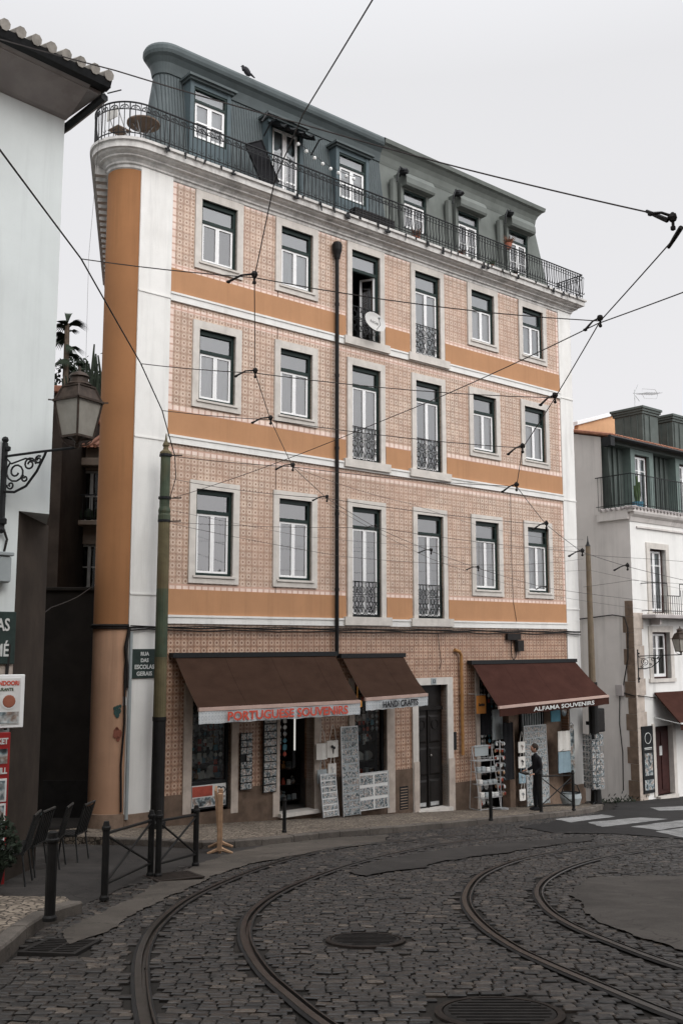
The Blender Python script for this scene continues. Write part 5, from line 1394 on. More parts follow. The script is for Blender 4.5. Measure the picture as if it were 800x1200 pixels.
m.bev(.0, 3.4, -.6, 0, 10.12, 10.27, .02); m.bev(.15, 3.3, -.45, -.003, 11.98, 12.22, .02); m.build('balcony_slab', M['back_wall'], bh)
m = MB(); m.tube([(.0, -.55, 11.05), (3.4, -.55, 11.05)], .02, 5)
for k in range(26): m.tube([(.0+k*.12, -.55, 10.27), (.0+k*.12, -.55, 11.05)], .01, 4)
m.build('balcony_railing', M['iron'], bh)
m = MB()
for k in range(9): m.blob((.2+k*.33, -.4, 10.45+random.uniform(0, .2)), (.16, .12, .2), 7, .4)
m.build('balcony_plants', M['leaf_dark'], bh)
t = thing('alley_wall', 'tall wall closing the alley, coloured dark for its shade, below the terraced house', 'wall', (-9.0, 25.0, -4.2), R(3))
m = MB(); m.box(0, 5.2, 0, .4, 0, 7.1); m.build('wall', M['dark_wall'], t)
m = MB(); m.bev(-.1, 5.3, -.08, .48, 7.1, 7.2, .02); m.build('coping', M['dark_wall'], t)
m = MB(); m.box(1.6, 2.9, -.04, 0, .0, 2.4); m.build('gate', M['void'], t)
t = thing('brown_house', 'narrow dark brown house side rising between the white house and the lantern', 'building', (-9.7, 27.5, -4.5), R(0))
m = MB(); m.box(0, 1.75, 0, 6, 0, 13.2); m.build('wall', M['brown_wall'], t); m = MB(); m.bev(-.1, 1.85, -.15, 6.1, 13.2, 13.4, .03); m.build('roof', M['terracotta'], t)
# corner pilaster strip of reddish brick on the edge of the white house's rear neighbour
def tree(name, label, x, y, z0, h, rx, rz, n, trunkh, mat='leaf_dark', seed=1, leaf=.16, group=None):
    rn = random.Random(seed)
    t = thing(name, label, 'tree', (x, y, z0), 0, group)
    m = MB(); m.tube([(0, 0, 0), (.1, .05, trunkh*.5), (0, 0, trunkh+.6)], [.22, .17, .1], 8)
    lims = []
    for k in range(7):
        a = rn.uniform(0, 6.28); e = Vector((math.cos(a)*rx*.6, math.sin(a)*rx*.6, trunkh+rn.uniform(.2, .8)*(h-trunkh)))
        m.tube([(0, 0, trunkh*.8), tuple(e*.55+Vector((0, 0, trunkh*.35))), tuple(e)], [.09, .05, .02], 5); lims.append(e)
    m.build('trunk', M['trunk'], t)
    m = MB(); cl = []
    for k in range(int(n/26)):
        while True:
            p = Vector((rn.uniform(-1, 1), rn.uniform(-1, 1), rn.uniform(-1, 1)))
            if p.length < 1: break
        cl.append((Vector((p.x*rx, p.y*rx, trunkh+(h-trunkh)/2+p.z*rz)), rn.uniform(.25, .6)*rx*.5))
    for c, r in cl:
        for k in range(26):
            p = c+Vector((rn.gauss(0, r*.5), rn.gauss(0, r*.5), rn.gauss(0, r*.5))); a = Vector((rn.gauss(0, 1), rn.gauss(0, 1), rn.gauss(0, 1))).normalized()*leaf*rn.uniform(.6, 1.3); b = a.orthogonal().normalized()*leaf*.5; b = b+Vector((0, 0, rn.uniform(-.1, .1)*leaf))
            m.add([tuple(p-a), tuple(p+b), tuple(p+a), tuple(p-b)], [(0, 1, 2, 3)])
    m.build('crown', M[mat], t)
    return t
tree('evergreen_tree', 'dark evergreen tree directly behind the lantern', -10.7, 38, -1.2, 15.4, 1.5, 5.4, 5200, 3, seed=3)
tree('evergreen_tree', 'dark evergreen tree rising beside the ochre rounded corner', -9.5, 40, -1.2, 15.9, 1.3, 5.6, 4600, 3, seed=5)
# palm-like spiky plants on top
t = thing('palm_tree', 'slender palm standing above the dark trees beside the white wall', 'tree', (-10.75, 37.2, -2), 0)
m = MB(); m.tube([(0, 0, 0), (.1, 0, 8), (0, 0, 16.0)], [.2, .14, .10], 8); m.build('trunk', M['trunk'], t)
rn = random.Random(9); m = MB()
for k in range(26):
    a = rn.uniform(0, 6.28); el = rn.uniform(-.7, 1.2); L_ = rn.uniform(.55, .9); zz = 16.0-rn.uniform(0, 1.6)*(.3 if el > 0 else 1)
    for f_ in range(9):
        b = a+(f_-4)*.13; d = Vector((math.cos(b)*math.cos(el), math.sin(b)*math.cos(el), math.sin(el))); p = Vector((0, 0, zz)); q = Vector((-d.y, d.x, 0)).normalized()*.035
        e = p+d*L_; e.z -= .22
        mi_ = p+d*L_*.55
        m.add([tuple(p), tuple(mi_+q), tuple(e), tuple(mi_-q)], [(0, 1, 2, 3)])
m.build('crown', M['leaf_dark'], t)
t = thing('cactus_clump', 'clump of tall pointed cactus stems above the alley roofs', 'plant', (-9.6, 36, 6), 0)
m = MB()
for k in range(20):
    x = rn.uniform(-.7, .9); h = rn.uniform(5.0, 7.0)-abs(x-.5)*.6; yy = rn.uniform(-.4, .4); m.tube([(x, yy, 0), (x+rn.uniform(-.1, .1), yy, h*.7), (x+rn.uniform(-.25, .25), yy, h)], [.10, .085, .03], 6)
m.build('stems', M['leaf_dark'], t)

# ------------------------------------------------------------------ unseen houses added on the camera side to shade the road; they show in the panes
def shade_house(label, x, y, rz, wid, dep, H, mat):
    t = thing('townhouse', label, 'building', (x, y, gz(x, y)-.3), rz)
    m = MB(); m.prism([(0, 0), (wid, 0), (wid, dep), (0, dep)], -3.5, H); m.build('wall', M[mat], t)
    m = MB(); m.add([(-.3, -.4, H+.02), (wid+.3, -.4, H+.02), (wid+.3, dep/2, H+1.6), (-.3, dep/2, H+1.6), (wid+.3, dep+.4, H+.02), (-.3, dep+.4, H+.02)], [(0, 1, 2, 3), (3, 2, 4, 5), (0, 3, 5), (1, 4, 2), (0, 5, 4, 1)]); m.build('roof', M['terracotta'], t)
    x_ = 1.0
    while x_ < wid-1.4:
        for z in (1.2, 4.2, 7.0):
            if z+1.7 > H: continue
            for (ya, yb, sg) in ((-.05, 0, 0), (dep, dep+.05, 1)):
                m = MB(); m.box(x_-.1, x_+1.1, ya, yb, z-.1, z+1.8); o = m.build('window', M['stone'], t)
                m = MB(); m.box(x_, x_+1.0, ya-.01 if not sg else yb, ya if not sg else yb+.01, z, z+1.7); m.build('glass_pane', M['curtain_dark'], o)
        x_ += 2.3
shade_house('pale townhouse added unseen across the street to the right to shade the road', 12.5, -6.0, R(83), 20, 8, 10.5, 'side_wall')
shade_house('ochre townhouse added unseen behind the viewpoint to shade the road', -13, -12.5, R(0), 22, 7, 11.5, 'orange')

# ------------------------------------------------------------------ awnings over the shops
def awning(lab, u0, u1, htop, f0, f1, wf, hf, val, canvas, text, tmat, tu0, tu1, tsize, valmat, dh=0, xs=1, bold=.006, thick=.02):
    t = thing('awning', lab, 'awning', BW(u0, 0, hf), A0); H = htop-hf
    X = lambda u: u-u0
    m = MB(); n = 16; rows = []
    for j in range(7):
        s_ = j/6; w = .16+(wf-.16)*s_; h = H*(1-s_)-.045*math.sin(math.pi*s_)
        rows.append([(X(u0+(f0-u0)*s_+(u1+(f1-u1)*s_-(u0+(f0-u0)*s_))*i/n), -w, h+dh*s_*i/n+.012*math.sin(i*2.1+j*.7)*math.sin(math.pi*s_)) for i in range(n+1)])
    k = n+1
    m.add([p for r in rows for p in r], [(j*k+i, (j+1)*k+i, (j+1)*k+i+1, j*k+i+1) for j in range(6) for i in range(n)])
    m.add([(p[0], p[1], p[2]-.006) for r in rows for p in r], [(j*k+i, j*k+i+1, (j+1)*k+i+1, (j+1)*k+i) for j in range(6) for i in range(n)])
    m.build('canvas', M[canvas], t, True)
    a, b = Vector((X(f0), -wf, 0)), Vector((X(f1), -wf, dh))
    m = MB(); m.add([(a.x, a.y-.03, a.z-.05), (b.x, b.y-.03, b.z-.05), (b.x, b.y-.03, b.z+.02), (a.x, a.y-.03, a.z+.02), (a.x, a.y+.03, a.z-.05), (b.x, b.y+.03, b.z-.05), (b.x, b.y+.03, b.z+.02), (a.x, a.y+.03, a.z+.02)], [(0, 1, 2, 3), (7, 6, 5, 4), (3, 2, 6, 7), (0, 4, 5, 1), (0, 3, 7, 4), (1, 5, 6, 2)])
    m.build('front_bar', M['awning_edge'], t)
    m = MB(); nn = 24; P_ = []
    for i in range(nn+1):
        s_ = i/nn; p = a+(b-a)*s_; P_.append((p.x, p.y-.015-.008*math.sin(i*1.1), p.z-.045))
    v = P_+[(p[0], p[1]-.01*math.sin(i*.9+1), p[2]-val+.008*math.sin(i*1.7)) for i, p in enumerate(P_)]
    m.add(v, [(i, nn+1+i, nn+2+i, i+1) for i in range(nn)]); m.build('valance', M[valmat], t)
    q = text_mb(text, tsize, .003, 1, bold, 'LEFT')
    wdt = max(p[0] for p in q.v)-min(p[0] for p in q.v); mn = min(p[0] for p in q.v); sc_ = (tu1-tu0)/wdt
    q.v = [((p[0]-mn)*sc_+X(tu0), p[1]-wf-.052, p[2]-.045-val*.5-tsize*.345+dh*((p[0]-mn)*sc_+X(tu0))/(f1-f0)) for p in q.v]
    q.build('lettering', M[tmat], t)
    m = MB(); m.box(X(u0-.06), X(u1+.06), -.2, -.03, H-.02, H+.08); m.build('cassette', M['iron'], t)
    for uu in (u0+.25, u1-.3):
        m = MB(); m.tube([(X(uu), -.12, H-.08), (X(uu)+.25, -wf*.55, H*.35), (X(uu)+.03, -wf+.02, -.01)], .02, 5); m.build('folding_arm', M['iron'], t)
    return t
awning('brown awning with red PORTUGUESE SOUVENIRS lettering over the left shop windows', .09, 4.36, 3.50, .12, 4.33, 1.06, 2.49, .255, 'awning', 'PORTUGUESE SOUVENIRS', 'letter_red', .78, 3.95, .245, 'valance', 0, 1, .007)
awning('small brown awning with dark HANDI CRAFTS lettering in the middle', 4.58, 6.55, 3.45, 4.50, 6.47, 1.06, 2.53, .22, 'awning', 'HANDI CRAFTS', 'letter_black', 5.0, 6.12, .20, 'valance', .04, 1, .006)
awning('maroon awning with white ALFAMA SOUVENIRS lettering over the right shop', 9.05, 13.45, 3.24, 9.02, 13.74, 1.06, 2.16, .20, 'awning_red', 'ALFAMA SOUVENIRS', 'letter_pale', 10.35, 13.0, .15, 'awning_red', .13, 1, .003)

# ------------------------------------------------------------------ shop goods and fittings
def hg(u, w): p = BW(u, w, 0); return gz(p.x, p.y)+.12-ZB
def loc_pav(u, w): p = BW(u, w, 0); return Vector((p.x, p.y, gz(p.x, p.y)+.12))
cn_ = [0]
def cards(t0, x0, z0, nx, nz, cw, ch, gx, gzz, y, lab, group, tilt=0, skip=.03, mat='card', side=''):
    """separate cards standing in front of a rack; t0 = local to world"""
    for j in range(nz):
        for i in range(nx):
            if random.random() < skip: continue
            m = MB(); m.box(-cw/2, cw/2, -.003, 0, 0, ch); m.box(-cw/2+.006, cw/2-.006, -.0045, -.003, .006, ch-.006)
            o = m.build('postcard', M[mat]); o.matrix_world = t0 @ T3((x0+i*gx, y, z0+j*gzz)) @ RX(R(tilt+random.uniform(-2, 2))) @ RY(R(random.uniform(-1.5, 1.5)))
            tag(o, '%s card from left in %s row from top, %s%s' % (ORD[i], ORD[nz-1-j], side, lab), 'postcard', group)
def local(u, w, h, extra=0): return T3(BW(u, w, h)) @ RZ(A0+extra)

# wall racks of postcards beside the pier
def wall_rack(lab, u0, wid, h0, h1, nx, nz, clab, grp):
    t = thing('card_rack', lab, 'card rack', BW(u0, .05, h0), A0)
    m = MB(); H = h1-h0
    for x in (0, wid): m.tube([(x, -.03, 0), (x, -.03, H)], .008, 4)
    for j in range(nz+1): z = H*j/nz; m.tube([(0, -.03, z), (wid, -.03, z)], .005, 4)
    m.box(0, wid, -.02, -.012, 0, H); m.build('frame', M['iron'], t)
    cw = wid/nx*.90; ch = H/nz*.84
    cards(local(u0, .05, h0), wid/nx/2, H/nz*.08, nx, nz, cw, ch, wid/nx, H/nz, -.045, clab, grp)
wall_rack('narrow wall rack of postcards left of the tiled pier under the brown awning', 1.80, .30, .66, 1.85, 2, 8, 'narrow rack by the tiled pier', 'postcards in the narrow wall rack')
wall_rack('tall wall rack of postcards between the tiled pier and the lit doorway', 2.40, .36, .55, 2.18, 1, 10, 'tall rack beside lit doorway', 'postcards in the tall wall rack')
# shop window 1
m = frame_mb(.64, 1.58, .34, 2.93, .05, -.14, -.06); wf_ = m.build('shop_window', M['iron'], house)
m = MB(); wb(m, .69, 1.53, -.13, -.07, .84, .90); m.build('rail', M['iron'], wf_)
m = MB(); m.add([(.68, .10, .9), (1.54, .10, .9), (1.54, .10, 2.9), (.68, .10, 2.9)], [(0, 1, 2, 3)]); m.build('glass_pane', M['shop_glass'], wf_)
t = thing('shop_poster', 'red and white patterned panel under the left shop window', 'poster', BW(.69, -.08, .38), A0)
m = MB(); m.bev(0, .84, -.03, 0, 0, .45, .004); m.build('board', M['paper'], t)
m = MB(); m.box(.01, .50, -.036, -.03, .22, .43); m.build('picture', M['yarn'], t); m = MB(); m.box(.02, .82, -.036, -.03, .02, .20); m.build('picture', M['poster'], t)
m = MB(); m.ring((.66, -.034, .32), .07, .012); m.ring((.76, -.034, .32), .06, .012); m.build('emblem', M['letter_black'], t)
# shelves with goods inside: each piece its own object
def shelf_unit(lab, u0, u1, w, hs, dep=.28):
    t = thing('display_shelf', lab, 'shelf', BW(u0, w, hs[0]), A0)
    m = MB()
    for h in hs: m.box(0, u1-u0, 0, dep, h-hs[0]-.02, h-hs[0])
    m.box(0, .03, 0, dep, -.02, hs[-1]-hs[0]+.3); m.box(u1-u0-.03, u1-u0, 0, dep, -.02, hs[-1]-hs[0]+.3); m.box(0, u1-u0, dep, dep+.01, -.02, hs[-1]-hs[0]+.3)
    m.build('shelves', M['wood_dark'], t)
protos = {}
def goods(kind):
    m = MB()
    if kind == 0: m.lathe([(.03, 0), (.045, .01), (.05, .07), (.03, .11), (.02, .14), (.03, .15)], 10)
    elif kind == 1: m.bev(-.05, .05, -.03, .03, 0, .13, .006)
    elif kind == 2: m.lathe([(.02, 0), (.02, .005), (.08, .02), (.085, .03), (.01, .01)], 14); moved(m, T3((0, .03, .09)) @ RX(R(78)))
    else: m.blob((0, 0, .05), (.045, .035, .05), 8, .05); m.blob((0, -.01, .12), .026, 6); m.tube([(0, .02, .05), (0, .07, .1), (0, .05, .15)], [.012, .02, .012], 5)
    return m
GN = ['vase', 'souvenir_box', 'plate', 'figurine']
gcols = ['goods', 'yarn', 'letter_pale', 'blue_pot', 'pipe_yellow', 'meter']
gm = [[None]*4 for _ in gcols]
def fill(u0, u1, w, hs, step, lab, grp, s=1.0):
    for hi, h in enumerate(hs):
        u = u0+.06; ni = 0
        while u < u1-.05:
            k = random.randrange(4); c = random.choice([0, 0, 0, 1, 2, 2, 3, 4, 5])
            if protos.get((k, c)) is None:
                o = goods(k).build(GN[k], M[gcols[c]]); protos[(k, c)] = o
            else: o = protos[(k, c)].copy(); COL.objects.link(o)
            o.matrix_world = T3(BW(u, w+random.uniform(-.06, 0), h)) @ RZ(A0+random.uniform(-.3, .3)) @ Matrix.Scale(s*random.uniform(.9, 1.55), 4)
            ni += 1; tag(o, '%s, %s piece on %s shelf up, %s' % (['souvenir vase', 'boxed souvenir', 'souvenir plate', 'souvenir figure'][k], ORD[ni-1], ORD[hi], lab), ['vase', 'souvenir', 'plate', 'figurine'][k], ['souvenir vases ', 'boxed souvenirs ', 'souvenir plates ', 'souvenir figures '][k]+grp)
            u += step*random.uniform(.85, 1.2)
hs = [.92, 1.25, 1.58, 1.91, 2.22]
shelf_unit('stepped display shelf crowded with souvenirs behind the left shop window', .68, 1.54, -.22, hs); fill(.68, 1.54, -.28, hs, .095, 'left shop window', 'in the left shop window')
hs = [.58, .95, 1.4, 1.85, 2.25]
shelf_unit('display shelf with souvenirs behind the middle shop window', 5.14, 6.05, -.30, hs); fill(5.14, 6.05, -.36, hs, .12, 'middle shop window', 'in the middle shop window')
m = frame_mb(5.09, 6.08, .50, 2.93, .05, -.14, -.06); wf_ = m.build('shop_window', M['iron'], house)
m = MB(); m.add([(5.13, .10, .55), (6.04, .10, .55), (6.04, .10, 2.9), (5.13, .10, 2.9)], [(0, 1, 2, 3)]); m.build('glass_pane', M['shop_glass'], wf_)
m = MB(); wb(m, 5.07, 6.10, -.2, -.05, -.12, .50); m.build('stall_riser', M['iron'], house)
# strings of small souvenirs hung just behind the panes
def hung(u0, u1, n, h1, h0, w, where, grp):
    for i in range(n):
        u = u0+(u1-u0)*(i+.5)/n+random.uniform(-.02, .02); nn = int((h1-h0)/.15); l_ = random.randint(nn-2, nn)
        t = thing('souvenir_string', '%s hanging string of small souvenirs from the left %s' % (ORD[i], where), 'souvenirs', BW(u, w, h1), A0)
        m = MB(); m.tube([(0, 0, 0), (0, 0, -l_*.15)], .003, 3); m.build('string', M['letter_pale'], t)
        for k in range(l_):
            m = MB(); s_ = random.uniform(.035, .055); z = -.08-k*.15
            if random.random() < .5: m.bev(-s_, s_, -.012, 0, z-s_*1.2, z+s_*1.2, .003)
            else: m.lathe([(s_, 0), (s_, .01), (.01, .014)], 10); moved(m, T3((0, 0, z)) @ RX(R(90)))
            m.build('charm', M[random.choice(['goods', 'card', 'letter_pale', 'yarn', 'meter', 'card', 'paper', 'sky_blue'])], t)
hung(.72, 1.52, 6, 2.85, 1.0, -.17, 'in the left shop window', 0)
hung(5.16, 6.02, 6, 2.85, 1.3, -.17, 'in the middle shop window', 0)
hung(2.95, 3.4, 3, 2.7, 1.2, -.4, 'in the open left doorway', 0)
hung(9.5, 10.5, 7, 2.9, .9, -.15, 'in the opening of the right shop', 0)
hung(12.4, 13.2, 4, 2.9, 2.1, -.05, 'above the shirts of the right shop', 0)
# paper lamp seen inside
t = thing('hanging_lamp', 'small lit orange lamp hanging behind the middle shop window', 'lamp', BW(5.45, -.3, 2.25), A0)
m = MB(); m.lathe([(.03, .22), (.06, .2), (.13, .08), (.11, .0), (.02, -.03)], 10); m.tube([(0, 0, .2), (0, 0, .7)], .004, 4)
lamp_m = NT('lit_orange_shade', .6); lamp_m.b.inputs['Base Color'].default_value = (.6, .25, .05, 1); lamp_m.b.inputs['Emission Color'].default_value = (1, .45, .12, 1); lamp_m.b.inputs['Emission Strength'].default_value = .5; m.build('lamp_shade', lamp_m.m, t)
# open doorway: lit tube, leaf, counter with goods
tube_m = NT('lit_tube', .5); tube_m.b.inputs['Emission Color'].default_value = (1, .97, .9, 1); tube_m.b.inputs['Emission Strength'].default_value = .6
t = thing('strip_light', 'vertical lit strip light in the open shop doorway', 'lamp', BW(3.52, -.28, 1.0), A0)
m = MB(); m.bev(-.016, .016, -.03, 0, .35, 1.75, .006); m.build('tube', tube_m.m, t)
m = MB(); m.box(-.04, .04, 0, .03, -.02, 1.78); m.build('housing', M['iron'], t)
hs = [.25, .6, .95, 1.3, 1.65, 2.0]
shelf_unit('wall shelf full of souvenirs inside the open left doorway', 2.5, 3.3, -1.0, hs); fill(2.5, 3.3, -1.06, hs, .14, 'open left doorway', 'inside the left doorway')
hs = [.15, .5, .85]
shelf_unit('low shelf with souvenirs behind the lit strip inside the left doorway', 3.45, 4.1, -.8, hs); fill(3.45, 4.1, -.86, hs, .15, 'low shelf behind lit strip', 'on the low doorway shelf')
# tote bags
def tote(lab, u, w, h, s=1.0, motif='heart', grp=None, col='cloth_white'):
    t = thing('tote_bag', lab, 'bag', BW(u, w, h), A0+random.uniform(-.05, .05), grp)
    W2, H2 = .16*s, .36*s; m = MB(); m.add([(-W2, -.02, 0), (0, -.045, -.005), (W2, -.02, 0), (W2*1.03, -.015, H2), (0, -.03, H2-.01), (-W2*1.03, -.015, H2), (-W2, 0, 0), (W2, 0, 0), (W2*1.03, 0, H2), (-W2*1.03, 0, H2)], [(0, 1, 4, 5), (1, 2, 3, 4), (2, 7, 8, 3), (6, 0, 5, 9), (7, 6, 9, 8), (5, 4, 3, 8, 9), (6, 7, 2, 1, 0)])
    m.build('body', M[col], t)
    m = MB(); m.tube([(-W2*.55, -.02, H2-.01), (-W2*.35, -.03, H2+.22*s), (0, -.02, H2+.34*s), (W2*.35, -.03, H2+.22*s), (W2*.55, -.02, H2-.01)], .008, 4); m.build('strap', M[col], t)
    m = MB()
    if motif: 
        m.blob((-.03*s, -.046, .23*s), (.035*s, .004, .035*s), 8); m.blob((.02*s, -.046, .20*s), (.04*s, .004, .035*s), 8); m.blob((.0, -.046, .13*s), (.02*s, .004, .06*s), 8)
        m.build('print', M['letter_black'] if motif == 'black' else M['poster'], t)
    return t
tote('white cotton bag hanging left of the bag with a black motif', 3.98, .14, 1.15, 1.0, None)
tote('white cotton bag with a black motif hanging beside the lit doorway', 4.28, .16, 1.18, 1.05, 'black')
tote('small grey printed bag hanging under the plain white bag', 4.0, .13, .62, .85, 'col', None, 'meter')
tote('small white bag with coloured print hanging under the black motif bag', 4.28, .15, .78, .72, 'col')
# leaning and standing display boards
def board(lab, u, w, wid, hgt, tilt, nx, nz, clab, grp, mat='paper', z=0.02, rot=0, ch=.8, legs=False, cm='card'):
    base = loc_pav(u, w)+Vector((0, 0, z)); t = thing('display_board', lab, 'display board', base, A0+rot)
    m = MB(); m.M = RX(R(-tilt)); m.bev(0, wid, -.02, 0, 0, hgt, .005); m.build('board', M[mat], t)
    m = MB(); m.M = RX(R(-tilt)); m.box(-.02, 0, -.03, .005, -.01, hgt+.02); m.box(wid, wid+.02, -.03, .005, -.01, hgt+.02); m.box(0, wid, -.03, .005, hgt, hgt+.02); m.build('frame', M['galv'], t)
    cards(T3(base) @ RZ(A0+rot) @ RX(R(-tilt)), wid/nx/2, hgt/nz*.1, nx, nz, wid/nx*.88, hgt/nz*ch, wid/nx, hgt/nz, -.022, clab, grp, 0, .02, cm)
board('leaning white board of small prints in front of the bags', 3.88, .34, .42, .92, 8, 4, 7, 'low leaning board under bags', 'prints on the low leaning board')
board('tall card board standing between the bags and the middle shop window', 4.50, .30, .48, 1.98, 3, 5, 12, 'tall board beside middle window', 'cards on the tall board', 'meter')
board('low board with six large magnet sheets under the middle shop window', 5.08, .18, .92, .84, 2, 2, 3, 'low board under middle window', 'magnet sheets on the low board', 'paper', .1, 0, .75)
# white wire display stand
def wire_stand(lab, u, w):
    base = loc_pav(u, w); t = thing('wire_stand', lab, 'display stand', base, A0-R(8))
    m = MB()
    for x in (0, .66):
        m.tube([(x, 0, 0), (x+.0, .32, 1.55)], .013, 5); m.tube([(x, 0, 0), (x, .45, 0)], .013, 5); m.tube([(x, .45, 0), (x, .32, 1.55)], .011, 5)
    m.tube([(0, 0, .02), (.66, 0, .02)], .012, 5); m.tube([(0, .32, 1.55), (.66, .32, 1.55)], .012, 5); m.build('frame', M['galv'], t)
    for k, z in enumerate((.30, .62, .92, 1.2)):
        m = MB(); y0 = .20*z; 
        for i in range(8): m.tube([(0, y0-.12+i*.045, z), (.66, y0-.12+i*.045, z+.005)], .006, 4)
        for x in (0, .22, .44, .66): m.tube([(x, y0-.13, z+.09), (x, y0-.12, z), (x, y0+.2, z)], .006, 4)
        m.tube([(0, y0-.13, z+.09), (.66, y0-.13, z+.09)], .007, 4); m.build('shelf', M['galv'], t)
    m = MB(); m.bev(.10, .56, .33, .345, 1.3, 1.58, .004); m.build('header_panel', M['meter'], t)
    for z in (.30, .62, .92):
        for i in range(4):
            g_ = MB(); g_.bev(-.06, .06, -.05, .05, 0, .07+random.uniform(0, .05), .006); o = g_.build('folded_cloth', M[random.choice(['cloth_white', 'meter', 'paper'])])
            o.matrix_world = T3(base) @ RZ(A0-R(8)) @ T3((.1+i*.155, .2*z+.02, z+.012)); tag(o, 'small folded pale cloth on the white wire stand', 'cloth', 'folded cloths on the wire stand')
wire_stand('white wire display stand with sloping shelves beside the dark entrance door', 8.78, .62)
# spinner of sunglasses
base = loc_pav(9.62, .55); t = thing('spinner_rack', 'slim revolving rack of small trinkets beside the white wire stand', 'display stand', base, A0)
m = MB(); m.lathe([(.2, 0), (.2, .03), (.03, .05), (.02, .06), (.02, 1.75), (.03, 1.76)], 12); m.build('post', M['galv'], t)
for z in [.45+.18*i for i in range(8)]:
    m = MB(); m.ring((0, 0, z), .11, .008, 'xy', 12); m.tube([(-.11, 0, z), (.11, 0, z)], .006, 4); h_ = m.build('hoop', M['galv'], t)
    for k in range(5):
        a = k*1.256+z*3; g_ = MB(); g_.blob((0, 0, -.05), (.028, .018, .05), 7, .15); o = g_.build('trinket', M[random.choice(['goods', 'letter_pale', 'yarn', 'wood_pale'])])
        o.matrix_world = T3(base+Vector((math.cos(a)*.12, math.sin(a)*.12, z))); tag(o, 'small trinket hanging on the slim revolving rack', 'trinket', 'trinkets on the slim rack')
# stacked totes hanging on the right shop, big board, shirts, prints
for k, (h, s) in enumerate(((1.60, .8), (1.20, .82), (.80, .78), (.35, .8))):
    b = tote(['topmost pale bag in the hanging row left of the big card board', 'second pale bag from the top in the row left of the big board', 'blue grey bag third from the top in the hanging row', 'lowest printed pale bag in the hanging row by the big board'][k], 10.72, .35, h-.75, s, 'col' if k != 1 else 'black', None, 'cloth_white' if k != 2 else 'blue_cloth')
board('big board of small cards behind the standing person', 10.98, .30, .92, 2.10, 2, 7, 13, 'big board behind the person', 'cards on the big board', 'meter', .02)
m = MB(); wb(m, 10.84, 13.26, -.3, -.24, -.9, 3.1); m.build('shop_back_panel', M['plinth'], house)
m = frame_mb(11.35, 12.35, .25, 2.75, .05, -.235, -.16)
bw = m.build('barred_window', M['iron'], house)
m = MB()
for k in range(9): m.tube([(11.42+k*.107, .15, .28), (11.42+k*.107, .15, 2.72)], .010, 4)
m.tube([(11.38, .15, 1.2), (12.32, .15, 1.2)], .010, 4); m.tube([(11.38, .15, 2.0), (12.32, .15, 2.0)], .010, 4); m.build('bars', M['galv'], bw)
m = MB(); m.add([(11.4, .22, .3), (12.3, .22, .3), (12.3, .22, 2.7), (11.4, .22, 2.7)], [(0, 1, 2, 3)]); m.build('glass_pane', M['curtain_dark'], bw)
def flat_item(name, lab, cat, u, w, h, wid, hgt, mat, grp=None, fold=True):
    t = thing(name, lab, cat, BW(u, w, h), A0+random.uniform(-.08, .08), grp); m = MB(); n = 8
    P_ = [(wid*i/n, -.02-.015*math.sin(i*1.6)) for i in range(n+1)]
    m.add([(p[0], p[1], 0) for p in P_]+[(p[0]*.94+.03*wid, p[1], hgt) for p in P_]+[(p[0], p[1]+.02, 0) for p in P_]+[(p[0]*.94+.03*wid, p[1]+.02, hgt) for p in P_], [(i, i+1, n+2+i, n+1+i) for i in range(n)]+[(2*n+2+i+1, 2*n+2+i, 3*n+3+i, 3*n+4+i) for i in range(n)])
    m.build('cloth', M[mat], t); m = MB(); m.tube([(wid*.1, -.01, hgt), (wid*.5, -.01, hgt+.06), (wid*.9, -.01, hgt)], .006, 4); m.build('hanger', M['iron'], t)
flat_item('shirt', 'white printed shirt hanging right of the standing person', 'shirt', 12.45, .22, .75, .52, .55, 'cloth_white')
flat_item('shirt', 'pale blue shirt hanging below the white printed shirt', 'shirt', 12.42, .24, .15, .56, .58, 'blue_cloth')
flat_item('shirt', 'grey shirt hanging deep in the shop beside the slim revolving rack', 'shirt', 9.95, .0, 1.2, .45, .8, 'meter')
flat_item('dress', 'dark dress hanging at the opening of the right shop', 'dress', 10.15, .2, .15, .42, 1.5, 'clothes_black')
flat_item('shirt', 'dark shirt hanging beside the brown pier of the right shop', 'shirt', 9.55, -.05, 1.35, .4, .8, 'clothes_black')
t = thing('wall_print', 'sky blue square print above the shirts in the right shop', 'picture', BW(12.42, .02, 1.55), A0); m = MB(); m.bev(0, .42, -.03, 0, 0, .42, .005); m.build('print', M['sky_blue'], t)
t = thing('wall_print', 'small pale framed print above the big card board', 'picture', BW(11.0, -.1, 1.95), A0); m = MB(); m.bev(0, .26, -.03, 0, 0, .3, .005); m.build('frame', M['paper'], t); m = MB(); m.box(.03, .23, -.036, -.03, .03, .27); m.build('picture', M['poster'], t)
for k in range(4):
    t = thing('wall_print', ['round blue and white plate high beside the right pilaster', 'round patterned plate second from the top beside the right pilaster', 'round red patterned plate third from the top beside the pilaster', 'lowest round plate above the sky blue print'][k], 'plate', BW(12.95+(.1 if k % 2 else 0), .02, 2.05+[.55, .28, .02, -.25][k]), A0)
    m = MB(); m.lathe([(.12, 0), (.12, .012), (.01, .02)], 14); moved(m, RX(R(90))); m.build('plate', M[['sky_blue', 'poster', 'yarn', 'goods'][k]], t)
flat_item('scarf', 'long narrow dark patterned scarf between the shirts and the revolving rack', 'scarf', 13.0, .2, .1, .22, 1.35, 'goods')
hs = [-.6, -.2, .2, .6, 1.0]
shelf_unit('deep shelf of souvenirs inside the left part of the right shop', 9.55, 10.55, -.5, hs); fill(9.55, 10.55, -.56, hs, .16, 'on the deep shelf of the right shop', 'in the right shop')
t = thing('wicker_basket', 'pale round basket on the pavement behind the right barrier', 'basket', loc_pav(12.55, .55), 0)
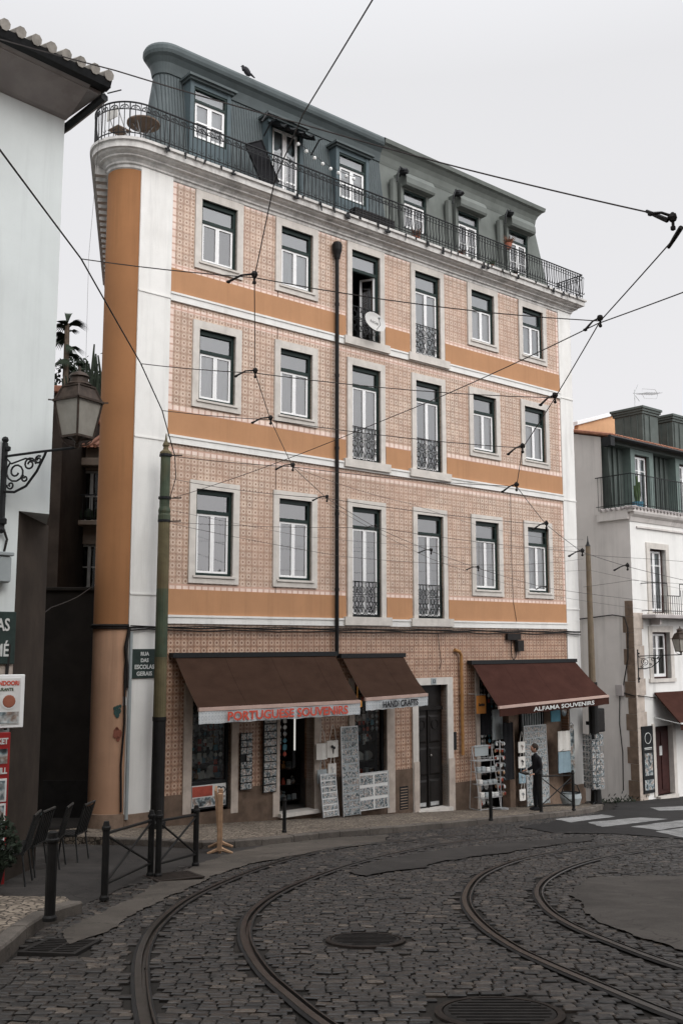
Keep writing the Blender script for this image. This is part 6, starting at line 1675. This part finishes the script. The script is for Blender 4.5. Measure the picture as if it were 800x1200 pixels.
m = MB(); m.lathe([(.18, 0), (.24, .04), (.30, .22), (.28, .34), (.25, .33), (.26, .22), (.2, .05), (.01, .04)], 16); m.build('body', M['meter'], t); m = MB(); m.ring((0, 0, .34), .26, .02, 'xy', 16); m.tube([(-.26, 0, .33), (-.18, 0, .55), (0, 0, .62), (.18, 0, .55), (.26, 0, .33)], .015, 5); m.build('handle', M['iron'], t)
# revolving postcard stand by the corner
base = loc_pav(13.55, .62); A_ = A0-R(18)
t = thing('spinner_rack', 'tall revolving postcard stand at the right corner of the shop', 'display stand', base, A_)
m = MB(); m.tube([(0, 0, 0), (0, 0, 1.95)], .02, 6)
for a in range(4): m.tube([(0, 0, .06), (.28*math.cos(a*1.57+.7), .28*math.sin(a*1.57+.7), .02)], .015, 5)
m.build('post', M['iron'], t)
m = MB()
for s in range(4):
    m.M = RZ(s*math.pi/2)
    for j in range(9): m.tube([(-.2, -.2, .45+j*.17), (.2, -.2, .45+j*.17)], .007, 4)
    for x in (-.2, -.07, .07, .2): m.tube([(x, -.2, .42), (x, -.2, 1.95)], .006, 4)
m.M = None; m.build('cage', M['galv'], t)
for s in (0, 1, 3):
    cards(T3(base) @ RZ(A_+s*math.pi/2), -.133, .46, 3, 9, .115, .14, .133, .17, -.215, 'of revolving stand', 'postcards on the revolving stand', side={0: 'front side ', 1: 'right side ', 3: 'left side '}[s])
# hanging signs
t = thing('projecting_sign', 'small orange square sign hanging by the yellow pipe', 'sign', BW(9.0, .05, 1.95), A0)
m = MB(); m.box(.0, .34, -.30, -.27, 0, .46); m.build('plate', M['sign_orange'], t); m = MB(); m.tube([(.0, .0, .5), (.0, -.28, .5), (.34, -.29, .49)], .012, 5); m.build('arm', M['galv'], t)
q = text_mb('Santini', .10, .004, .9, .004); moved(q, T3((.17, -.306, .2))); q.build('lettering', M['letter_black'], t)
t = thing('loudspeaker', 'black box hanging from the wall right of the maroon awning', 'speaker', BW(13.98, .12, 1.2), A0)
m = MB(); m.bev(.0, .42, -.34, -.08, 0, .68, .02); m.build('cabinet', M['speaker'], t); m = MB(); m.bev(.05, .37, -.36, -.341, .05, .62, .006); m.build('grille', M['cable'], t); m = MB(); m.box(-.05, .1, -.1, .0, .2, .3); m.build('bracket', M['iron'], t)

# ------------------------------------------------------------------ person
def skin(name, V, E_, Rr, mat, parent, sub=2):
    me = bpy.data.meshes.new(name); me.from_pydata(V, E_, []); o = bpy.data.objects.new(name, me); COL.objects.link(o)
    md = o.modifiers.new('s', 'SKIN'); md.use_smooth_shade = True
    for i, r in enumerate(Rr):
        r = r if isinstance(r, tuple) else (r, r); me.skin_vertices[0].data[i].radius = r
        me.skin_vertices[0].data[i].use_root = (i == 0)
    s2 = o.modifiers.new('ss', 'SUBSURF'); s2.levels = sub; s2.render_levels = sub
    dg = bpy.context.evaluated_depsgraph_get(); dg.update()
    nm = bpy.data.meshes.new_from_object(o.evaluated_get(dg)); bpy.data.objects.remove(o); bpy.data.meshes.remove(me)
    nm.materials.clear(); nm.materials.append(mat)
    for p in nm.polygons: p.use_smooth = True
    ob = bpy.data.objects.new(name, nm); COL.objects.link(ob); ob.parent = parent; return ob
gp = ground_at(631, 950, .12)
sc_p = .93
pr_ = thing('person', 'person in black clothes seen from behind, reaching towards the cards', 'person', (gp[0], gp[1], gz(*gp)+.12), R(10))
pr_.scale = (sc_p,)*3
# x = towards the cards on the left (negative), y away from the camera, z up
V = [(0, 0, .93), (.0, -.09, .90), (-.02, -.10, .50), (.0, -.10, .08), (.0, .09, .90), (-.06, .10, .50), (-.04, .10, .08),
     (-.01, 0, 1.15), (-.03, 0, 1.36), (-.05, 0, 1.47), (-.07, 0, 1.54),
     (-.02, -.18, 1.40), (.02, -.23, 1.15), (-.16, -.20, 1.00), (-.03, .18, 1.40), (-.02, .25, 1.14), (-.22, .20, 1.06)]
E_ = [(0, 1), (1, 2), (2, 3), (0, 4), (4, 5), (5, 6), (0, 7), (7, 8), (8, 9), (9, 10), (8, 11), (11, 12), (12, 13), (8, 14), (14, 15), (15, 16)]
Rr = [(.13, .15), .10, .072, .055, .10, .072, .055, (.12, .14), (.125, .16), .06, .055, .065, .052, .042, .065, .052, .042]
skin('body', V, E_, Rr, M['clothes_black'], pr_)
for i, (w_, s_) in enumerate((((-.16, -.20, 1.00), -1), ((-.22, .20, 1.06), 1))):
    w_ = Vector(w_); hv = [tuple(w_), tuple(w_+Vector((-.05, .0, -.01)))]; he = [(0, 1)]; hr = [.028, (.038, .022)]
    for f_ in range(4):
        b0 = w_+Vector((-.09, (f_-1.5)*.020, -.015)); hv += [tuple(b0), tuple(b0+Vector((-.04, 0, -.015))), tuple(b0+Vector((-.06+abs(f_-1.5)*.006, 0, -.04)))]; n_ = len(hv); he += [(1, n_-3), (n_-3, n_-2), (n_-2, n_-1)]; hr += [.010, .009, .007]
    b0 = w_+Vector((-.04, s_*-.04, .0)); hv += [tuple(b0), tuple(b0+Vector((-.035, s_*-.015, -.005)))]; n_ = len(hv); he += [(1, n_-2), (n_-2, n_-1)]; hr += [.011, .009]
    skin('hand', hv, he, hr, M['skin'], pr_, 1)
m = MB(); m.blob((-.09, 0, 1.66), (.098, .078, .12), 14); m.blob((-.185, 0, 1.645), (.018, .014, .022), 6); m.blob((-.09, -.08, 1.65), (.018, .012, .03), 6); m.blob((-.09, .08, 1.65), (.018, .012, .03), 6)
m.blob((-.172, -.03, 1.675), (.008, .012, .007), 6); m.blob((-.172, .03, 1.675), (.008, .012, .007), 6); m.blob((-.175, 0, 1.605), (.010, .024, .006), 6)
m.build('head', M['skin'], pr_, True)
m = MB(); m.blob((-.070, 0, 1.69), (.105, .088, .115), 14, .02); m.build('hair', M['hair'], pr_, True)
for (x, y) in ((0, -.10), (-.04, .10)):
    m = MB(); m.tube([(x+.06, y, .045), (x-.02, y, .05), (x-.12, y, .035), (x-.18, y, .028)], [.045, .05, .042, .025], 8); m.build('shoe', M['clothes_black'], pr_, True)
m = MB(); m.box(-.44, -.29, -.2, .22, .98, .995); m.box(-.45, -.30, -.15, .18, 1.0, 1.02)
o = m.build('leaflet_stack', M['wood_dark']); o.matrix_world = T3(pr_.location) @ RZ(R(10)) @ Matrix.Scale(sc_p, 4); tag(o, 'dark flat items held by the person in black', 'leaflets')

# ------------------------------------------------------------------ posts and barriers
def bollard(px, py, up, H, lab, r=.05, yy=None):
    x, y = ground_at(px, py, up); t = thing('bollard', lab, 'bollard', (x, y, gz(x, y)+up), 0, 'slim black street posts')
    m = MB(); m.lathe([(r*1.3, 0), (r*1.3, .03), (r, .05), (r, H-.10), (r*1.25, H-.09), (r*1.25, H-.07), (r, H-.06), (r*.95, H-.01), (r*.6, H)], 12); m.build('post', M['pole_black'], t)
    return t
bollard(58, 1079, .105, .78, 'black bollard nearest the camera on the mosaic pavement at left')
bollard(333, 976, .12, .66, 'thin black bollard at the kerb before the lit doorway', .035)
bollard(575, 962, .12, .76, 'thin black bollard at the kerb before the white wire stand', .04)
bollard(695, 934, .12, .90, 'farthest black bollard beyond the revolving stand', .04)
def barrier(a, b, H, lab, posts=True, up=.012):
    """two posts, top and bottom bars and a St Andrew's cross"""
    A_ = Vector((a[0], a[1], gz(*a)+up)); B_ = Vector((b[0], b[1], gz(*b)+up)); t = thing('street_barrier', lab, 'barrier', A_, 0, 'black crossed barriers')
    for P_ in (A_, B_):
        m = MB(); c = P_-A_; r = .040; m.lathe([(r*1.3, 0), (r*1.3, .03), (r, .05), (r, H-.1), (r*1.25, H-.09), (r*1.25, H-.06), (r, H-.05), (r*.7, H)], 12, tuple(c)); m.build('post', M['pole_black'], t)
    d = B_-A_; m = MB(); z = Vector((0, 0, 1))
    m.tube([tuple(z*(H-.13)), tuple(d+z*(H-.13))], .018, 6); m.tube([tuple(z*.16), tuple(d+z*.16)], .018, 6)
    m.tube([tuple(z*.17), tuple(d+z*(H-.15))], .015, 6); m.tube([tuple(z*(H-.15)), tuple(d+z*.17)], .015, 6); m.build('cross_bars', M['pole_black'], t)
barrier(ground_at(122, 1056), ground_at(176, 1028), .83, 'crossed black barrier nearer the camera beside the terrace chairs')
barrier(ground_at(185, 1029), ground_at(229, 1016), .83, 'crossed black barrier further back beside the wooden stand')
barrier(ground_at(634, 953, .12), ground_at(672, 950, .12), 1.0, 'crossed black barrier on the kerb in front of the right shop', up=.12)

# wooden A-stand seen edge-on
x, y = ground_at(258, 999); t = thing('wooden_stand', 'pale wooden sandwich board seen edge-on beside the barrier', 'sign board', (x, y, gz(x, y)+.012), R(-84))
m = MB(); m.M = RX(R(5)); m.bev(-.26, .26, -.02, .02, .0, 1.0, .006); m.M = None; m.build('board', M['wood_pale'], t)
for xx in (-.25, .25):
    m = MB(); m.tube([(xx, -.20, .02), (xx, -.06, .07), (xx, .0, .10), (xx, .06, .07), (xx, .20, .02)], [.02, .03, .04, .03, .02], 6); m.bev(xx-.035, xx+.035, -.05, .03, .05, .95, .008); m.build('foot', M['wood_pale'], t)

# tram pole at left
x, y = -3.60, 19.80
t = thing('tram_pole', 'tall green and rust stained tram wire pole with pointed finial by the white pilaster', 'pole', (x, y, gz(x, y)+.12), 0)
T0 = gz(x, y)+.12
zat = lambda py: ray_at(190, py, y).z-T0
m = MB(); m.lathe([(.17, 0), (.17, .12), (.135, .16), (.13, zat(846)), (.14, zat(844)), (.14, zat(840))], 16); m.build('base', M['pole_black'], t)
m = MB(); m.lathe([(.128, zat(840)), (.126, zat(770))], 16); m.build('shaft', M['pole_olive'], t)
m = MB(); m.lathe([(.126, zat(770)), (.122, zat(690))], 16); m.build('shaft', M['pole_green'], t)
m = MB(); m.lathe([(.122, zat(690)), (.118, zat(612))], 16); m.build('shaft', M['pole_olive'], t)
m = MB(); m.lathe([(.118, zat(612)), (.125, zat(610)), (.125, zat(604)), (.115, zat(602)), (.125, zat(599)), (.12, zat(597)), (.105, zat(594)), (.10, zat(535))], 16); m.build('shaft', M['pole_green'], t)
m = MB(); m.lathe([(.10, zat(535)), (.125, zat(533)), (.12, zat(530)), (.06, zat(527)), (.05, zat(524)), (.07, zat(522)), (.06, zat(520)), (.025, zat(516)), (.008, zat(508))], 12); m.build('finial', M['pole_olive'], t)
m = MB()
for py in (612, 585, 535): m.lathe([(.13, zat(py)), (.13, zat(py)+.05)], 12); m.tube([(0, 0, zat(py)+.02), (.35, -.05, zat(py)+.02)], .014, 5)
m.build('clamp', M['iron'], t)
POLE = Vector((x, y, T0))
# right pole
x, y = 7.30, 29.0; gzp = gz(x, y)
t = thing('tram_pole', 'ochre concrete tram wire pole between the tiled house and the white house', 'pole', (x, y, gzp+.1), 0)
zb = lambda py: ray_at(681, py, y).z-gzp-.1
m = MB(); m.lathe([(.10, zb(800)), (.072, zb(640))], 12); m.build('shaft', M['pole_ochre'], t)
m = MB(); m.lathe([(.17, 0), (.15, .3), (.14, zb(800)+.01)], 12); m.build('base', M['pole_black'], t)
m = MB(); m.lathe([(.085, zb(640)), (.05, zb(638)), (.02, zb(634)), (.008, zb(628))], 8); m.build('finial', M['iron'], t)

# ------------------------------------------------------------------ terrace tables and chairs
def cafe_chair(lab, x, y, rz):
    t = thing('cafe_chair', lab, 'chair', (x, y, gz(x, y)+.006), rz, 'metal cafe chairs on the terrace')
    # seat faces -x, back at +x
    m = MB()
    for k in range(7): m.box(-.20+k*.06, -.155+k*.06, -.19, .19, .40, .412)
    m.box(-.21, .21, -.20, -.18, .385, .41); m.box(-.21, .21, .18, .20, .385, .41); m.build('seat', M['chair_metal'], t)
    m = MB()
    for k in range(6): y_ = -.165+k*.066; m.tube([(.20, y_, .42), (.30, y_, .80)], .013, 4)
    m.build('back_slats', M['chair_metal'], t)
    m = MB()
    for s in (-.19, .19): m.tube([(.18, s, .40), (.31, s, .83)], .014, 6)
    m.tube([(.31, -.20, .84), (.31, .20, .84)], .018, 6); m.build('backrest_frame', M['chair_metal'], t)
    for sx_, sy_ in ((-1, -1), (-1, 1), (1, -1), (1, 1)):
        m = MB(); m.tube([(sx_*.18, sy_*.18, .40), (sx_*.24, sy_*.2, 0)], .013, 6); m.build('leg', M['chair_metal'], t)
    return t
M['chair_metal'] = plain('dark_grey_metal', (.045, .046, .045), .4, metal=.6, sc=14, var=.25)
chs = [(-4.05, 15.1, -8, 'farthest metal cafe chair in the row, nearest the ochre corner'), (-4.12, 14.2, 4, 'second metal cafe chair from the ochre corner'),
       (-4.15, 13.35, -6, 'third metal cafe chair in the row'), (-4.05, 12.45, 6, 'nearest metal cafe chair, beside the red menu panel')]
c0 = cafe_chair(chs[0][3], chs[0][0], chs[0][1], R(chs[0][2]))
for (x, y, a, lb) in chs[1:]: dup(c0, (x, y, gz(x, y)+.006), R(a), lb)
dup(c0, (-5.3, 14.6, gz(0, 14.6)+.006), R(176), 'metal cafe chair on the far side of the farther teal table'); dup(c0, (-5.3, 13.0, gz(0, 13.0)+.006), R(184), 'metal cafe chair on the far side of the nearer teal table')
def cafe_table(lab, x, y):
    t = thing('cafe_table', lab, 'table', (x, y, gz(x, y)+.006), 0, 'terrace tables'); m = MB(); m.bev(-.32, .32, -.36, .36, .64, .665, .006); m.build('table_top', M['teal'], t)
    m = MB(); m.tube([(0, 0, .03), (0, 0, .64)], .03, 8); m.build('leg', M['chair_metal'], t); m = MB(); m.lathe([(.2, 0), (.2, .02), (.03, .04)], 14); m.build('base', M['chair_metal'], t); return t
c1 = cafe_table('dark teal terrace table nearer the ochre corner', -4.72, 14.6); dup(c1, (-4.72, 13.0, gz(0, 13.0)+.006), 0, 'dark teal terrace table beside the red menu panel')
# dark shrub at the foot of the red panel
t = thing('potted_shrub', 'dark bushy shrub in a pot at the left edge by the kerb', 'plant', (-4.0, 11.3, gz(0, 11.3)), 0)
m = MB(); m.lathe([(.02, 0), (.2, 0), (.27, .35), (.24, .35), (.2, .3), (.02, .3)], 14); m.build('pot', M['pole_black'], t)
m = MB(); rn = random.Random(12)
for k in range(1500):
    a = rn.uniform(0, 6.28); rr = rn.uniform(0, 1)**.5*.40; z = .32+rn.random()*.52; rr *= 1.1-abs(z-.55); p = Vector((math.cos(a)*rr, math.sin(a)*rr, z)); d = Vector((rn.gauss(0, 1), rn.gauss(0, 1), rn.gauss(0, 1))).normalized()*.04; b = d.orthogonal().normalized()*.018
    m.add([tuple(p-d), tuple(p+b), tuple(p+d), tuple(p-b)], [(0, 1, 2, 3)])
m.build('foliage', M['leaf_dark'], t)
# weeds at the foot of the right house
t = thing('weed_clump', 'low dark weeds at the foot of the right house corner', 'plant', Rw(-.4, .35, -.25), 0)
m = MB()
for k in range(700):
    p = Vector((rn.gauss(0, .45), rn.gauss(0, .25), abs(rn.gauss(0, .16)))); d = Vector((rn.gauss(0, .5), rn.gauss(0, .5), 1)).normalized()*.07; b = d.orthogonal().normalized()*.03
    m.add([tuple(p-d), tuple(p+b), tuple(p+d), tuple(p-b)], [(0, 1, 2, 3)])
m.build('leaves', M['leaf_dark'], t)

# ------------------------------------------------------------------ things on the roof balcony
t = thing('round_table', 'round table with crossed legs on the corner roof balcony', 'table', BW(-.72, -.30, 14.345), A0)
m = MB(); m.lathe([(.01, .70), (.36, .70), (.36, .73), (.01, .73)], 22); m.build('table_top', M['table_under'] if 'table_under' in M else M['quoin'], t)
for s in (-1, 1):
    m = MB(); m.tube([(-.2, s*.2, 0), (.2, -s*.1, .70)], .012, 5); m.tube([(.2, s*.2, 0), (-.2, -s*.1, .70)], .012, 5); m.build('leg', M['galv'], t)
t = thing('folding_chair', 'small folding chair on the corner roof balcony left of the round table', 'chair', BW(-1.22, -.42, 14.345), A0+R(100))
m = MB(); m.box(-.18, .18, -.18, .18, .42, .44); m.build('seat', M['quoin'], t); m = MB(); m.box(-.18, .18, .19, .21, .62, .84); m.build('backrest', M['cloth_white'], t)
for s in (-.17, .17):
    m = MB(); m.tube([(s, .24, 0), (s, -.16, .42)], .012, 5); m.tube([(s, -.22, 0), (s, .20, .84)], .012, 5); m.build('leg', M['galv'], t)
t = thing('folded_lounger', 'dark slatted folding bed leaning against the balcony rail by the door', 'lounger', BW(2.2, .12, 14.36), A0)
m = MB(); m.M = RY(R(-30)); m.bev(-.02, .52, -.02, .02, 0, 1.02, .006)
m.build('panel', M['clothes_black'], t); m = MB(); m.M = RY(R(-30)); 
for (a, b) in (((0, 0, 0), (.5, 0, 0)), ((.5, 0, 0), (.5, 0, 1.02)), ((.5, 0, 1.02), (0, 0, 1.02)), ((0, 0, 1.02), (0, 0, 0))): m.tube([(a[0], -.03, a[2]), (b[0], -.03, b[2])], .016, 5)
m.build('frame', M['iron'], t)
t = thing('planter_box', 'long dark slatted planter on the roof balcony rail under the third dormer', 'planter', BW(4.95, .12, 14.40), A0)
m = MB()
for k in range(5): m.box(0, 1.35, -.12, .12, k*.055, k*.055+.04)
m.build('box', M['wood_dark'], t)
def dry_plant(lab, u, w, h, s=1.0, mat='dry_leaf', pot='pot'):
    t = thing('potted_plant', lab, 'plant', BW(u, w, h), 0); m = MB(); m.lathe([(.02, 0), (.09*s, 0), (.13*s, .2*s), (.11*s, .2*s), (.02, .17*s)], 12); m.build('pot', M[pot], t); m = MB()
    rr = random.Random(int(u*10))
    for k in range(60):
        a = rr.uniform(0, 6.28); p = Vector((0, 0, .18*s)); e = Vector((math.cos(a)*rr.uniform(.05, .28)*s, math.sin(a)*rr.uniform(.05, .28)*s, rr.uniform(.2, .5)*s)); q_ = (e-p).orthogonal().normalized()*.018
        m.add([tuple(p), tuple((p+e)/2+q_), tuple(e), tuple((p+e)/2-q_)], [(0, 1, 2, 3)])
    m.build('leaves', M[mat], t)
dry_plant('dry reddish plant on the balcony below the fourth dormer', 7.2, .1, 14.35, .9); dry_plant('low dry plant on the balcony between fourth and fifth dormer', 8.9, .15, 14.35, .6)
dry_plant('green potted plant on the balcony before the fifth dormer', 10.2, .1, 14.35, .7, 'leaf'); dry_plant('small potted plant on the balcony left of the last dormer', 11.2, .12, 14.35, .6, 'leaf_dark')
dry_plant('reddish plant in a clay pot hanging left of the last dormer', 10.95, .12, 15.18, .85)
# string of bulbs
def bulb_string():
    a, b = Vector((3.35, .05, 15.95)), Vector((5.15, .05, 15.62)); t = thing('string_lights', 'string of white bulbs hung between the balcony door and third dormer', 'string lights', BW(0, 0, 0), A0)
    pts = []
    for k in range(15): s_ = k/14; p = a+(b-a)*s_; pts.append((p.x, -.0+.05, p.z-.12*math.sin(math.pi*s_)))
    m = MB(); m.tube(pts, .006, 4); m.build('cord', M['cable'], t)
    for k in range(0, 15, 2): m = MB(); m.blob((pts[k][0], pts[k][1], pts[k][2]-.06), .05, 8); m.build('bulb', M['bulb'], t)
bulb_string()
# satellite dish
t = thing('satellite_dish', 'white satellite dish on the guard of the open top floor window', 'satellite dish', BW(5.50, .30, 11.72), A0-R(28))
m = MB(); pr2 = [(.001, 0), (.11, .008), (.22, .035), (.30, .07), (.305, .07), (.22, .02), (.11, -.004), (.001, -.01)]
m.lathe(pr2, 24); moved(m, RZ(R(14)) @ RY(R(18)) @ RX(R(66))); m.build('reflector', plain('dusty_dish_paint', (.46, .45, .43), .5, var=.06), t)
m = MB(); m.tube([(0, .03, 0), (.2, .20, -.05), (.2, .28, -.2)], .02, 5); m.tube([(.03, -.02, -.22), (.1, -.25, -.12), (.05, -.33, 0)], .012, 5); m.build('arm', M['galv'], t); m = MB(); m.blob((.05, -.34, .02), (.03, .05, .03), 8); m.build('receiver', M['meter'], t)
q = text_mb('NOS', .12, .002, 1, .0); moved(q, RZ(R(14)) @ RY(R(18)) @ RX(R(-24)) @ T3((0, -.025, -.03))); q.build('lettering', M['letter_black'], t)
# bird on the roof cap
t = thing('pigeon', 'dark pigeon perched on the roof cap of the tiled house', 'bird', BW(2.08, -.44, 17.35), A0+R(160))
m = MB(); m.M = T3((0, 0, .13)) @ RY(R(-55)); m.blob((0, 0, 0), (.14, .07, .075), 10); m.M = None; m.blob((.10, 0, .23), (.04, .035, .045), 8); m.tube([(.07, 0, .15), (.10, 0, .22)], [.05, .035], 8); m.tube([(.135, 0, .23), (.165, 0, .222)], [.010, .003], 5); m.tube([(-.09, 0, .08), (-.2, 0, .0)], [.035, .015], 6)
m.tube([(.0, .02, .07), (.01, .02, 0)], .006, 4); m.tube([(.0, -.02, .07), (.01, -.02, 0)], .006, 4); m.build('body', M['bird'], t, True)

# ------------------------------------------------------------------ overhead wires
def sagged(pts, n=6, sag=.0):
    o = []
    for i in range(len(pts)-1):
        a, b = pts[i], pts[i+1]; L_ = (b-a).length
        for k in range(n): s_ = k/n; p = a+(b-a)*s_; o.append(p-Vector((0, 0, sag*L_*L_*.004*4*s_*(1-s_))))
    o.append(pts[-1]); return o
def wire(lab, pts, r=.009, sag=1.0, name='overhead_wire', mat='wire', grp='overhead tram wires'):
    m = MB(); m.tube(sagged(pts, 6, sag), r*.8, 5); o = m.build(name, M[mat]); tag(o, lab, 'wire', grp); return o
ra = ray_at
B = [ra(443, -12, 5.0), ra(355, 133, 6.2), ra(322, 210, 7.0), ra(298, 325, 8.15), ra(299, 437, 10.34), ra(317, 492, 11.88), ra(343, 547, 13.9), ra(383, 584, 15.7), ra(440, 618, 17.9), ra(505, 646, 20.0), ra(560, 666, 21.9), ra(640, 689, 24.6), ra(820, 710, 27.2)]
wire('contact wire above the left tracks, from the top edge down across the tiled front', B, .006, .3)
Hh = [ra(808, 258, 7.25), ra(703, 376, 9.0), ra(650, 466, 11.1), ra(612, 525, 13.0), ra(605, 570, 15.0), ra(640, 615, 17.6), ra(682, 647, 20.0), ra(735, 664, 22.0), ra(820, 684, 24.0)]
wire('contact wire above the right tracks, bending beside the right white pilaster', Hh, .0075, .3)
Aw = [ra(-60, 28, 9.0), ra(135, 82, 8.7), ra(350, 144, 8.4), ra(550, 199, 8.0), ra(762, 249, 7.45), ra(790, 258, 7.3)]
wire('long span wire crossing the sky and mansard from top left to right', Aw, .0085, .6)
Cw = [ra(-30, 135, 6.2), ra(95, 303, 8.6), ra(165, 426, 11.3), ra(190, 481, 13.0), ra(205, 535, 15.0), ra(206, 560, 17), ra(199, 584, 19.7)]
wire('pull-off wire from the left edge down to the green pole top', Cw, .010, .1, mat='cable')
wire('upper cross span wire over the top floor windows', [Cw[1], B[3], Hh[1]], .0065, 1.3)
wire('second cross span wire over the second floor windows', [Cw[2], B[4], Hh[2]], .0065, 1.0)
wire('third cross span wire below the second floor windows', [Cw[3], B[5], Hh[3]], .0065, .8)
wire('fourth cross span wire above the first floor windows', [Cw[4], B[6], Hh[4]], .0065, .8)
wire('fifth cross span wire from the green pole over the first floor windows', [ra(201, 561, 19.6), B[7], Hh[5]], .0065, .5)
wire('diagonal span wire rising from the green pole to the right sky', [ra(201, 584, 19.7), ra(455, 490, 14.0), ra(700, 379, 9.3), ra(830, 331, 7.9)], .0075, .3)
wire('thin span wire from the pole clamp across the first floor panes', [ra(202, 612, 19.7), B[8], Hh[6]], .0055, .5)
wire('lowest thin span wire ending at the ochre pole', [ra(202, 614, 19.7), ra(400, 652, 21.0), ra(560, 662, 24), ra(683, 655, 28.9)], .0055, .4)
wire('thin wire from the ochre pole towards the right house', [ra(683, 650, 28.9), ra(760, 655, 28.5), ra(830, 660, 28)], .0065, .4)
wire('second thin wire from the ochre pole towards the right edge', [ra(683, 688, 28.9), ra(740, 680, 28.5), ra(830, 686, 28)], .0065, .4)
wire('slack cable from the left wall corner to the rounded ochre corner', [Lw(-.50, -.02, 3.05), ra(60, 712, 15), ra(90, 700, 18), ra(110, 686, 20.3)], .010, .2, mat='cable')
wire('thin vertical wire hanging beside the rounded ochre corner', [ra(122, 92, 15.5), ra(104, 300, 20), ra(100, 445, 20)], .004, 0)
wire('short vertical stay from the left gutter to the roof balcony rail', [ra(123, 90, 13.5), ra(119, 165, 19.8)], .010, 0, mat='cable')
wire('thin sagging wire over the upper part of the first floor panes', [ra(201, 598, 19.8), ra(352, 628, 21), ra(500, 640, 24), ra(683, 640, 28.9)], .0045, .3)
wire('faint thin wire crossing the right half below the first floor window tops', [ra(299, 437, 10.34), ra(420, 470, 14), ra(560, 500, 17), ra(690, 520, 22)], .004, .2) if 0 else None
wire('thin wire from the fourth clamp to the ochre pole', [B[6], ra(480, 590, 19), ra(683, 632, 28.9)], .0045, .4)
wire('thin wire running beside the left contact wire to the right edge', [ra(383, 590, 15.8), ra(505, 655, 20.2), ra(640, 697, 24.8), ra(820, 722, 27.4)], .0045, .3)
wire('thin wire over the awning of the tiled house to the right house', [ra(565, 668, 22.1), ra(690, 668, 26), ra(820, 694, 27)], .0045, .4)
def fitting(lab, p, arm, s=1.0):
    t = thing('wire_clamp', lab, 'wire clamp', p, 0, 'clamps and insulators on the tram wires')
    m = MB(); m.blob((0, 0, .03), (.05*s, .04*s, .05*s), 8, .1); m.tube([(0, 0, -.07*s), (0, 0, .09*s)], .016*s, 5); m.blob((0, 0, -.07*s), (.03*s, .03*s, .03*s), 6); m.build('clamp', M['cable'], t)
    a = Vector(arm); m = MB(); m.tube([(0, 0, .05*s), tuple(a*.5+Vector((0, 0, .04))), tuple(a)], [.016*s, .014*s, .02*s], 5); m.blob(tuple(a), (.035*s, .025*s, .025*s), 6); m.build('insulator', M['cable'], t)
labs = ['at the topmost kink over the first column of windows', 'below the second floor orange band over the left windows', 'between first and second window columns on the third kink', 'over the second window column top on the first floor', 'beside the black rain pipe', 'on the first floor third window top', 'on the first floor fourth window', 'on the fifth first floor window', 'near the sixth first floor window']
for i, (p, lb) in enumerate(zip([B[3], B[4], B[5], B[6], B[7], B[8], B[9], B[10], B[11]], labs)):
    sc1 = [.9, .85, .9, .95, .9, .8, 1.0, 1.0, 1.0][i]; fitting('dark wire clamp on the left contact wire, '+lb if len(lb.split()) < 9 else 'dark wire clamp '+lb, p, (-.25*sc1, .02, -.03), sc1*.72)
labs2 = ['at the fork left of the right sky', 'beside the right white pilaster at second floor height', 'over the last second floor window', 'below the last second floor window', 'above the last first floor window', 'in front of the ochre pole top', 'before the beige side wall']
for i, (p, lb) in enumerate(zip(Hh[1:8], labs2)):
    fitting('dark wire clamp on the right contact wire, '+lb if len(lb.split()) < 9 else 'dark wire clamp '+lb, p, (-.14-.025*i, .02, -.08), .66+.05*i)
fitting('large double insulator at the right edge against the sky', ra(788, 259, 7.3), (-.17, .0, .06), .8)
for k, (a, b) in enumerate(((ra(757, 247, 7.45), ra(782, 258, 7.3)), (ra(783, 290, 7.5), ra(798, 266, 7.28)))):
    m = MB(); m.tube([a, a+(b-a)*.5, b], [.013, .018, .02], 6); o = m.build('insulator_rod', M['cable']); tag(o, ['insulator rod left of the large right edge insulator', 'insulator rod slanting down from the large right edge insulator'][k], 'insulator')
